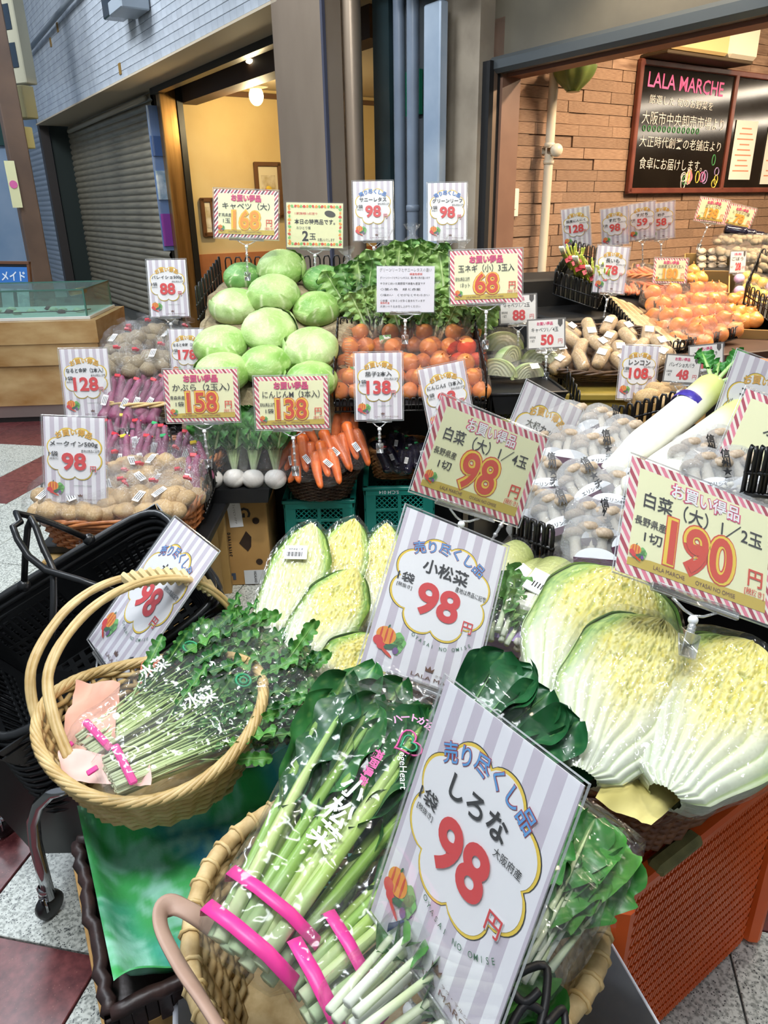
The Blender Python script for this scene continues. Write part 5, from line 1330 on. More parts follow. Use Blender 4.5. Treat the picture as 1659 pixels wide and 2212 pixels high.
cbag = mesh_only(bag_mb(1, 1, .7, True, 21, 22, 22, .09), 'bag', [F1])
for k, (x, y, D, rl, ln, lab) in enumerate(((655, 960, 2.66, 24, 20, 'bag of carrots leaning left at the back of the round basket'), (700, 955, 2.70, -6, 16, 'bag of carrots upright at the back of the round basket'), (745, 950, 2.66, -4, 20, 'tallest bag of carrots at the right back with a red tie'),
        (765, 985, 2.56, 16, 36, 'bag of carrots slanting down at the right front'), (720, 998, 2.55, 22, 42, 'bag of carrots slanting at the middle front'), (660, 1012, 2.56, 8, 40, 'bag of carrots upright at the left front'), (705, 1025, 2.50, 12, 50, 'lowest bag of carrots at the front rim'), (630, 1010, 2.60, -30, 35, 'bag of carrots with a cut top turned outwards at the left rim'))):
    t = thing('carrot_bag', lab, 'carrots', up(at(x, y - 14, D + .03), ln, 0, rl), 'bagged carrots in the round basket')
    for j in range(3):
        part_of(cars[j], 'carrot', t, T(((j - 1) * .027, (j % 2) * .012 + (.02 if j == 1 else 0), .010 * (j % 2))) @ Matrix.Rotation((j - 1) * .07 + pi, 4, 'Z') @ S(.205, .150, .2))
    part_of(cbag, 'bag', t, T((0, 0, .006)) @ S(.052, .080, .050)); ties(t, .075, .01, TAPE, .007)
    sticker(t, T((.008, -.005, .038)) @ Matrix.Rotation(.1 * k, 4, 'Z'), .018, .035)
wicker('wicker_basket', 'square honey-coloured wicker basket of bagged aubergines', T((.065, 2.74, .372)), .10, .085, .115, .10, .11, 14, 34, .0042, 'honey', 4, rim=4)
eg = mesh_only(long_mb(1, .20, 1, .05, 1.15, .3, 20, 14, .0), 'aubergine', [EGG])
ebag = mesh_only(bag_mb(1, 1, .7, True, 25, 22, 20, .12), 'bag', [F1])
for k, (x, y, rl, tp) in enumerate(((822, 990, 12, TAPG), (850, 975, -10, TAPG), (880, 985, 6, TAPG), (840, 1008, 20, TAPE), (872, 1012, -14, TAPG), (905, 1000, 10, TAPG))):
    t = thing('aubergine_bag', 'bag of dark aubergines, %s from left in the %s row, square basket' % (ORD[k % 3], 'back' if k < 3 else 'front'), 'aubergines', up(at(x, y - 14, 2.83 if k < 3 else 2.76), 45, 0, rl, .88), 'bagged aubergines')
    for j in range(2): part_of(eg, 'aubergine', t, T(((j - .5) * .04, 0, .006 * j)) @ Matrix.Rotation(.1 * (j - .5), 4, 'Z') @ S(.11))
    part_of(ebag, 'bag', t, S(.05, .066, .042)); ties(t, .064, .006, tp, .006); sticker(t, T((.012, -.005, .03)), .015, .03)

# ------------------------------------------------------------------ right back: cut cabbages, lotus, long yams, onions, boxes
def quarter_cab(seed):
    """wedge of cabbage: two cut faces meeting at a ridge, wrapper on the round side"""
    q = MB(); wh, li, ye = lin('#f2f4dc'), lin('#d3e39a'), lin('#ece8b0')
    def face_(sg):
        def P(a, b):
            r_ = a; th = (b) * pi * .5 + pi * .0; x = r_ * cos(th * 2 - pi / 2 + pi / 2) ; return None
    def P(a, b):   # cut face 1 in plane y=0, half disc
        th = pi * b; return V((a * cos(th), .012 * sin(a * 34 + 2 * sin(3 * th)) , a * sin(th) * .8))
    q.grid(P, 24, 36, col=lambda a, b, p: mixc(mixc(wh, li, sm(.6, 1, a)), ye, .5 * abs(sin(a * 17 + 2 * sin(3 * b * pi)))))
    def P1(a, b):
        th = pi * b; r_ = a; return V((r_ * cos(th), r_ * sin(th) * .55 + .012 * sin(a * 30), r_ * sin(th) * .45 - .0))
    def PO(a, b):
        th = pi * b; f_ = a * pi * .5; return V((cos(th), sin(th) * sin(f_) * .75, sin(th) * cos(f_) * .8))
    q.grid(PO, 14, 26, col=lambda a, b, p: mixc(lin('#a9cb78'), lin('#dfeab8'), .5 + nz(p, 3, seed)))
    q.grid(lambda a, b: V((a * cos(pi * b), a * sin(pi * b) * .75, 0)), 10, 26, col=lambda a, b, p: mixc(wh, li, .5 * a))
    return q
cc = mesh_only(quarter_cab(4), 'wedge', [OUTL])
ck = thing('wire_rack', 'black wire rack around the tray of cut cabbages', 'rack', T((.55, 2.8, .6)))
loops(ck, (-.15, -.18, -.02), (-.15, .2, .08), .12, 7, .0035); loops(ck, (.18, -.16, -.02), (.18, .2, .06), .12, 7, .0035); loops(ck, (-.15, .2, .1), (.18, .2, .1), .06, 8, .0035)
t = thing('black_tray', 'ribbed black tray of wrapped cabbage wedges', 'tray', T((.53, 2.76, .63)) @ Matrix.Rotation(rad(4), 4, 'Z'))
q = MB(); taper(q, .24, .28, .24, .27, 0, .075); q.build('tray_body', [BP], t, False)
q = MB(); q.tube([(-.14, -.135, .078), (.14, -.135, .078), (.14, .135, .078), (-.14, .135, .078)], .006, 6, True); q.build('rim', [BP], t)
wf_me = mesh_only((lambda q: (q.ball((0, .25, .3), (1.06, .62, .62), 20, 12, disp=lambda u: 1 + .06 * nz(u, 3, 2)), q)[1])(MB()), 'wrap', [FC])
for k, (x, y, D, yaw, s_, lab) in enumerate(((1085, 742, 2.98, 10, .085, 'wrapped cabbage half lying flat at the back of the tray'), (1105, 770, 2.88, 50, .075, 'upright wrapped cabbage wedge in the middle of the tray'), (1168, 772, 2.92, -20, .070, 'wrapped cabbage wedge with a price sticker at the right of the tray'),
        (1072, 798, 2.80, -30, .075, 'wrapped cabbage wedge at the front left of the tray'), (1142, 805, 2.80, 24, .066, 'wrapped cabbage wedge with a label at the front right of the tray'))):
    t = thing('cabbage_wedge', lab, 'cut cabbage', T(at(x, y, D)) @ Matrix.Rotation(rad(yaw), 4, 'Z') @ Matrix.Rotation(rad(8), 4, 'X') @ S(s_ * 1.12) @ T((0, 0, -.3)), 'wrapped cabbage pieces')
    part_of(cc, 'wedge', t); part_of(wf_me, 'wrap', t)
    if k in (2, 4): q = MB(); q.box((0, 0, 0), (.5, .32, .01), 0); q.build('sticker', [STK], t, False, T((.1, -.3, .75)) @ Matrix.Rotation(rad(35), 4, 'X'))
crate('plastic_crate', 'pale olive plastic crate under the cut cabbages', T((.55, 2.78, .33)), .30, .3, .28, mat('olive_crate', '#a3a355', '#94944c', 4, .4))
OLV = mat('olive_container', '#a08a3c', '#8d7a34', 3, .5, bump=.05)
t = thing('storage_box', 'olive-yellow plastic storage box under the lotus basket', 'box', T((.88, 2.98, 0)) @ Matrix.Rotation(rad(-4), 4, 'Z'))
q = MB(); taper(q, .46, .5, .34, .38, 0, .64); q.build('body', [OLV], t, False)
q = MB(); q.box((0, 0, .65), (.53, .41, .03), .006); q.build('lid_rim', [OLV], t, False)
q = MB(); q.box((0, -.18, .56), (.50, .02, .02), .003); q.box((0, -.178, .48), (.49, .012, .012), .003); q.build('rib', [OLV], t, False)
LOT = mat('lotus_skin', '#b99a70', '#d2b68e', 9, .5, bump=.15); randtone(LOT, .1)
wicker('wicker_basket', 'shallow dark wicker basket of wrapped lotus roots', T((.91, 3.06, .735)) @ Matrix.Rotation(rad(17), 4, 'X'), .24, .17, .28, .21, .055, 7, 44, .0052, 'dark', 3, rim=3)
lot = mesh_only((lambda q: (q.tube([(0, y, 0) for y in (-1, -.97, -.8, 0, .8, .97, 1)], [.1, .38, .5, .54, .5, .36, .1], 14), q)[1])(MB()), 'lotus_root', [LOT])
lbag2 = mesh_only(bag_mb(.62, 1.12, .62, False, 31, 20, 18, .06), 'wrap', [FC])
LBM = T((.91, 3.06, .735)) @ Matrix.Rotation(rad(17), 4, 'X')
for k in range(22):
    r_, c_ = k // 6, k % 6
    if r_ == 3 and c_ > 3: continue
    row = ('front', 'second', 'third', 'back')[r_]
    t = thing('lotus_pack', 'wrapped lotus root piece, %s from the left in the %s row, dark basket' % (ORD[c_], row), 'lotus root',
              LBM @ T((-.20 + .08 * c_ + (.02 if r_ % 2 else 0) + (.08 if r_ == 3 else 0), -.14 + .095 * r_, .065 + .012 * (k % 3))) @ Matrix.Rotation(rad((k * 67) % 110 - 55), 4, 'Z') @ Matrix.Rotation(rad(20), 4, 'X') @ S(.050), 'wrapped lotus root pieces')
    part_of(lot, 'lotus_root', t); part_of(lbag2, 'wrap', t)
    if k % 3 != 1: q = MB(); q.box((0, 0, 0), (.7, .62, .02), 0); q.build('sticker', [STK], t, False, T((0, .1, .62)))
# spring onions in a black wire basket
def wirebasket(name, lab, p0, p1, p2, hh, n1, n2, cat='basket', r=.0035, tray=True):
    """p0 front-left, p1 front-right, p2 back-left corner"""
    p0, p1, p2 = V(p0), V(p1), V(p2); p3 = p1 + p2 - p0; t = thing(name, lab, cat, T(p0)); Z = V((0, 0, 0))
    a, b, c = Z, p1 - p0, p2 - p0; d = b + c
    loops(t, a, b, hh, n1, r); loops(t, a, c, hh, n2, r); loops(t, b, d, hh, n2, r); loops(t, c, d, hh, n1, r)
    if tray: q = MB(); q.add([a, b, d, c], [(0, 1, 2, 3)]); q.build('floor_mesh', [BP], t)
    return t
g0 = at(1210, 625, 3.75)
wirebasket('wire_basket', 'black wire basket of spring onions with yellow stalks', at(1195, 635, 3.62), at(1290, 668, 3.50), at(1235, 565, 4.0), .11, 9, 10)
SPG = mat('negi_green', '#a9b84a', '#d3d774', 12, .5); SPW = mat('negi_white', '#eeefd8', rough=.45)
rg = random.Random(3)
for k in range(9):
    t = thing('spring_onion_bundle', 'bundle of yellow-green spring onions, %s from the left in its wire basket' % ORD[k], 'spring onions', lay(at(1232 + 9 * k, 580 + 6.5 * k, 3.80 - .02 * k), 156 + rg.uniform(-8, 8) if k % 3 else -24, 22 if k % 3 else -22), 'spring onion bundles')
    q = MB()
    for j in range(5): q.tube([(rg.uniform(-.012, .012), -.22, 0), (rg.uniform(-.012, .012), 0, .01), (rg.uniform(-.03, .03), .24, .03 + rg.uniform(0, .03))], [.006, .006, .004], 5)
    q.build('stalks', [SPG], t, True, kind='stuff')
    q = MB()
    for j in range(4): q.tube([(rg.uniform(-.012, .012), -.32, 0), (rg.uniform(-.01, .01), -.18, .004)], .0065, 5)
    q.build('white_ends', [SPW], t, True, kind='stuff'); ties(t, .18, .01, TAPE, .014)
# long yams
wirebasket('wire_basket', 'long narrow black wire basket of wrapped long yams', at(1405, 772, 3.20), at(1492, 762, 3.28), at(1290, 640, 3.78), .06, 6, 20)
YAM = mat('yam_skin', '#c0a77c', '#d8c49c', 12, .5, bump=.15)
yam = mesh_only(long_mb(1, .045, 3, .02, .8, .4, 20, 10, .03), 'yam', [YAM]); ybag = mesh_only(bag_mb(.06, .52, .05, False, 35, 16, 16, .08), 'wrap', [F1])
a_, b_ = at(1295, 650, 3.75), at(1440, 765, 3.22)
for k in range(5):
    a2, b2 = at(1303 + 16 * k, 640 + 6 * k, 3.78), at(1425 + 13 * k, 755 - 1 * k, 3.25); c = (a2 + b2) / 2; d = (a2 - b2)
    yx = d.normalized(); z_ = V((0, 0, 1)); x_ = yx.cross(z_).normalized(); z_ = x_.cross(yx); L_ = d.length
    t = thing('long_yam', 'wrapped long yam, %s from the left in the narrow wire basket' % ORD[k], 'yam', Matrix(((x_.x, yx.x, z_.x, c.x), (x_.y, yx.y, z_.y, c.y), (x_.z, yx.z, z_.z, c.z), (0, 0, 0, 1))) @ S(L_), 'wrapped long yams')
    part_of(yam, 'yam', t); part_of(ybag, 'wrap', t)
# shelf for the right side
t = thing('display_shelf', 'long brown shelf carrying the baskets on the right', 'shelf', T((1.45, 3.4, 0)) @ Matrix.Rotation(rad(18), 4, 'Z'))
q = MB(); q.box((.1, 0.1, .70), (1.3, .55, .04), .005); q.build('board', [mat('shelf_brown', '#4a3428', '#3c2a20', 4, .5)], t, False)
q = MB(); q.box((.1, -.16, .62), (1.3, .03, .14), .004); q.build('front_rail', [mat('shelf_grey', '#5d5450', rough=.5)], t, False)
q = MB(); q.box((.1, 0.1, .34), (1.26, .48, .68), .01); q.build('body', [mat('shelf_black', '#141312', rough=.7)], t, False)
q = MB(); q.box((.25, .55, .42), (1.6, .5, .84), .01); q.build('back_step', [MATS['shelf_black']], t, False)
q = MB(); q.box((.25, .95, .49), (1.8, .4, .98), .01); q.build('top_step', [MATS['shelf_black']], t, False)
# netted onions, warm light put into their skin colour
wirebasket('wire_basket', 'black wire basket of yellow onions in the middle of the right shelf', at(1465, 765, 3.28), at(1592, 730, 3.42), at(1380, 650, 3.85), .055, 14, 14)
OPX = [(1418, 655), (1452, 650), (1505, 645), (1535, 645), (1430, 680), (1470, 680), (1508, 672), (1540, 672), (1445, 705), (1482, 705), (1515, 700), (1552, 694), (1470, 728), (1505, 726), (1535, 722), (1568, 712), (1500, 738)]
for k, (x, y) in enumerate(OPX):
    row, i = [('back', k), ('second', k - 4), ('third', k - 8), ('front', k - 12)][min(3, k // 4)]
    onion_net(lay(at(x, y, 3.72 - (y - 645) * .0042), R.uniform(-40, 40), 25), 'net of yellow onions, %s in the %s row of the basket lit orange' % (ORD[i], row), ony_me, 3, False, .040, None, 'yellow onions in the right wire basket')
# open cartons with loose onions
for k, (x, y, D, w_, d_, yaw, lab) in enumerate(((1500, 620, 4.05, .34, .34, -22, 'open carton with a few onions behind the onion basket'), (1612, 690, 3.75, .34, .42, -22, 'open carton of onions at the right edge of the shelf'), (1420, 600, 4.25, .3, .3, -22, 'open carton behind the onion price card'), (1555, 580, 4.35, .40, .34, -20, 'tilted open carton of mushroom packs with a yellow flap'))):
    carton('open_carton', lab, T(at(x, y, D) - V((0, 0, .10))) @ Matrix.Rotation(rad(yaw), 4, 'Z') @ Matrix.Rotation(rad(14), 4, 'X'), w_, d_, .14, CARDY if k != 1 else CARDB)
for k, (x, y, D) in enumerate(((1495, 588, 4.05), (1512, 603, 4.0), (1490, 606, 3.98), (1560, 645, 3.9), (1582, 650, 3.85), (1600, 645, 3.85), (1575, 672, 3.75), (1598, 676, 3.72), (1622, 678, 3.72), (1610, 695, 3.66), (1585, 690, 3.68), (1630, 692, 3.64), (1556, 628, 3.95), (1612, 660, 3.8))):
    o = part_of(ony_me, 'loose_onion', None, lay(at(x, y, D), R.uniform(0, 360), R.uniform(-60, 60), 0, .042))
    tag(o, 'loose yellow onion, %s one counted through the open cartons on the right shelf' % ORD[k] if k < 12 else 'loose yellow onion %s in the right carton' % ('against the back wall' if k == 12 else 'between two others'), 'onion', 'loose onions in the cartons')
for k in range(9):
    x, y = 1515 + (k % 3) * 22, 548 + (k // 3) * 16
    t = thing('mushroom_pack', 'wrapped mushroom pack, %s in the %s row of the tilted carton' % (ORD[k % 3], ORD[k // 3]), 'mushrooms', lay(at(x, y, 4.45 - .05 * (k // 3)), -20, 20), 'mushroom packs in the carton')
    q = MB(); q.box((0, 0, 0), (.055, .08, .02), .004); q.build('tray', [mat('pack_grey', '#6f675c')], t, False)
    q = MB(); q.ball((0, 0, .015), (.026, .038, .014), 10, 6, disp=lambda u: 1 + .1 * sin(9 * u.x)); q.build('mushrooms', [mat('pack_pale', '#d9cdb8', '#a4917a', 40, .6)], t, True, kind='stuff')
wicker('wicker_basket', 'orange-brown wicker basket of bagged small carrots', T(at(1398, 610, 3.95) - V((0, 0, .05))), .14, .11, .17, .13, .09, 9, 30, .006, 'rust', 3)
for k, (x, y) in enumerate(((1365, 600), (1400, 592), (1430, 600), (1375, 622), (1410, 618), (1438, 622), (1350, 620))):
    t = thing('carrot_bag', 'bag of small carrots, %s in the orange-brown basket by the yam card' % ORD[k], 'carrots', lay(at(x, y, 3.92 - (y - 590) * .003), R.uniform(-70, 70), 20), 'bagged small carrots')
    for j in range(4): part_of(cars[j % 3], 'carrot', t, T(((j - 1.5) * .024, 0, .008 * (j % 2))) @ S(.11, .15, .13))
    part_of(cbag, 'bag', t, T((0, 0, .006)) @ S(.065, .09, .05)); ties(t, .085, .01, TAPE, .008)
# far right: nuts, brown packs, yellow squash rack
wb = wirebasket('wire_basket', 'black wire basket of yellow bagged fruit at the right edge', at(1605, 655, 3.75), at(1700, 720, 3.55), at(1640, 575, 4.2), .10, 9, 9)
YEL = mat('yellow_fruit', '#e0b23a', '#f0cc62', 6, .35); LIL = mat('lilac_pack', '#c59ad0', '#e0c4e2', 12, .4)
yf = mesh_only((lambda q: (q.ball((0, 0, 0), (1, 1.15, .95), 16, 10), q)[1])(MB()), 'fruit', [YEL]); yl = mesh_only((lambda q: (q.ball((0, 0, 0), (1, 1.15, .8), 14, 9), q)[1])(MB()), 'sweet', [LIL])
fb_ = mesh_only(bag_mb(1, 1, .7, True, 41, 18, 16, .08), 'bag', [F1])
for k in range(11):
    x, y = 1612 + (k % 4) * 18, 602 + (k // 4) * 26 + (k % 4) * 8
    t = thing('fruit_bag', 'bag of yellow fruit, %s in the %s row at the right edge' % (ORD[k % 4], ORD[k // 4]), 'fruit', lay(at(x, y, 3.95 - .06 * (k // 4)), -30, 22), 'yellow fruit bags')
    for j in range(3): part_of(yf if (k + j) % 4 else yl, 'fruit', t, T(((j - 1) * .034, (j % 2) * .03, 0)) @ S(.028))
    part_of(fb_, 'bag', t, S(.065, .06, .05))
NUT = mat('nut_brown', '#8c6a4c', '#c2a078', 60, .5, bump=.5, bscale=80)
for k in range(12):
    x, y = 1560 + (k % 6) * 20, 520 + (k // 6) * 26
    t = thing('dried_goods_bag', 'clear bag of pale brown root pieces, %s in the %s row at the top right' % (ORD[k % 6], 'upper' if k < 6 else 'lower'), 'bagged vegetables', lay(at(x, y, 4.35 - .08 * (k // 6)), -25 + 9 * (k % 3), 24), 'brown bags at the top right')
    for j in range(5): part_of(pd[j % 3], 'root_piece', t, T((R.uniform(-.03, .03), R.uniform(-.03, .03), R.uniform(0, .012))) @ Matrix.Rotation(R.uniform(0, 6), 4, 'Z') @ S(.02))
    part_of(fb_, 'bag', t, S(.058, .055, .042))
for k in range(5):
    t = thing('aubergine_bag', 'dark aubergine lying %s from the left along the top right edge' % ORD[k], 'aubergines', lay(at(1590 + 18 * k, 498 + 5 * k, 4.5), 60, 10), 'aubergines at the top right')
    part_of(eg, 'aubergine', t, S(.14))
for k in range(6):
    x, y = 1602 + (k % 3) * 24, 560 + (k // 3) * 22
    t = thing('root_bag', 'dark netted bag of small roots, %s in the %s row beside the fruit rack' % (ORD[k % 3], 'upper' if k < 3 else 'lower'), 'bagged vegetables', lay(at(x, y, 4.15), 15 * k, 24), 'dark netted bags')
    for j in range(4): part_of(pd[j % 3], 'root_piece', t, T((R.uniform(-.03, .03), R.uniform(-.03, .03), R.uniform(0, .012))) @ S(.024))
    part_of(fb_, 'bag', t, S(.058, .055, .042))
pq = at(1440, 868, 2.66)
carton('storage_box', 'dark box hidden under the carton of loose potatoes', T((pq.x, pq.y, 0)) @ Matrix.Rotation(rad(-10), 4, 'Z'), .2, .2, pq.z - .055, BP, False)
# potatoes in an open carton behind the radishes, orange-red crate at the edge
carton('open_carton', 'open carton of loose potatoes behind the small potato card', T(at(1440, 868, 2.66) - V((0, 0, .05))) @ Matrix.Rotation(rad(-10), 4, 'Z'), .22, .22, .07, CARDB)
for k, (x, y) in enumerate(((1432, 852), (1462, 846), (1448, 838), (1478, 856), (1415, 842), (1400, 856), (1440, 866))):
    o = part_of(po[k % 3], 'loose_potato', None, lay(at(x, y, 2.66 - (y - 838) * .003), 50 * k, 10, 0, .034)); tag(o, 'loose pale potato, %s placed in the carton behind the white radishes' % ORD[k], 'potato', 'loose potatoes')
carton('stacked_carton', 'closed brown carton at the right edge below the shelf', T(at(1655, 800, 3.1) - V((0, 0, .14))) @ Matrix.Rotation(rad(-20), 4, 'Z'), .2, .3, .16, mat('terracotta_box', '#b0683c', rough=.6), False)

# ------------------------------------------------------------------ nested shopping baskets on a wheeled frame, left
SB = mat('basket_black', '#141517', '#1b1d1f', 5, .32, lo=.3, hi=.7)
tn, azn = rad(28), rad(-20)
nS = V((sin(tn) * sin(azn), -sin(tn) * cos(azn), cos(tn)))
A0 = at(338, 1085, 1.60); d_ = ray(-20, 1303); B0 = V((0, 0, CAM_H)) + d_ * ((A0 - V((0, 0, CAM_H))).dot(nS) / d_.dot(nS))
xS = (A0 - B0).normalized(); yS = nS.cross(xS).normalized()      # x: near end -> far end, y: away from C side
if (at(472, 1316, 1.35) - A0).dot(yS) > 0: pass
sideS = yS if (at(472, 1316, 1.35) - A0).dot(yS) > 0 else -yS
BL, BWd, BH = .47, .34, .235
def holed(q, w0, w1, h, F_, groups, dots=True):
    """trapezoid wall hanging from its top edge, with slots"""
    th = .003
    def W_(z): return w0 + (w1 - w0) * (-z / h)
    def slab(x0, x1, z0, z1):
        k0, k1 = W_(z0) / w0, W_(z1) / w0
        v = [(x0 * k0, 0, z0), (x1 * k0, 0, z0), (x1 * k1, 0, z1), (x0 * k1, 0, z1)]; v += [(a, th, c) for a, b, c in v]
        q.add([F_ @ V(p) for p in v], [(0, 1, 2, 3), (7, 6, 5, 4), (0, 4, 5, 1), (1, 5, 6, 2), (2, 6, 7, 3), (3, 7, 4, 0)])
    hw = w0 / 2
    slab(-hw, hw, 0, -.055); slab(-hw, hw, -.155, -h)
    xs = -hw
    for g0, g1 in groups:
        slab(xs, g0, -.055, -.155); n = int((g1 - g0) / .0165)
        for k in range(n):
            a = g0 + (g1 - g0) * k / n; b = a + (g1 - g0) / n
            slab(b - .006, b, -.055, -.155); slab(a, b - .006, -.118, -.126)
            slab(a, b - .006, -.14, -.146)
        xs = g1
    slab(xs, hw, -.055, -.155)
OR = A0 + sideS * (BWd / 2) - xS * (BL / 2)
FS = Matrix(((xS.x, sideS.x, nS.x, OR.x), (xS.y, sideS.y, nS.y, OR.y), (xS.z, sideS.z, nS.z, OR.z), (0, 0, 0, 1)))
def shop_basket(name, lab, M, full=True):
    t = thing(name, lab, 'shopping basket', M, 'nested black shopping baskets')
    q = MB(); pts = []
    for k in range(32):
        a = 2 * pi * k / 32; x, y = sup(BL / 2, BWd / 2, 6, a); pts.append((x, y, 0))
    q.tube(pts, .009, 6, True, flat=1.0)
    pts2 = [(p[0] * 1.03, p[1] * 1.04, -.014) for p in pts]; q.tube(pts2, .006, 5, True); q.build('rim', [SB], t)
    if not full: 
        return t
    k = .82
    for s_, L_, off, rot in ((1, BL, -BWd / 2, 0), (1, BL, BWd / 2, 0), (1, BWd, -BL / 2, 1), (1, BWd, BL / 2, 1)):
        q = MB(); sl = (1 - k) * (BWd if not rot else BL) / 2 / BH; sg = -1 if off < 0 else 1
        F_ = (Matrix.Rotation(pi / 2, 4, 'Z') if rot else Matrix.Identity(4)) @ T((0, (off if not rot else -off), 0))
        sh = Matrix.Identity(4); sh[1][2] = (sl * (1 if off < 0 else -1)) * (-1) * (1 if not rot else -1)
        g = [(-.20, -.03), (.05, .21)] if not rot else [(-.12, .12)]
        holed(q, L_ * .98, L_ * k, BH, F_ @ sh, g); q.build('side_wall', [SB], t, False)
    q = MB(); bx, by = BL * k / 2, BWd * k / 2
    n = 14
    for i in range(n + 1): q.box((-bx + 2 * bx * i / n, 0, -BH), (.012, 2 * by, .006), 0)
    for i in range(11): q.box((0, -by + 2 * by * i / 10, -BH), (2 * bx, .012, .005), 0)
    q.build('floor_grid', [SB], t, False, kind='stuff')
    return t
tb_ = shop_basket('shopping_basket', 'topmost black shopping basket, open and empty with raised handles', FS)
for k in range(1, 13):
    shop_basket('shopping_basket', 'black shopping basket nested %s below the open one, only its rim and edge showing' % ORD[k - 1], FS @ T((-.004 * k, 0, -.021 * k)), k < 2)
def hpath(parent, pts, r=.0065, name='handle', m=None):
    q = MB(); inv = parent.matrix_basis.inverted(); q.tube([inv @ at(*p) for p in pts], r, 8); return q.build(name, [m or SB], parent)
hpath(tb_, [(192, 1165, 1.52), (130, 1137, 1.47), (78, 1118, 1.43), (34, 1108, 1.40), (44, 1128, 1.38), (28, 1138, 1.37), (38, 1165, 1.36), (62, 1202, 1.35), (100, 1232, 1.34), (175, 1254, 1.33), (245, 1278, 1.32)])
hpath(tb_, [(52, 1262, 1.45), (55, 1190, 1.42), (60, 1140, 1.40), (68, 1120, 1.39), (78, 1140, 1.38), (92, 1180, 1.37), (104, 1205, 1.36), (116, 1232, 1.35), (116, 1300, 1.34), (112, 1380, 1.33)])
for p in ((192, 1165, 1.52), (52, 1265, 1.45)):
    q = MB(); q.ball(tuple(FS.inverted() @ at(*p)), .013, 10, 6); q.build('pivot_knob', [SB], tb_)
CHR = mat('chrome', '#b9bcc0', rough=.12, metal=1)
ct = thing('basket_cart', 'chrome-legged wheeled frame under the nested shopping baskets', 'cart', T((-.75, 1.2, 0)))
inv = ct.matrix_basis.inverted()
q = MB(); q.tube([inv @ at(*p) for p in ((150, 1700, 1.36), (112, 1712, 1.38), (84, 1738, 1.40), (72, 1775, 1.42), (76, 1820, 1.44), (90, 1875, 1.47), (106, 1938, 1.50))], .0125, 10); q.build('leg', [CHR], ct)
q = MB(); q.tube([inv @ at(*p) for p in ((-60, 1690, 1.5), (30, 1715, 1.5), (55, 1730, 1.52), (60, 1745, 1.55))], .0125, 10); q.build('leg', [CHR], ct)
for (x, y, z), big in (((-.705, 1.085, .03), 1), ((-.90, 1.30, .03), 0)):
    q = MB(); q.lathe([(0, -.011), (.024, -.011), (.03, -.006), (.03, .006), (.024, .011), (0, .011)], 18, M=inv @ T((x, y, z)) @ Matrix.Rotation(rad(60), 4, 'Z') @ Matrix.Rotation(pi / 2, 4, 'X')); w_ = q.build('wheel', [SB], ct)
    q = MB(); q.lathe([(.012, .05), (.016, .052), (.016, .062), (.013, .064), (.016, .07), (.016, .08), (.012, .085)], 16, M=inv @ T((x, y, .0))); q.box((0, 0, 0), (.012, .04, .04), .003, M=inv @ T((x, y, .045))); q.build('caster_fork', [CHR], ct)
q = MB(); c_ = inv @ V((-.63, 1.22, 0)); taper(q, .20, .34, .3, .42, .10, .40); q.v = [tuple(V(p) + V((c_.x - .02, c_.y + .08, .0))) for p in q.v]; q.build('carrier_body', [SB], ct, False)
# ------------------------------------------------------------------ handled wicker basket with bagged mizuna
carton('cardboard_box', 'yellowish cardboard box standing under the handled wicker basket', T((-.43, 1.07, 0)) @ Matrix.Rotation(rad(28), 4, 'Z'), .27, .22, .475, CARDY, False)
def bl(th): return .02 * cos(2 * th) + .01 * sin(th)
hb = wicker('handled_basket', 'pale wicker basket with a tall hooped handle, holding bagged mizuna', T((-.37, .955, .485)) @ Matrix.Rotation(rad(12), 4, 'Z'), .12, .11, .172, .165, .125, 13, 30, .0052, 'pale', 2.0, rim=7, amp=1.15, rimr=.0046, lift=bl)
inv = hb.matrix_basis.inverted()
arch = [(150, 1640, 1.08), (118, 1560, 1.10), (104, 1470, 1.13), (125, 1400, 1.16), (170, 1340, 1.20), (225, 1295, 1.23), (290, 1262, 1.27), (355, 1250, 1.31), (420, 1256, 1.35), (470, 1285, 1.38), (505, 1330, 1.41), (520, 1390, 1.42)]
arch2 = [(105, 1620, 1.16), (72, 1530, 1.18), (68, 1450, 1.20), (95, 1380, 1.23), (140, 1320, 1.26), (200, 1275, 1.29), (265, 1248, 1.32), (340, 1238, 1.35), (410, 1246, 1.38), (455, 1272, 1.41), (488, 1318, 1.44), (500, 1390, 1.46)]
def smooth(pts, n=4):
    pts = [V(p) for p in pts]; out = []
    for i in range(len(pts) - 1):
        p0, p1, p2, p3 = pts[max(0, i - 1)], pts[i], pts[i + 1], pts[min(len(pts) - 1, i + 2)]
        for k in range(n):
            t = k / n; out.append(.5 * ((2 * p1) + (p2 - p0) * t + (2 * p0 - 5 * p1 + 4 * p2 - p3) * t * t + (3 * p1 - p0 - 3 * p2 + p3) * t ** 3))
    return out + [pts[-1]]
for P_ in (arch, arch2):
    base = smooth([inv @ at(*p) for p in P_])
    for c in range(3):
        q = MB(); pts = [p + V((cos(c * 2.1 + i * .12), sin(c * 2.1 + i * .12) * .6, .4 * sin(c * 2.1 + i * .12))) * .0046 for i, p in enumerate(base)]
        q.tube(pts, .0050, 7); q.build('handle_cane', [WB['pale']], hb)
mid = [(a + b) / 2 for a, b in zip(smooth([inv @ at(*p) for p in arch]), smooth([inv @ at(*p) for p in arch2]))]
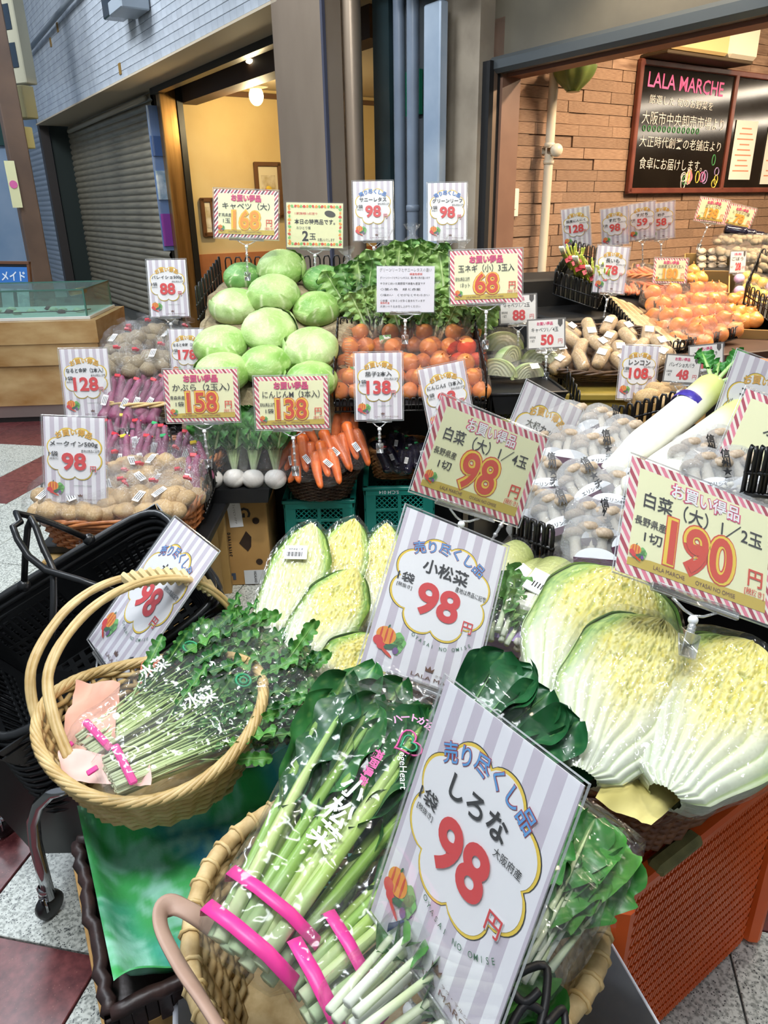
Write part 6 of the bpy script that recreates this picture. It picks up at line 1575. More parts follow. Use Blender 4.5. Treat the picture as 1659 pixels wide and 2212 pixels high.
for i in range(24, 36):
    q = MB(); c = mid[i]; d = (mid[i + 1] - mid[i - 1]).normalized(); x_ = d.cross(V((0, 0, 1))).normalized(); z_ = x_.cross(d)
    q.box((0, 0, 0), (.046, .0105, .021), .004, M=Matrix(((x_.x, d.x, z_.x, c.x), (x_.y, d.y, z_.y, c.y), (x_.z, d.z, z_.z, c.z), (0, 0, 0, 1)))); q.build('handle_wrap', [mat('wrap_pale', '#e4d3a2', '#cdb884', 20, .5)], hb, False)
SAL = mat('salmon_tissue', '#e2a48c', '#eeb9a4', 9, .8)
def sheet_obj(name, lab, cat, pts, m, nu=14, nv=10, amp=.01, seed=1, sc=25, th=True):
    """soft sheet through four corner points (world), p00 p10 p11 p01, with folds"""
    p00, p10, p11, p01 = [V(p) for p in pts]; c = (p00 + p10 + p11 + p01) / 4; t = thing(name, lab, cat, T(c))
    nrm = (p10 - p00).cross(p01 - p00).normalized()
    def P(a, b):
        p = (p00 * (1 - a) + p10 * a) * (1 - b) + (p01 * (1 - a) + p11 * a) * b
        return p - c + nrm * (amp * nz(p * sc, 1, seed) + amp * .5 * abs(nz(p * sc * 2, 1, seed + 3)))
    q = MB(); q.grid(P, nu, nv); q.build('sheet', [m], t); return t
sheet_obj('tissue_paper', 'salmon tissue paper lining the left side of the handled basket', 'paper', [at(125, 1645, 1.10), at(250, 1600, 1.12), at(262, 1480, 1.22), at(165, 1470, 1.22)], SAL, amp=.02)
sheet_obj('tissue_paper', 'pale pink tissue paper under the mizuna stalks at the front of the basket', 'paper', [at(140, 1690, 1.06), at(330, 1700, 1.03), at(330, 1640, 1.08), at(130, 1620, 1.10)], mat('pink_tissue', '#e9b9ae', '#f2cdc2', 9, .8), amp=.018)
sheet_obj('tissue_paper', 'red-orange tissue behind the mizuna in the handled basket', 'paper', [at(300, 1480, 1.27), at(400, 1470, 1.27), at(400, 1428, 1.31), at(310, 1430, 1.31)], mat('red_tissue', '#d9745c', '#e58f74', 9, .8), amp=.012)
STM = mat('mizuna_stalk', '#ffffff', '#eef2e4', 20, .4, vc=True, lo=.2, hi=.8)
mzl = [mesh_only(leaf_mb(.15, .0125, .5, 50 + k, .2, ('#3c8136', '#2c6e38', '#5a9c44')[k], '#8fc06a', '#bcd892', .0015, 6, 48, .3, 5, .85, .25, lobes=9), 'leaf', [LEAF]) for k in range(3)]
def axis_frame(p0, p1, upn=(0, -.5, .85)):
    p0, p1 = V(p0), V(p1); y = (p1 - p0).normalized(); z = V(upn); z = (z - y * z.dot(y)).normalized(); x = y.cross(z)
    return Matrix(((x.x, y.x, z.x, p0.x), (x.y, y.y, z.y, p0.y), (x.z, y.z, z.z, p0.z), (0, 0, 0, 1))), (p1 - p0).length
def veg_bag(q, L_, w0, w1, t0, t1, seed, crk=.10, y0=-.04, y1=1.08, nu=30, nv=26, open_=True):
    def P(a, b):
        th = 2 * pi * a; k = b; w_ = w0 + (w1 - w0) * sm(0, .75, k); t_ = t0 + (t1 - t0) * sm(0, .6, k)
        if k < .05: w_ *= .7 + .3 * k / .05; t_ *= .25 + .75 * k / .05
        if k > .8: t_ *= 1 - .72 * sm(.8, 1, k)
        x, z = sup(w_, t_, 3.2, th); c = 1 + crk * nz((cos(th) * 2, k * 7, sin(th) * 2), 1.2, seed)
        return V((x * c, L_ * (y0 + (y1 - y0) * k), z * c + t_ * .5 * crk * 2 * nz((x * 40, k * 12, 0), 1, seed + 2)))
    q.grid(P, nu, nv, cu=True); return q
NFILM = film('greens_film', haze=.012, bump=.6, scale=55, gl=.022, rough=.14)
def mizuna(lab, p0, p1, seed, wd=.055):
    F_, L_ = axis_frame(p0, p1); t = thing('mizuna_bag', lab, 'leafy greens', F_, 'bagged mizuna in the handled basket'); rs = random.Random(seed)
    q = MB(); ca, cb, cg = lin('#e6ecc8'), lin('#c4d98a'), lin('#5f9a48')
    for k in range(95):
        x0 = rs.uniform(-1, 1) * wd * .5; z0 = rs.uniform(0, 1) * wd * .45; x1 = x0 * 2 + rs.uniform(-.012, .012); z1 = z0 * 1.4 + rs.uniform(-.004, .012); e = rs.uniform(.55, .85)
        cg2 = mixc(cg, cb, rs.random() * .5)
        q.tube([(x0, 0, z0), (x0 * 1.15, L_ * .18, z0 + .004), ((x0 + x1) / 2, L_ * .42, (z0 + z1) / 2 + .004), (x1, L_ * e, z1)], [.0021, .0019, .0015, .0009], 4, cols=[ca, mixc(ca, cb, .6), mixc(cb, cg2, .5), cg2])
    q.build('stalks', [STM], t, True, kind='stuff')
    for k in range(125):
        a = rs.uniform(-1, 1); y = L_ * rs.uniform(.26, .80)
        part_of(mzl[k % 3], 'leaf', t, T((a * wd * (.5 + .6 * y / L_), y, wd * rs.uniform(.15, .75))) @ Matrix.Rotation(rad(-a * 14 + rs.uniform(-26, 26)), 4, 'Z') @ Matrix.Rotation(rad(rs.uniform(-14, 18)), 4, 'X') @ Matrix.Rotation(rad(rs.uniform(-50, 50)), 4, 'Y') @ S(rs.uniform(.6, .95)))
    q = MB(); veg_bag(q, L_, wd * .8, wd * 1.5, wd * .5, wd * .75, seed, .16); q.build('bag', [FC], t, True, T((0, 0, wd * .35)))
    q = MB(); q.box((0, .02, wd * .62), (wd * 1.25, .012, .005), .002); q.build('pink_tape', [mat('hot_pink_tape', '#e83e96', rough=.4)], t, False)
    q = MB(); q.box((-wd * .3, -.008, wd * .5), (.008, .016, .004), .001, M=Matrix.Rotation(.4, 4, 'X')); q.build('tape_end', [MATS['hot_pink_tape']], t, False)
    q = MB(); put(q, '水菜', 0, 0, .03, 0, .02, 0, sx=.8, rot=pi / 2, res=3); q.build('printed_name', [mat('film_print_white', '#f2f5f2', rough=.4)], t, False, T((-wd * .75, L_ * .42, wd * 1.02)))
    q = MB(); q.tube([(.012 * cos(a * pi / 6), .012 * sin(a * pi / 6), 0) for a in range(12)], .0025, 4, True); q.tube([(.006 * cos(a * pi / 4), .006 * sin(a * pi / 4), 0) for a in range(8)], .002, 4, True); q.build('printed_mark', [mat('film_print_green', '#2f9a68')], t, True, T((-wd * .7, L_ * .62, wd * 1.05)))
    return t
mizuna('bag of mizuna lying at the back of the handled basket, reaching behind the striped card', at(185, 1632, 1.12), at(560, 1395, 1.38), 3)
mizuna('bag of mizuna lying in front in the handled basket with pink tape at its foot', at(235, 1690, 1.05), at(690, 1485, 1.28), 8)
# ------------------------------------------------------------------ dark tray with green-blue tissue
tv1, tv2 = V((.88, .47, 0)).normalized(), V((-.47, .88, 0)).normalized()
pk = V((-.5, .867, .40)); tc_ = pk + tv1 * .20 - tv2 * .155
FT = Matrix(((tv1.x, tv2.x, 0, tc_.x), (tv1.y, tv2.y, 0, tc_.y), (0, 0, 1, .40), (0, 0, 0, 1)))
carton('cardboard_box', 'tall cardboard box under the dark tray with green tissue', FT @ T((0, 0, -.40)), .41, .30, .385, CARDB, False)
BRKW = mat('dark_bark', '#211514', '#37231f', 25, .45, bump=.5, bscale=40)
t = thing('bark_tray', 'dark bark-edged tray holding the green and blue tissue', 'tray', FT)
q = MB(); taper(q, .37, .385, .28, .295, -.012, -.006); q.build('tray_floor', [BRKW], t, False)
for s_, horiz in ((1, 1), (-1, 1), (1, 0), (-1, 0)):
    q = MB()
    if horiz: pts = [(-.195 + .39 * k / 24, s_ * .15 + .006 * nz((k, s_, 1), .9), .028 + .009 * nz((k, 3, s_), .8)) for k in range(25)]
    else: pts = [(s_ * .195 + .006 * nz((k, s_, 5), .9), -.15 + .30 * k / 20, .028 + .003 * nz((k, 7, s_), .8)) for k in range(21)]
    q.tube(pts, .010, 8); q.build('edge_branch', [BRKW], t)
    q = MB(); e = MB()
    n_ = 26 if horiz else 20
    for k in range(n_):
        p = V(pts[int(k * (len(pts) - 1) / n_)]); q.box((0, 0, 0), (.016 if horiz else .008, .008 if horiz else .016, .045 + .006 * nz((k, s_, 2), 2)), .001, M=T((p.x, p.y, .003)))
    q.build('bark_strips', [BRKW], t, False, kind='stuff')
GTM = mat('tie_dye_tissue', '#ffffff', '#f2f6f4', 60, .85, vc=True, bump=.25, bscale=120, lo=.3, hi=.7)
t = thing('green_tissue', 'sheet of green and blue mottled tissue lining the dark tray', 'paper', FT)
cG, cB, cM = lin('#43a85c'), lin('#3f93b4'), lin('#9fd6c6')
q = MB()
def PG(a, b):
    x, y = (a - .5) * .385, (b - .5) * .30; r_ = max(abs(a - .5), abs(b - .5)) * 2
    z = .004 + .055 * sm(.72, 1.0, r_) + .012 * nz((x * 14, y * 14, 2), 1, 5) * (1 + r_) + .02 * abs(nz((x * 9, y * 9, 1), 1, 9)) * r_
    z += .035 * sm(.8, 1, 1 - a) * sm(.7, 1, b) + .03 * sm(.75, 1, a) * sm(.8, 1, b) - .03 * sm(.85, 1, b) * math.exp(-((a - .38) / .1) ** 2)
    k = 1 - .05 * sm(.8, 1, r_)
    return V((x * k, y * k, z))
q.grid(PG, 70, 56, col=lambda a, b, p: mixc(mixc(cG, cB, sm(-.25, .3, nz((p.x * 8, p.y * 8, 0), 1, 21) + (a - .6) * .5 - (b - .5) * .1)), cM, sm(-.1, .5, nz((p.x * 16, p.y * 16, 0), 1, 33) + .5 * nz((p.x * 60, p.y * 60, 0), 1, 3)) * .8))
q.build('sheet', [GTM], t)
# ------------------------------------------------------------------ white box and the big palm basket of bagged greens
FOAM = mat('white_foam', '#dfe3ee', '#e9ecf4', 40, .6)
t = thing('foam_box', 'white foam box under the palm basket in the foreground', 'box', T((.03, .60, 0)) @ Matrix.Rotation(rad(14), 4, 'Z'))
q = MB(); q.box((0, 0, .19), (.58, .36, .38), .03); q.build('body', [FOAM], t); q = MB(); q.box((0, 0, .385), (.60, .38, .02), .008); q.build('lid', [FOAM], t)
KB = T((.005, .640, .40)) @ Matrix.Rotation(rad(10), 4, 'Z')
kb = wicker('palm_basket', 'large cream palm-leaf basket of bagged greens in the foreground', KB, .20, .15, .242, .20, .165, 15, 40, .0062, 'cream', 2.3, rim=0, amp=.9, rimr=.0082, base=True)
q = MB(); q.tube([V((*sup(.243, .202, 2.3, 2 * pi * i / 160), .168)) for i in range(160)], [.0105 * (1 + .10 * abs(sin(i * 1.1))) for i in range(160)], 8, True); q.build('rim', [WB['cream']], kb)
q = MB()
for kz, off in ((.150, .004),):
    pts = [V((*sup(.236 + off, .195 + off, 2.3, 2 * pi * i / 96), kz)) for i in range(96)]
    q.tube(pts, [.0085 * (1 + .12 * sin(i * 2.2)) for i in range(96)], 7, True)
q.build('second_rim', [WB['cream']], kb)
for i in range(44):
    q = MB(); th = 2 * pi * i / 44; x, y = sup(.243, .202, 2.3, th); x2, y2 = sup(.243, .202, 2.3, th + .02); d = V((x2 - x, y2 - y, 0)).normalized(); n_ = V((d.y, -d.x, 0))
    q.tube([V((x, y, .170)) + n_ * .0122 * cos(a * pi / 4) + V((0, 0, .0122 * sin(a * pi / 4) - .002)) for a in range(8)], .0028, 4, True, flat=1.0); q.build('rim_binding', [mat('palm_binding', '#e2c893', '#c9a86c', 40, .55)], kb)
STRAP = mat('tan_leather', '#b99a88', '#a98876', 14, .55, bump=.1)
inv = KB.inverted()
for P_, nm in (([(468, 2010, .80), (420, 1975, .79), (375, 1955, .79), (348, 1968, .78), (350, 2010, .76), (385, 2080, .73), (430, 2150, .70), (480, 2230, .66)], 'handle_strap'),):
    q = MB(); q.tube(smooth([inv @ at(*p) for p in P_], 5), .0115, 8, flat=.4, upv=(.5, -.2, .3)); q.build(nm, [STRAP], kb)
BKR = mat('black_raffia', '#19191b', rough=.5)
for P_ in ([(1085, 2205, .62), (1100, 2120, .64), (1175, 2085, .66), (1180, 2150, .64), (1165, 2225, .62)], [(1090, 2120, .645), (1130, 2165, .63), (1165, 2140, .635)], [(1100, 2225, .615), (1135, 2170, .63), (1178, 2190, .63)], [(1180, 2215, .62), (1215, 2180, .64), (1222, 2225, .63)]):
    q = MB(); q.tube(smooth([inv @ at(*p) for p in P_], 4), .0038, 6); q.build('raffia_ornament', [BKR], kb)
# komatsuna, shirona
kst = ('#a9c763', '#8db552', '#c6da8c')
kml = [mesh_only(leaf_mb(.36, .037, .24, 70 + k, .55, ('#2f6f3c', '#3a7f42', '#27603a')[k], '#9cc46a', kst[k], .0078, 14, 30, .35, 3, .78, .02), 'stalk_and_leaf', [LEAFW]) for k in range(3)]
shl = [mesh_only(leaf_mb(.34, .055, .30, 80 + k, .42, ('#4f9a3e', '#63a94a', '#418a3c')[k], '#cfe0a8', ('#dfe8c6', '#e9eedb', '#d3e0b0')[k], .0062, 14, 28, .4, 3, .78, .04), 'stalk_and_leaf', [LEAFW]) for k in range(3)]
dkl = [mesh_only(leaf_mb(.26, .06, .22, 90 + k, .2, ('#235c3a', '#2c6b40')[k], '#6fa462', '#9cc46a', .004, 14, 24, .4, 2, .8, .0), 'leaf', [LEAFW]) for k in range(2)]
def greens(name, lab, p0, p1, mes, n, wd, seed, film_m=None, upn=(0, -.55, .8), sc=None, group=None, fan=7, bagw=1.3, lay_=.7):
    F_, L_ = axis_frame(p0, p1, upn); t = thing(name, lab, 'leafy greens', F_, group); rs = random.Random(seed); s_ = sc or L_ / .37
    for k in range(n):
        a = (k / (n - 1) - .5) * 2; a = max(-1, min(1, a + rs.uniform(-.15, .15))); lyr = (k * 7 % n) / n
        part_of(mes[k % len(mes)], mes[k % len(mes)].name.split('.')[0], t, T((a * wd * .55, rs.uniform(-.004, .012), .006 + wd * lay_ * lyr)) @ Matrix.Rotation(rad(-a * fan + rs.uniform(-3, 3)), 4, 'Z') @ Matrix.Rotation(rad(rs.uniform(-2, 3)), 4, 'X') @ Matrix.Rotation(rad(rs.uniform(-35, 35)), 4, 'Y') @ S(s_ * rs.uniform(.9, 1.03)))
    q = MB(); veg_bag(q, L_, wd * .95, wd * bagw, wd * .52, wd * .62, seed, .07, -.03, 1.05); q.build('bag', [film_m or NFILM], t, True, T((0, 0, wd * .42)))
    return t, L_
HP = mat('hot_pink_band', '#e9409a', '#e0388f', 9, .38)
def pinkbands(t, wd, ys, z=1.02):
    for y, wdn in ys:
        q = MB(); ww = wd * .95
        q.tube([(-ww, y + .01, wd * .1), (-ww * .95, y + .006, wd * .75), (-ww * .3, y, wd * z), (ww * .4, y - .004, wd * z), (ww * .98, y - .006, wd * .7), (ww, y - .004, wd * .1)], wdn, 6, flat=.12, upv=(0, 0, 1)); q.build('pink_band', [HP], t)
t, L_ = greens('komatsuna_bag', 'long bag of komatsuna with pink tape and white print, foremost in the palm basket', at(520, 2095, .735), at(860, 1545, .985), kml, 17, .062, 5, group='bagged komatsuna')
pinkbands(t, .062, ((.012, .0085), (.052, .0075)))
wp_ = mat('film_print_white', '#f2f5f2', rough=.4)
z1 = .062 * 1.10
for s_, x, y, h in (('小', .012, .55, .026), ('松', .012, .46, .028), ('菜', .012, .37, .028)):
    q = MB(); put(q, s_, 0, 0, h, 0, .02, 0, res=3, rot=0, em=True); q.build('printed_name', [wp_], t, False, T((x, L_ * y, z1)) @ Matrix.Rotation(rad(-12), 4, 'Z'))
q = MB(); put(q, '福岡県産', 0, 0, .013, 0, .03, 0, res=3, rot=-pi / 2); q.build('printed_origin', [mat('film_print_pink', '#d95a9a')], t, False, T((.016, L_ * .645, z1)))
q = MB(); arc(q, 'ハートが伝わる野菜', 0, 0, .034, 165, 15, .011, 0, .03, 0, 3); q.build('printed_slogan', [mat('film_print_rose', '#e79ac4')], t, False, T((.040, L_ * .80, z1)) @ Matrix.Rotation(rad(-20), 4, 'Z'))
q = MB()
for a_, c_ in ((1, 0), (.62, 1)):
    pts = []
    for k in range(24):
        u_ = 2 * pi * k / 24; pts.append((.0011 * a_ * 16 * sin(u_) ** 3, .0011 * a_ * (13 * cos(u_) - 5 * cos(2 * u_) - 2 * cos(3 * u_) - cos(4 * u_)), 0))
    q.tube(pts, .0014, 4, True, mi=c_)
q.build('printed_heart', [MATS['film_print_pink'], MATS['film_print_green']], t, True, T((.040, L_ * .79, z1)) @ Matrix.Rotation(rad(-40), 4, 'Z'))
q = MB(); put(q, 'VegeHeart', 0, 0, .011, 0, 0, 0, w=.055, res=3); q.build('printed_logo', [wp_], t, False, T((.047, L_ * .70, z1)) @ Matrix.Rotation(rad(-62), 4, 'Z'))
t, L_ = greens('komatsuna_bag', 'second bag of komatsuna lying behind and left of the printed one', at(560, 1960, .86), at(870, 1500, 1.06), kml, 11, .05, 6, group='bagged komatsuna')
t, L_ = greens('komatsuna_bag', 'bag of komatsuna lying lower right with a pink band, partly under the first', at(650, 2190, .71), at(1060, 1830, .88), kml, 13, .058, 9, group='bagged komatsuna')
pinkbands(t, .058, ((.012, .0085), (.055, .0075)))
t, L_ = greens('shirona_bag', 'bag of pale-stalked shirona with a navy band at the bottom edge of the picture', at(735, 2285, .62), at(1080, 2000, .80), shl, 12, .060, 12, group='bagged shirona', fan=9)
q = MB(); q.tube([(-.062, .105, .01), (-.055, .11, .05), (0, .115, .068), (.05, .11, .055), (.062, .1, .01)], .0075, 6, flat=.14, upv=(0, 0, 1)); q.build('navy_band', [mat('navy_band', '#27306e', rough=.4)], t)
q = MB(); put(q, 'FRESH VEGETABLES', 0, 0, .0075, 0, .01, 0, w=.085, res=2); q.build('band_lettering', [wp_], t, False, T((0, .113, .0705)))
for k, (a, b, lab) in enumerate((((1110, 2070, .72), (1245, 1775, .87), 'bag of light green shirona at the right rim, its corner sticking out of the basket'), ((1060, 2110, .69), (1170, 1850, .82), 'bag of shirona directly behind the big striped card on the right'), ((1060, 1960, .84), (1270, 1810, .94), 'bag of shirona leaning on the brown wicker basket'))):
    greens('shirona_bag', lab, at(*a), at(*b), shl, 9, .058, 30 + k, group='bagged shirona', fan=8, bagw=1.25)
greens('spinach_bag', 'bag of very dark green leaves lying between the striped cards and the halved cabbages', at(985, 1665, .98), at(1135, 1535, 1.02), dkl, 13, .06, 41, upn=(0, -.6, .8), sc=.62, fan=20, bagw=1.15)

# ------------------------------------------------------------------ halved and quartered Chinese cabbages, white radishes, mushrooms
KN = .937
def nat(x, y, D): return at(x, y, D * KN)
def napa(name, lab, p0, p1, W_, th, me_face, wrap, upn, group, spin=0, cat='chinese cabbage', tilt=0):
    F_, L_ = axis_frame(p0, p1, upn); t = thing(name, lab, cat, F_ @ T((0, L_ / 2, 0)) @ Matrix.Rotation(rad(tilt), 4, 'Y'), group)
    part_of(me_face, 'cut_leaves', t, Matrix.Diagonal((W_, L_, th, 1))); part_of(wrap, 'wrap_film', t, Matrix.Diagonal((W_, L_, th, 1))); return t, L_
hk = []
for sd, nar, tip, ye, gr in ((3, 0, .72, 1.0, 1.0), (11, .08, .70, .9, 1.0), (23, .05, .72, 1.0, 1.1)):
    q = hakusai_mb(.30, .20, .09, sd, nar, ye, 96, 150, tip, gr); q.v = [(x / .20, y / .30, z / .09) for x, y, z in q.v]; hk.append(mesh_only(q, 'cut_leaves', [CUTF, OUTL]))
q = wrap_mb(.30, .20, .09, 5, 0, .72, .004, .03); q.v = [(x / .20, y / .30, z / .09) for x, y, z in q.v]; hw_ = mesh_only(q, 'wrap_film', [FW_])
hq = []
for sd, nar, tip, ye, gr in ((31, .14, .55, .55, 1.3), (37, .12, .52, 1.15, 1.1), (41, .12, .52, 1.15, 1.3)):
    q = hakusai_mb(.30, .13, .09, sd, nar, ye, 64, 130, tip, gr); q.v = [(x / .13, y / .30, z / .09) for x, y, z in q.v]; hq.append(mesh_only(q, 'cut_leaves', [CUTF, OUTL]))
q = wrap_mb(.30, .13, .09, 8, .13, .54, .004, .05); q.v = [(x / .13, y / .30, z / .09) for x, y, z in q.v]; hqw = mesh_only(q, 'wrap_film', [FW_])
# orange crates carrying the brown basket
OC = mat('orange_crate', '#ee6a2a', '#e05c22', 5, .38, bump=.04)
e1, e2 = V((.82, .57, 0)).normalized(), V((-.57, .82, 0)).normalized()
oc = V((.352, .79, 0)) * KN; W1, W2, HO = .46, .34, .46
FO = Matrix(((e1.x, e2.x, 0, oc.x), (e1.y, e2.y, 0, oc.y), (0, 0, 1, 0), (0, 0, 0, 1)))
t = thing('orange_crate', 'orange plastic crate with ribbed sides under the brown basket at the lower right', 'crate', FO)
q = MB(); q.box((W1 / 2, W2 / 2, .012), (W1 - .01, W2 - .01, .02), .002); q.build('bottom', [OC], t, False)
for c, d in (((W1 / 2, .004, HO - .012), (W1, .03, .02)), ((W1 / 2, W2 - .004, HO - .012), (W1, .03, .02)), ((.004, W2 / 2, HO - .012), (.03, W2, .02)), ((W1 - .004, W2 / 2, HO - .012), (.03, W2, .02))):
    q = MB(); q.box(c, d, .005); q.build('rim', [OC], t, False)
for x, y in ((0, 0), (W1, 0), (0, W2), (W1, W2)):
    q = MB(); q.box((x, y, HO / 2 - .01), (.034, .034, HO - .02), .012); q.build('corner_post', [OC], t, False)
q = MB(); nr = 17
for k in range(nr + 1): q.box((W1 / 2, .008, .012 + (HO - .04) * k / nr), (W1 - .03, .006, .003), 0)
q.build('long_side', [OC], t, False)
q = MB()
for k in range(nr):
    z = .012 + (HO - .04) * (k + .5) / nr; h_ = (HO - .04) / nr
    for j in range(46):
        x = .03 + (W1 - .06) * (j + .5) / 46; q.box((0, 0, 0), (.0052, .010, h_ * .80), 0, M=T((x, .005, z)) @ Matrix.Rotation(rad(24), 4, 'Y'))
q.build('side_ribs', [OC], t, False, kind='stuff')
q = MB()
for k in range(11):
    z = .03 + (HO - .06) * k / 10; q.box((.004, W2 / 2, z), (.012, W2 - .03, .016 if k % 3 else .028), .002)
for k in range(4): q.box((.006, .03 + (W2 - .06) * k / 3, HO / 2), (.012, .02, HO - .03), .002)
q.build('short_side', [OC], t, False)
q = MB()
for k in range(7): q.box((W1 / 2, .04 + (W2 - .08) * k / 6, HO - .035), (W1 - .03, .010, .014), .001)
for k in range(6): q.box((.05 + (W1 - .1) * k / 5, W2 / 2, HO - .035), (.012, W2 - .03, .02), .001)
q.build('inner_grid', [OC], t, False, kind='stuff')
q = MB(); q.box((.115, .0, HO - .006), (.11, .03, .022), .008); q.build('rim_sleeve', [mat('sleeve_olive', '#8a8450', '#6e6a40', 30, .7)], t, False)
# brown basket with three halves
FBk = Matrix(((e1.x, e2.x, 0, 0), (e1.y, e2.y, 0, 0), (0, 0, 1, 0), (0, 0, 0, 1)))
bc = (V((.365, .80, 0)) + e1 * .240 + e2 * .205) * KN + V((0, 0, .470))
wicker('wicker_basket', 'big rectangular dark brown wicker basket of three halved Chinese cabbages', T(bc) @ FBk, .211, .183, .239, .211, .095, 11, 46, .0062, 'brown', 5, rim=4, amp=1.1, rimr=.0062)
carton('cardboard_box', 'plain carton supporting the back of the brown basket', T(V((.33, .985, 0))) @ FBk @ T((.23, .24, 0)), .40, .22, .46, CARDB, False)
YT = mat('yellow_tissue', '#cfc06c', '#dccf86', 9, .8)
sheet_obj('tissue_paper', 'dull yellow tissue under the front cabbage half', 'paper', [nat(1285, 1725, .99), nat(1400, 1790, .97), nat(1500, 1700, 1.03), nat(1330, 1640, 1.04)], YT, amp=.02)
sheet_obj('tissue_paper', 'yellow tissue lining the brown basket beneath the cabbage halves', 'paper', [bc + FBk.to_3x3() @ V(p) for p in ((-.2, -.18, .035), (.2, -.18, .035), (.2, .18, .05), (-.2, .18, .05))], YT, amp=.012)
UPN = (-.1, -.62, .78)
napa('chinese_cabbage_half', 'halved Chinese cabbage at the back left of the brown basket, yellow heart', nat(1205, 1560, 1.10), nat(1360, 1240, 1.30), .225, .085, hk[0], hw_, UPN, 'halved Chinese cabbages in the brown basket')
napa('chinese_cabbage_half', 'halved Chinese cabbage in the middle, overlapping the back one, base at the basket front', nat(1262, 1672, 1.00), nat(1430, 1345, 1.17), .195, .09, hk[1], hw_, UPN, 'halved Chinese cabbages in the brown basket')
napa('chinese_cabbage_half', 'halved Chinese cabbage at the right, green outer leaves turned to the viewer', nat(1440, 1712, .98), nat(1625, 1395, 1.14), .205, .10, hk[2], hw_, (-.05, -.55, .82), 'halved Chinese cabbages in the brown basket', tilt=-8)
q = MB(); q.ball((0, 0, 0), (1, 1, .8), 14, 10, disp=lambda u: 1 + .12 * nz(u, 3, 1)); fn = mesh_only(q, 'nut', [mat('foam_net', '#ece9dc', '#cfcabb', 50, .7)])
t = thing('foam_net', 'white foam netting in the back left corner of the brown basket', 'padding', T(at(1180, 1430, 1.18)))
q = MB()
for k in range(40): q.ball((R.uniform(-.04, .04), R.uniform(-.05, .05), R.uniform(-.012, .012)), .008, 6, 4)
q.build('net_beads', [MATS['foam_net']], t, True, kind='stuff')
# quartered cabbages in the rust basket
qb = wicker('wicker_basket', 'rust-brown wicker basket of wrapped cabbage quarters behind the greens', T((-.06, 1.28, .40)) @ Matrix.Rotation(rad(-8), 4, 'Z'), .18, .15, .215, .185, .15, 15, 40, .006, 'rust', 2.6, rim=4)
carton('cardboard_box', 'carton under the basket of cabbage quarters', T((-.06, 1.30, 0)), .36, .3, .395, CARDB, False)
sheet_obj('sackcloth', 'jute cloth lining the basket of cabbage quarters', 'cloth', [(-.22, 1.13, .50), (.08, 1.10, .50), (.10, 1.40, .56), (-.22, 1.42, .56)], JUTE, amp=.015)
for k, (a, b, W_, m_, lab, lb_) in enumerate((
    ((575, 1450, 1.38), (675, 1135, 1.62), .145, 0, 'quarter of Chinese cabbage with a barcode sticker, leftmost and tallest', 1),
    ((660, 1420, 1.46), (766, 1125, 1.68), .140, 1, 'yellow cabbage quarter standing behind, second from the left', 0),
    ((625, 1470, 1.32), (768, 1232, 1.50), .145, 2, 'yellow cabbage quarter in front of the other two, leaning right', 0),
    ((800, 1380, 1.52), (836, 1134, 1.68), .110, 1, 'yellow cabbage quarter whose tip shows beside the komatsuna card', 0),
    ((680, 1600, 1.22), (815, 1375, 1.38), .160, 2, 'cabbage quarter lying lowest, white base at the basket rim', 0))):
    t, L_ = napa('chinese_cabbage_quarter', lab, at(*a), at(*b), W_, .09, hq[m_], hqw, (-.05, -.75, .55), 'cabbage quarters in the rust basket', tilt=(0, 0, -6, 0, 10)[k])
    if lb_:
        q = MB(); q.box((0, 0, 0), (.048, .036, .0008), 0); o = q.build('price_sticker', [STK], t, False, T((-.012, L_ * .24, .020)) @ Matrix.Rotation(rad(10), 4, 'Z'))
        q = MB()
        for j in range(14): q.box((-.018 + .0024 * j, -.005, .0006), (.0008 + .0006 * (j % 3), .012, .0003), 0)
        put(q, '長野県産 白菜', 0, .008, .006, .0007, 0, 0, w=.03, res=2); q.build('barcode', [INK['black']], o, False, kind='stuff')
# cut white radish pieces on a purple tray
DKM = mat('radish_flesh', '#ffffff', '#f6f6ee', 20, .3, vc=True, lo=.2, hi=.8, sss=0)
cw, cy_, cg_ = lin('#f3f1e6'), lin('#dfe39c'), lin('#c3d27e')
def cutd(L_=1, r=.28):
    q = MB(); pr = [(0, -.5), (.98, -.5), (1, -.49), (1.02, -.2), (1.0, .1), (.96, .35), (.9, .48), (.86, .5), (0, .5)]
    q.lathe([(a * r, b) for a, b in pr], 28, cols=[cw, cw, cw, mixc(cw, cy_, .5), cy_, mixc(cy_, cg_, .5), cg_, lin('#eceadd'), lin('#f3f3ea')]); return q
cdm = mesh_only(cutd(), 'radish_piece', [DKM]); q = MB(); q.lathe([(0, -.53), (.30, -.53), (.305, 0), (.28, .52), (0, .53)], 24); cdw = mesh_only(q, 'wrap_film', [FW_])
t = thing('purple_tray', 'lilac tray under the cut white radish pieces', 'tray', T(at(1150, 1350, 1.30)) @ Matrix.Rotation(rad(-25), 4, 'Z'))
q = MB(); taper(q, .20, .24, .16, .19, -.02, .02); q.build('tray_body', [mat('lilac_foam', '#b79fd6', rough=.6)], t, False)
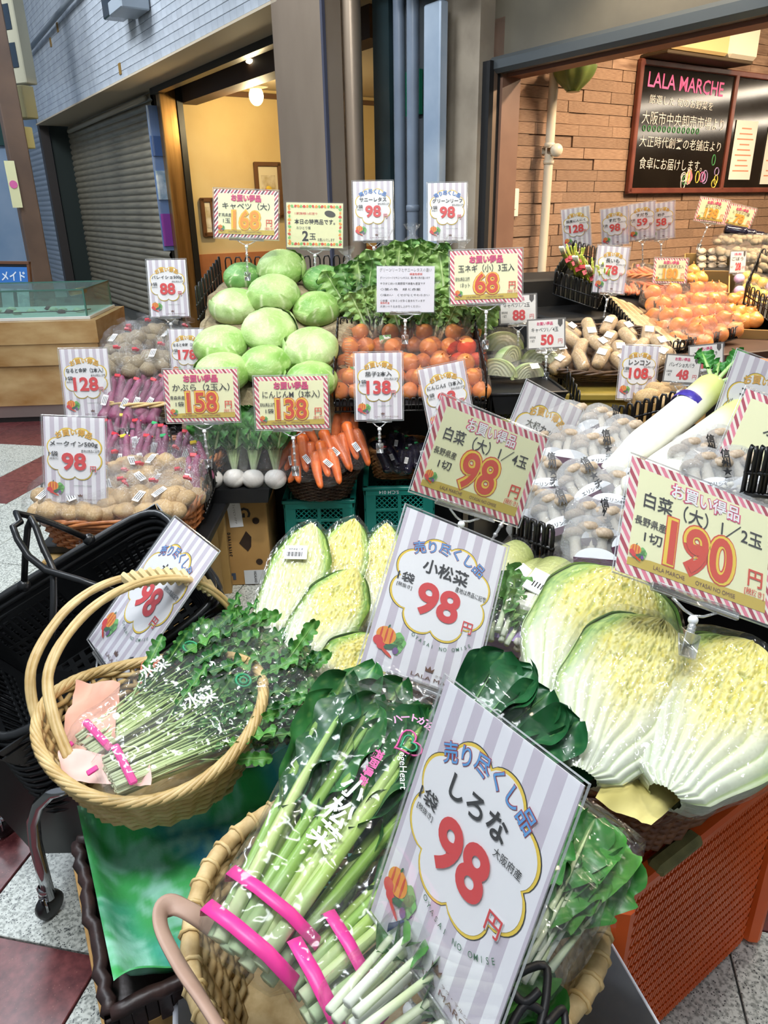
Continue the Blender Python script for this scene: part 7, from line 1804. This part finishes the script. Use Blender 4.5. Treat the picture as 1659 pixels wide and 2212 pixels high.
for k, (a, b, sc, lab) in enumerate((((1035, 1262, 1.38), (1125, 1198, 1.46), .13, 'wrapped cut radish piece at the back, white end towards the wire rack'), ((1085, 1300, 1.34), (1172, 1240, 1.42), .115, 'wrapped cut radish piece with a sticker reading 65'), ((1130, 1352, 1.28), (1205, 1245, 1.40), .125, 'wrapped cut radish piece with a barcode sticker, shiny top'), ((1165, 1372, 1.27), (1225, 1290, 1.36), .11, 'wrapped cut radish piece half hidden behind the cabbage half'))):
    F_, L_ = axis_frame(at(*a), at(*b), (-.1, -.6, .8)); t = thing('radish_piece', lab, 'white radish', F_ @ T((0, L_ / 2, 0)) @ Matrix.Rotation(-pi / 2, 4, 'X') @ S(L_ * 1.05 if k != 0 else L_), 'cut white radish pieces')
    part_of(cdm, 'radish_flesh', t); part_of(cdw, 'wrap_film', t)
    if k: q = MB(); q.box((0, -.30, -.12), (.36, .012, .36), 0); put(q, '65' if k == 1 else '川崎', 0, 0, .1, 0, 0, 0, res=2) if False else None; o = q.build('price_sticker', [STK], t, False)
    if k:
        q = MB(); put(q, '65' if k == 1 else '|||||||||', .02, -.06, .09, 0, .01, 0, w=.16 if k == 1 else .26, res=2); q.build('lettering', [INK['black']], o, False, T((0, -.308, -.12)) @ Matrix.Rotation(pi / 2, 4, 'X'))
t, _ = greens('lettuce_bag', 'small bag of crinkled green leaf vegetable beside the cut radishes', at(1058, 1400, 1.22), at(1085, 1265, 1.34), [LET[0], LED[0], LED[1]], 9, .045, 51, film_m=FC, sc=.15, fan=14, bagw=1.05)
# whole white radishes
def radish(q):
    n = 30; pts = []; rr = []; cc = []
    for i in range(n):
        k = i / (n - 1); pts.append((.012 * sin(k * 3), k - .5, 0)); r_ = .098 * (1 - .12 * k)
        if k < .35: r_ *= .55 + .45 * sm(0, .35, k)
        if k < .02: r_ *= .2
        if k > .93: r_ *= max(.25, (1 - ((k - .93) / .07) ** 2)) ** .5
        rr.append(r_); cc.append(mixc(lin('#f4f2e6'), lin('#d6e08e'), sm(.68, .88, k)))
    q.tube(pts, rr, 28, cols=cc); return q
rad_me = mesh_only(radish(MB()), 'radish_body', [DKM])
RLF = mesh_only(leaf_mb(.5, .09, .35, 61, .5, '#3f8a3c', '#8fc468', '#b8dc8e', .02, 14, 30, .3, 4, .8, .1, lobes=8), 'leaf', [LEAF])
for k, (a, b, sc, lab) in enumerate((((1392, 955, 1.62), (1548, 825, 1.72), 1.0, 'whole white radish with a purple band and green leaf stubs'), ((1430, 1010, 1.55), (1610, 880, 1.66), 1.0, 'whole white radish in front of the banded one'), ((1440, 1030, 1.50), (1620, 985, 1.56), .9, 'white radish mostly hidden behind the mushroom packs'))):
    a_, b_ = V(at(*a)), V(at(*b)); d = (b_ - a_); a2 = a_ - d * .5
    F_, L_ = axis_frame(a2, b_, (0, -.4, .9)); t = thing('white_radish', lab, 'white radish', F_ @ T((0, L_ / 2, 0)) @ S(L_), 'whole white radishes')
    o = part_of(rad_me, 'radish_body', t, Matrix.Diagonal((1.35 * .30 / L_ if True else 1, 1, 1.35 * .30 / L_, 1)))
    if k == 0:
        kx = 1.35 * .30 / L_
        q = MB(); q.lathe([(.0925 * kx, .19), (.096 * kx, .20), (.0945 * kx, .245), (.091 * kx, .25)], 28, M=Matrix.Rotation(-pi / 2, 4, 'X') @ Matrix.Scale(-1, 4, (0, 0, 1)) if False else Matrix.Rotation(-pi / 2, 4, 'X')); q.build('purple_band', [mat('violet_band', '#3a2f8c', '#4a3fa4', 30, .3)], t)
    if k < 2:
        for j in range(5): part_of(RLF, 'leaf', t, T((0, .47, 0)) @ Matrix.Rotation(rad((j - 2) * 24), 4, 'Z') @ Matrix.Rotation(rad(14 * (j % 3) - 10), 4, 'X') @ S(.55 if k == 0 else .35))
# mushrooms in printed bags
MCAP = mat('eryngii_cap', '#a8937c', '#c4b29a', 14, .5); MST = mat('eryngii_stem', '#f0e9da', '#e4dac6', 10, .5)
def eryn(q):
    q.lathe([(0, -.5), (.16, -.48), (.19, -.3), (.17, 0), (.15, .22), (.2, .3)], 14, 1); q.lathe([(.2, .29), (.3, .31), (.33, .38), (.27, .46), (.12, .5), (0, .5)], 16, 0); return q
ery = mesh_only(eryn(MB()), 'mushroom', [MCAP, MST])
MF = film('mushroom_film', haze=.24, bump=.9, scale=38, gl=.10, rough=.08)
mbm = mesh_only(bag_mb(1, 1.15, .5, False, 61, 30, 24, .15), 'bag', [MF])
mx_ = thing('wire_rack', 'thick black wire rack in front of the mushroom basket', 'rack', T(at(1150, 1200, 1.48)))
inv = mx_.matrix_basis.inverted(); loops(mx_, inv @ at(1105, 1190, 1.55), inv @ at(1192, 1225, 1.45), .085, 5, .0045)
mx2 = thing('wire_rack', 'black wire rack behind the mushroom packs and radishes', 'rack', T(at(1370, 920, 1.85)))
inv = mx2.matrix_basis.inverted(); loops(mx2, inv @ at(1295, 945, 1.92), inv @ at(1455, 905, 1.80), .07, 9, .0035)
mx3 = thing('wire_rack', 'black wire hoops at the right edge beside the mushroom packs', 'rack', T(at(1630, 1050, 1.32)))
inv = mx3.matrix_basis.inverted(); loops(mx3, inv @ at(1600, 1065, 1.34), inv @ at(1690, 1075, 1.28), .09, 4, .0045)
mb_c = V((.60, 1.55, .60))
wicker('wicker_basket', 'honey-brown wicker basket of bagged mushrooms', T((.62, 1.50, .60)) @ Matrix.Rotation(rad(-28), 4, 'Z'), .27, .17, .30, .20, .10, 10, 44, .0058, 'honey', 4, rim=4)
q = MB(); q.box((0, 0, 0), (1, 1, 1), .01)
t = thing('display_table', 'black table under the mushrooms and radishes', 'table', T((.78, 1.62, 0)) @ Matrix.Rotation(rad(-28), 4, 'Z'))
q = MB(); q.box((0, .05, .575), (.86, .62, .04), .004); q.build('top', [BP], t, False)
for sx in (-1, 1):
    for sy in (-1, 1): q = MB(); q.box((sx * .38, .05 + sy * .27, .28), (.04, .04, .56), .004); q.build('leg', [BP], t, False)
q = MB(); q.box((0, .12, .28), (.7, .4, .5), .01); q.build('storage_body', [mat('storage_black', '#0e0e10', rough=.9)], t, False)  # near-black body fills the space under the table top
t = thing('display_table', 'low black stand under the cut radishes and the mushroom basket front', 'table', T((.36, 1.42, 0)) @ Matrix.Rotation(rad(-20), 4, 'Z'))
q = MB(); q.box((0, 0, .27), (.44, .34, .54), .01); q.build('body', [BP], t, False)
PK = [(1190, 925, 1.78, -20), (1245, 925, 1.76, 10), (1300, 935, 1.74, -8), (1355, 960, 1.70, 14), (1400, 985, 1.66, -12), (1160, 985, 1.68, 12), (1225, 985, 1.66, -14), (1285, 995, 1.63, 8), (1340, 1020, 1.60, -10),
      (1170, 1045, 1.60, -6), (1265, 1060, 1.55, 26), (1325, 1080, 1.52, -8), (1150, 1110, 1.56, 16), (1205, 1130, 1.50, 12), (1275, 1150, 1.46, -12), (1335, 1160, 1.45, 8), (1270, 1195, 1.42, -4),
      (1500, 1010, 1.50, 10), (1560, 990, 1.50, -8), (1530, 1045, 1.42, -4), (1600, 1040, 1.42, 14)]
for k, (x, y, D, rl) in enumerate(PK):
    row = 'back' if k < 5 else ('second' if k < 9 else ('third' if k < 12 else ('front' if k < 17 else 'right-hand')))
    i = k if k < 5 else (k - 5 if k < 9 else (k - 9 if k < 12 else (k - 12 if k < 17 else k - 17)))
    t = thing('mushroom_pack', 'bag of king oyster mushrooms, %s from left in the %s' % (ORD[i], 'group above the 190 yen card' if k > 16 else row + ' row'), 'mushrooms', up(at(x, y, D), 38, (k * 37 % 40) - 20, rl + (k * 53 % 30) - 15), 'bagged mushrooms')
    for j in range(3): part_of(ery, 'mushroom', t, T(((j - 1) * .024, .0 + .012 * (j % 2), .003 * j)) @ Matrix.Rotation(rad(-90 + (j - 1) * 10), 4, 'X') @ Matrix.Rotation(pi * (j % 2) * 0, 4, 'X') @ S(.07, .07, .10))
    part_of(mbm, 'bag', t, S(.052, .066, .050))
    q = MB(); q.poly([(.040 * cos(a * pi / 12), .022 * sin(a * pi / 12)) for a in range(13)], 0); lbm = q.build('white_label', [mat('film_label', '#e8ecf2', rough=.4)], t, False, T((0, -.022, .036)) @ S(1.1))
    q = MB(); q.box((0, -.004, .0004), (.084, .014, .0005), 0); q.build('purple_strip', [mat('plum_strip', '#4a2c3f', rough=.4)], lbm, False)
    if k in (2, 4, 7, 9, 10, 11, 13, 14, 15, 17, 18, 19):
        q = MB()
        for n_, ch in enumerate('信州★チカラ'): put(q, ch, 0, .045 - n_ * .0165, .015, 0, .03, 0, res=2, em=True)
        q.build('printed_name', [INK['black']], t, False, T((.022, 0, .037)) @ S(1.1))
        q = MB(); put(q, 'エリンギ', 0, .009, .0085, .001, .01, 0, w=.036, res=2); q.build('label_name', [INK['black']], lbm, False)
for k, (x, y, D) in enumerate(((1592, 1075, 1.36), (1640, 1085, 1.34))):
    t = thing('enoki_pack', 'pack of tiny white mushrooms, %s one beside the wire hoops at the right edge' % ('left' if k == 0 else 'right'), 'mushrooms', up(at(x, y, D), 50, 0, 20))
    q = MB()
    for j in range(46): q.ball((R.uniform(-.032, .032), R.uniform(-.03, .03), R.uniform(0, .014)), .005, 6, 4)
    q.build('mushroom_caps', [mat('enoki_white', '#f2eedf', rough=.5)], t, True, kind='stuff'); part_of(mbm, 'bag', t, S(.042, .036, .045))
# ------------------------------------------------------------------ price cards
def cf(*a, s=1): return corner_frame(*[V((0, 0, CAM_H)) + (V(p) - V((0, 0, CAM_H))) * s for p in a])
card_P(cf((.057, .601, .925), (.155, .438, .936), (-.024, .535, .681)), 'biggest striped card, in the foreground, priced 98 yen for shirona', '売り尽くし品', 'しろな', '98', origin='大阪府産', hot=True, near=2)
card_P(cf((.034, 1.076, .913), (.205, 1.086, .83), (-.043, .898, .732)), 'striped card behind the foremost one, priced 98 yen for komatsuna', '売り尽くし品', '小松菜', '98', hot=True, near=2)
card_P(cf((-.375, 1.211, .843), (-.263, 1.058, .844), (-.525, 1.1, .655), s=1.14), 'striped card clipped to the handled basket at the left, priced 98 yen for mizuna', '売り尽くし品', '水菜', '98', hot=True, near=1, stem=.06, w=.182 * 1.14, h=.257 * 1.14)
card_L(cf((.108, 1.312, 1.034), (.332, 1.396, .919), (.045, 1.25, .866)), 'wide card for quarter Chinese cabbage at 98 yen, above the komatsuna card', '白菜（大）1／4玉', '98', '1切', '長野県産', near=1, stem=.05)
card_L(cf((.365, 1.026, 1.008), (.61, 1.029, .908), (.313, .897, .879)), 'wide card for half Chinese cabbage at 190 yen, at the right edge', '白菜（大）1／2玉', '190', '1切', '長野県産', near=2, stem=.02)
card_P(cf((.787, 1.627, 1.046), (.965, 1.642, .982), (.706, 1.557, .804)), 'striped card for king oyster mushrooms at 88 yen, at the right edge by the radishes', 'お買い得品', 'エリンギ', '88', '1パック', '', near=1)
card_P(cf((.319, 1.594, .993), (.471, 1.663, .903), (.217, 1.515, .762)), 'striped card for cut radish, half hidden behind the quarter-cabbage card', 'お買い得品', '大根カット', '98', '1切', near=1)
card_L(T(at(1712, 985, 1.42)) @ Matrix.Rotation(rad(-8), 4, 'Z') @ Matrix.Rotation(rad(62), 4, 'X') @ Matrix.Rotation(rad(-22), 4, 'Z'), 'wide striped-border card cut off by the right edge of the picture', 'ぶなしめじ', '78', '1パック', '', near=1)
HB = 'お買い得品'
def PP(x, y, wpx, lab, title, name, price, unit='1袋', lean=10, yaw=0, roll=0, D=None, **k):
    w_ = wpx * D / FPX if D else .182; D = D or .182 * FPX / wpx; return card_P(face(at(x, y, D), yaw, lean, roll), lab, title, name, price, unit, w=w_, h=w_ * 1.412, **k)
PP(162, 995, 132, 'striped card at the left over the low potato basket, 98 yen for 500 g', HB, 'メークイン500g', '98', lean=14, roll=-3)
PP(187, 828, 103, 'striped card for two sweet potatoes at 128 yen, by the pale tray', HB, 'なると金時（2本入）', '128')
PP(363, 623, 83, 'striped card for 500 g of potatoes at 88 yen, in front of the shutter', HB, 'バレイショ500g', '88', D=3.05, stem=.14)
PP(405, 765, 74, 'striped card for sweet potatoes at 178 yen, partly behind the front cabbages', HB, 'なると金時（2本入）', '178', D=2.85, stem=.2)
PP(818, 835, 101, 'striped card for two aubergines at 138 yen, hanging in front of the onions', HB, '茄子2本入', '138', stem=.05, D=2.42)
PP(965, 858, 98, 'striped card for small carrots, tilted and mostly hidden by the wide card', HB, 'にんじんS（3本入）', '98', roll=11, D=2.45, stem=.05)
PP(806, 456, 85, 'striped card for sunny lettuce at 98 yen, left of the two above the lettuces', '売り尽くし品', 'サニーレタス', '98', hot=True, D=3.22, stem=.16)
PP(966, 458, 83, 'striped card for green leaf lettuce at 98 yen, right of the two above the lettuces', '売り尽くし品', 'グリーンリーフ', '98', hot=True, D=3.22, stem=.16)
PP(1320, 583, 68, 'striped card for long yam at 78 yen, over the spring onions', HB, '長いも', '78', roll=-5, D=3.45)
PP(1378, 805, 80, 'striped card for lotus root at 108 yen, in front of the lotus basket', HB, 'レンコン', '108', roll=-3, D=2.70)
for x, y, w_, nm, pr, lab in ((1245, 492, 52, '国産にんにく', '128', 'leftmost of the four small cards curling away along the brick-look wall'), (1328, 490, 50, 'すだち', '98', 'second of the four small cards curling away along the brick-look wall'), (1387, 478, 48, 'すだち', '59', 'third of the four small cards curling away along the brick-look wall'), (1428, 478, 48, '柚子', '58', 'fourth of the four small cards curling away along the brick-look wall')):
    PP(x, y, w_ * 1.12, lab, HB, nm, pr, yaw=-15, lean=-14, roll=8, stem=.12, D=4.15)
def LL(x, y, wpx, lab, name, price, unit, origin, lean=10, roll=0, D=None, **k):
    w_ = wpx * D / FPX if D else .257; D = D or .257 * FPX / wpx; return card_L(face(at(x, y, D), 0, lean, roll), lab, name, price, unit, origin, w=w_, h=w_ * .708, **k)
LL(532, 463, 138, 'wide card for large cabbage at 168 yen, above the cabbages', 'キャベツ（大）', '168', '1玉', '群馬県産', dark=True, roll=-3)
LL(436, 855, 158, 'wide card for two turnips at 158 yen, left of the carrot card', 'かぶら（2玉入）', '158', '1袋', '青森県産', two=True, D=2.42)
LL(630, 870, 158, 'wide card for three carrots at 138 yen, above the bagged carrots', 'にんじんM（3本入）', '138', '1袋', '産地は商品に記載', two=True, D=2.40)
LL(1050, 598, 155, 'wide card for three small onions at 68 yen, right of the lettuces', '玉ネギ（小）3玉入', '68', '1ネット', '産地は商品に記載', two=True, roll=1)
LL(1448, 585, 72, 'cream card for local onions at 180 yen, in front of the open cartons', '淡路産玉ネギ3玉入', '180', '1ネット', '', roll=-2, D=3.75)
LL(1538, 455, 66, 'cream card for shiitake at 138 yen, at the upper right', '生しいたけ', '138', '1パック', '', roll=-8, lean=-5, D=4.4)
LL(1598, 468, 60, 'cream card for shimeji, just right of the shiitake card', 'ヒラタケ小盛', '78', '1パック', '', roll=-12, lean=-5, D=4.5)
card_S(face(at(1594, 566, 4.0)), 'small pale card at 208 yen at the right edge, among the dark bags', 'ごぼう', '208', w=.09, h=.12)
card_S(face(at(1119, 668, 2.92), 0, 10, 2), 'small grey-bordered card for half cabbage at 88 yen', 'キャベツ1／2玉', '88', '群馬県産')
card_S(face(at(1180, 721, 2.86), 0, 10, 2), 'small grey-bordered card for quarter cabbage at 50 yen', 'キャベツ1／4玉', '50', '群馬県産')
card_S(face(at(1474, 797, 2.52), 0, 8, -5), 'small grey-bordered card for loose potatoes at 48 yen', 'バレイショ大バラ', '48', '北海道産', w=.125, h=.096)
card_S(face(at(1525, 773, 2.60), 0, 8, 5), 'small grey-bordered card for loose may queen potatoes at 18 yen, behind the 48 yen one', 'メークイン大バラ', '18', '', w=.125, h=.096)
# special notice card and information sheet
t = thing('notice_card', 'cream notice card with a border of little leaves, limit of two per customer', 'price sign', face(at(680, 487, 3.05), 0, 8, -2))
w_, h_ = .235, .175
q = MB(); q.box((0, 0, -.0008), (w_, h_, .0012), 0); q.build('printed_card', [mat('card_cream', '#ecebb8', rough=.5)], t, False)
q = MB(); cols_ = 3
for k in range(56):
    if k < 18: x, y = -.45 + .9 * k / 17, .42
    elif k < 36: x, y = -.45 + .9 * (k - 18) / 17, -.42
    elif k < 46: x, y = -.45, -.36 + .72 * (k - 36) / 9
    else: x, y = .45, -.36 + .72 * (k - 46) / 9
    a = k * 1.7; q.poly([(x * w_ + .0085 * cos(a + b) * (1 if b_ % 2 else .55), y * h_ + .0065 * sin(a + b)) for b_, b in enumerate((0, 1.2, 2.4, 3.6, 4.9))], .0012, k % 3)
q.build('leaf_border', [INK['orange'], INK['green'], INK['deep']], t, False)
q = MB(); put(q, '本日の特売品です。', 0, h_ * .08, h_ * .12, .0012, .02, 0, w=w_ * .72, res=2); put(q, 'おひとり様', -w_ * .2, -h_ * .06, h_ * .07, .0012, 0, 0, w=w_ * .25, res=2); q.build('lettering', [INK['black']], t, False)
q = MB(); put(q, '2', -w_ * .17, -h_ * .24, h_ * .23, .0012, .03, 0, res=3); q.build('number_lettering', [INK['black']], t, False)
q = MB(); put(q, '玉', -w_ * .04, -h_ * .25, h_ * .14, .0012, .01, 0, res=2); put(q, 'お願いいたします', w_ * .2, -h_ * .32, h_ * .07, .0012, 0, 0, w=w_ * .3, res=2); q.build('lettering', [INK['black']], t, False)
q = MB(); put(q, '1家族様1点限り', -w_ * .15, h_ * .26, h_ * .06, .0012, 0, 0, w=w_ * .4, res=1); q.build('red_lettering', [INK['red']], t, False)
q = MB(); q.poly([(w_ * .27 + .022 * cos(a * pi / 8) - .006 * sin(a * pi / 8), h_ * .26 + .013 * sin(a * pi / 8)) for a in range(16)], .0012); q.build('dark_leaf', [mat('leaf_ink', '#38362a')], t, False)
q = MB(); sheet(q, w_ + .008, h_ + .008, .003); q.build('clear_sleeve', [ACR], t, False); holder(t, w_, h_, .09, dirn=(0, -.1, -1) if False else (0, -1, -.1))
t = thing('information_sheet', 'white sheet of small print comparing two lettuces, clipped before the lettuces', 'notice', face(at(876, 625, 2.68), 0, 8, -1))
w_, h_ = .211, .161
q = MB(); q.box((0, 0, -.0008), (w_, h_, .0012), 0); q.build('printed_card', [mat('sheet_pale', '#e3e1ea', rough=.45)], t, False)
q = MB(); put(q, 'グリーンリーフとサニーレタスの違い', 0, h_ * .42, h_ * .08, .001, 0, 0, w=w_ * .9, res=1); q.build('title_lettering', [INK['grey']], t, False)
q = MB()
for k, s_ in enumerate(('グリーンリーフとサニーレタスは、葉の色と形が違います', 'サラダに向いた葉野菜で栄養も豊富です', '〇葉の色　緑と赤紫', '〇味わい　くせがなくやわらかい', '〇栄養　ビタミンが多く含まれています', '水洗いのうえお召し上がりください')): put(q, s_, -w_ * .44, h_ * (.25 - k * .125), h_ * .055, .001, 0, 0, 'l', w=w_ * (.86 - .08 * (k % 3)), res=1)
q.build('small_lettering', [INK['black']], t, False, kind='stuff')
q = MB(); put(q, '緑黄色野菜', w_ * .18, h_ * .33, h_ * .05, .001, .01, 0, w=w_ * .22, res=1); put(q, '保存方法', -w_ * .36, -h_ * .30, h_ * .05, .001, .01, 0, w=w_ * .16, res=1); q.build('red_lettering', [INK['deep']], t, False)
q = MB(); sheet(q, w_ + .008, h_ + .008, .003); q.build('clear_sleeve', [ACR], t, False); holder(t, w_, h_, .05, dirn=(0, -1, -.1))
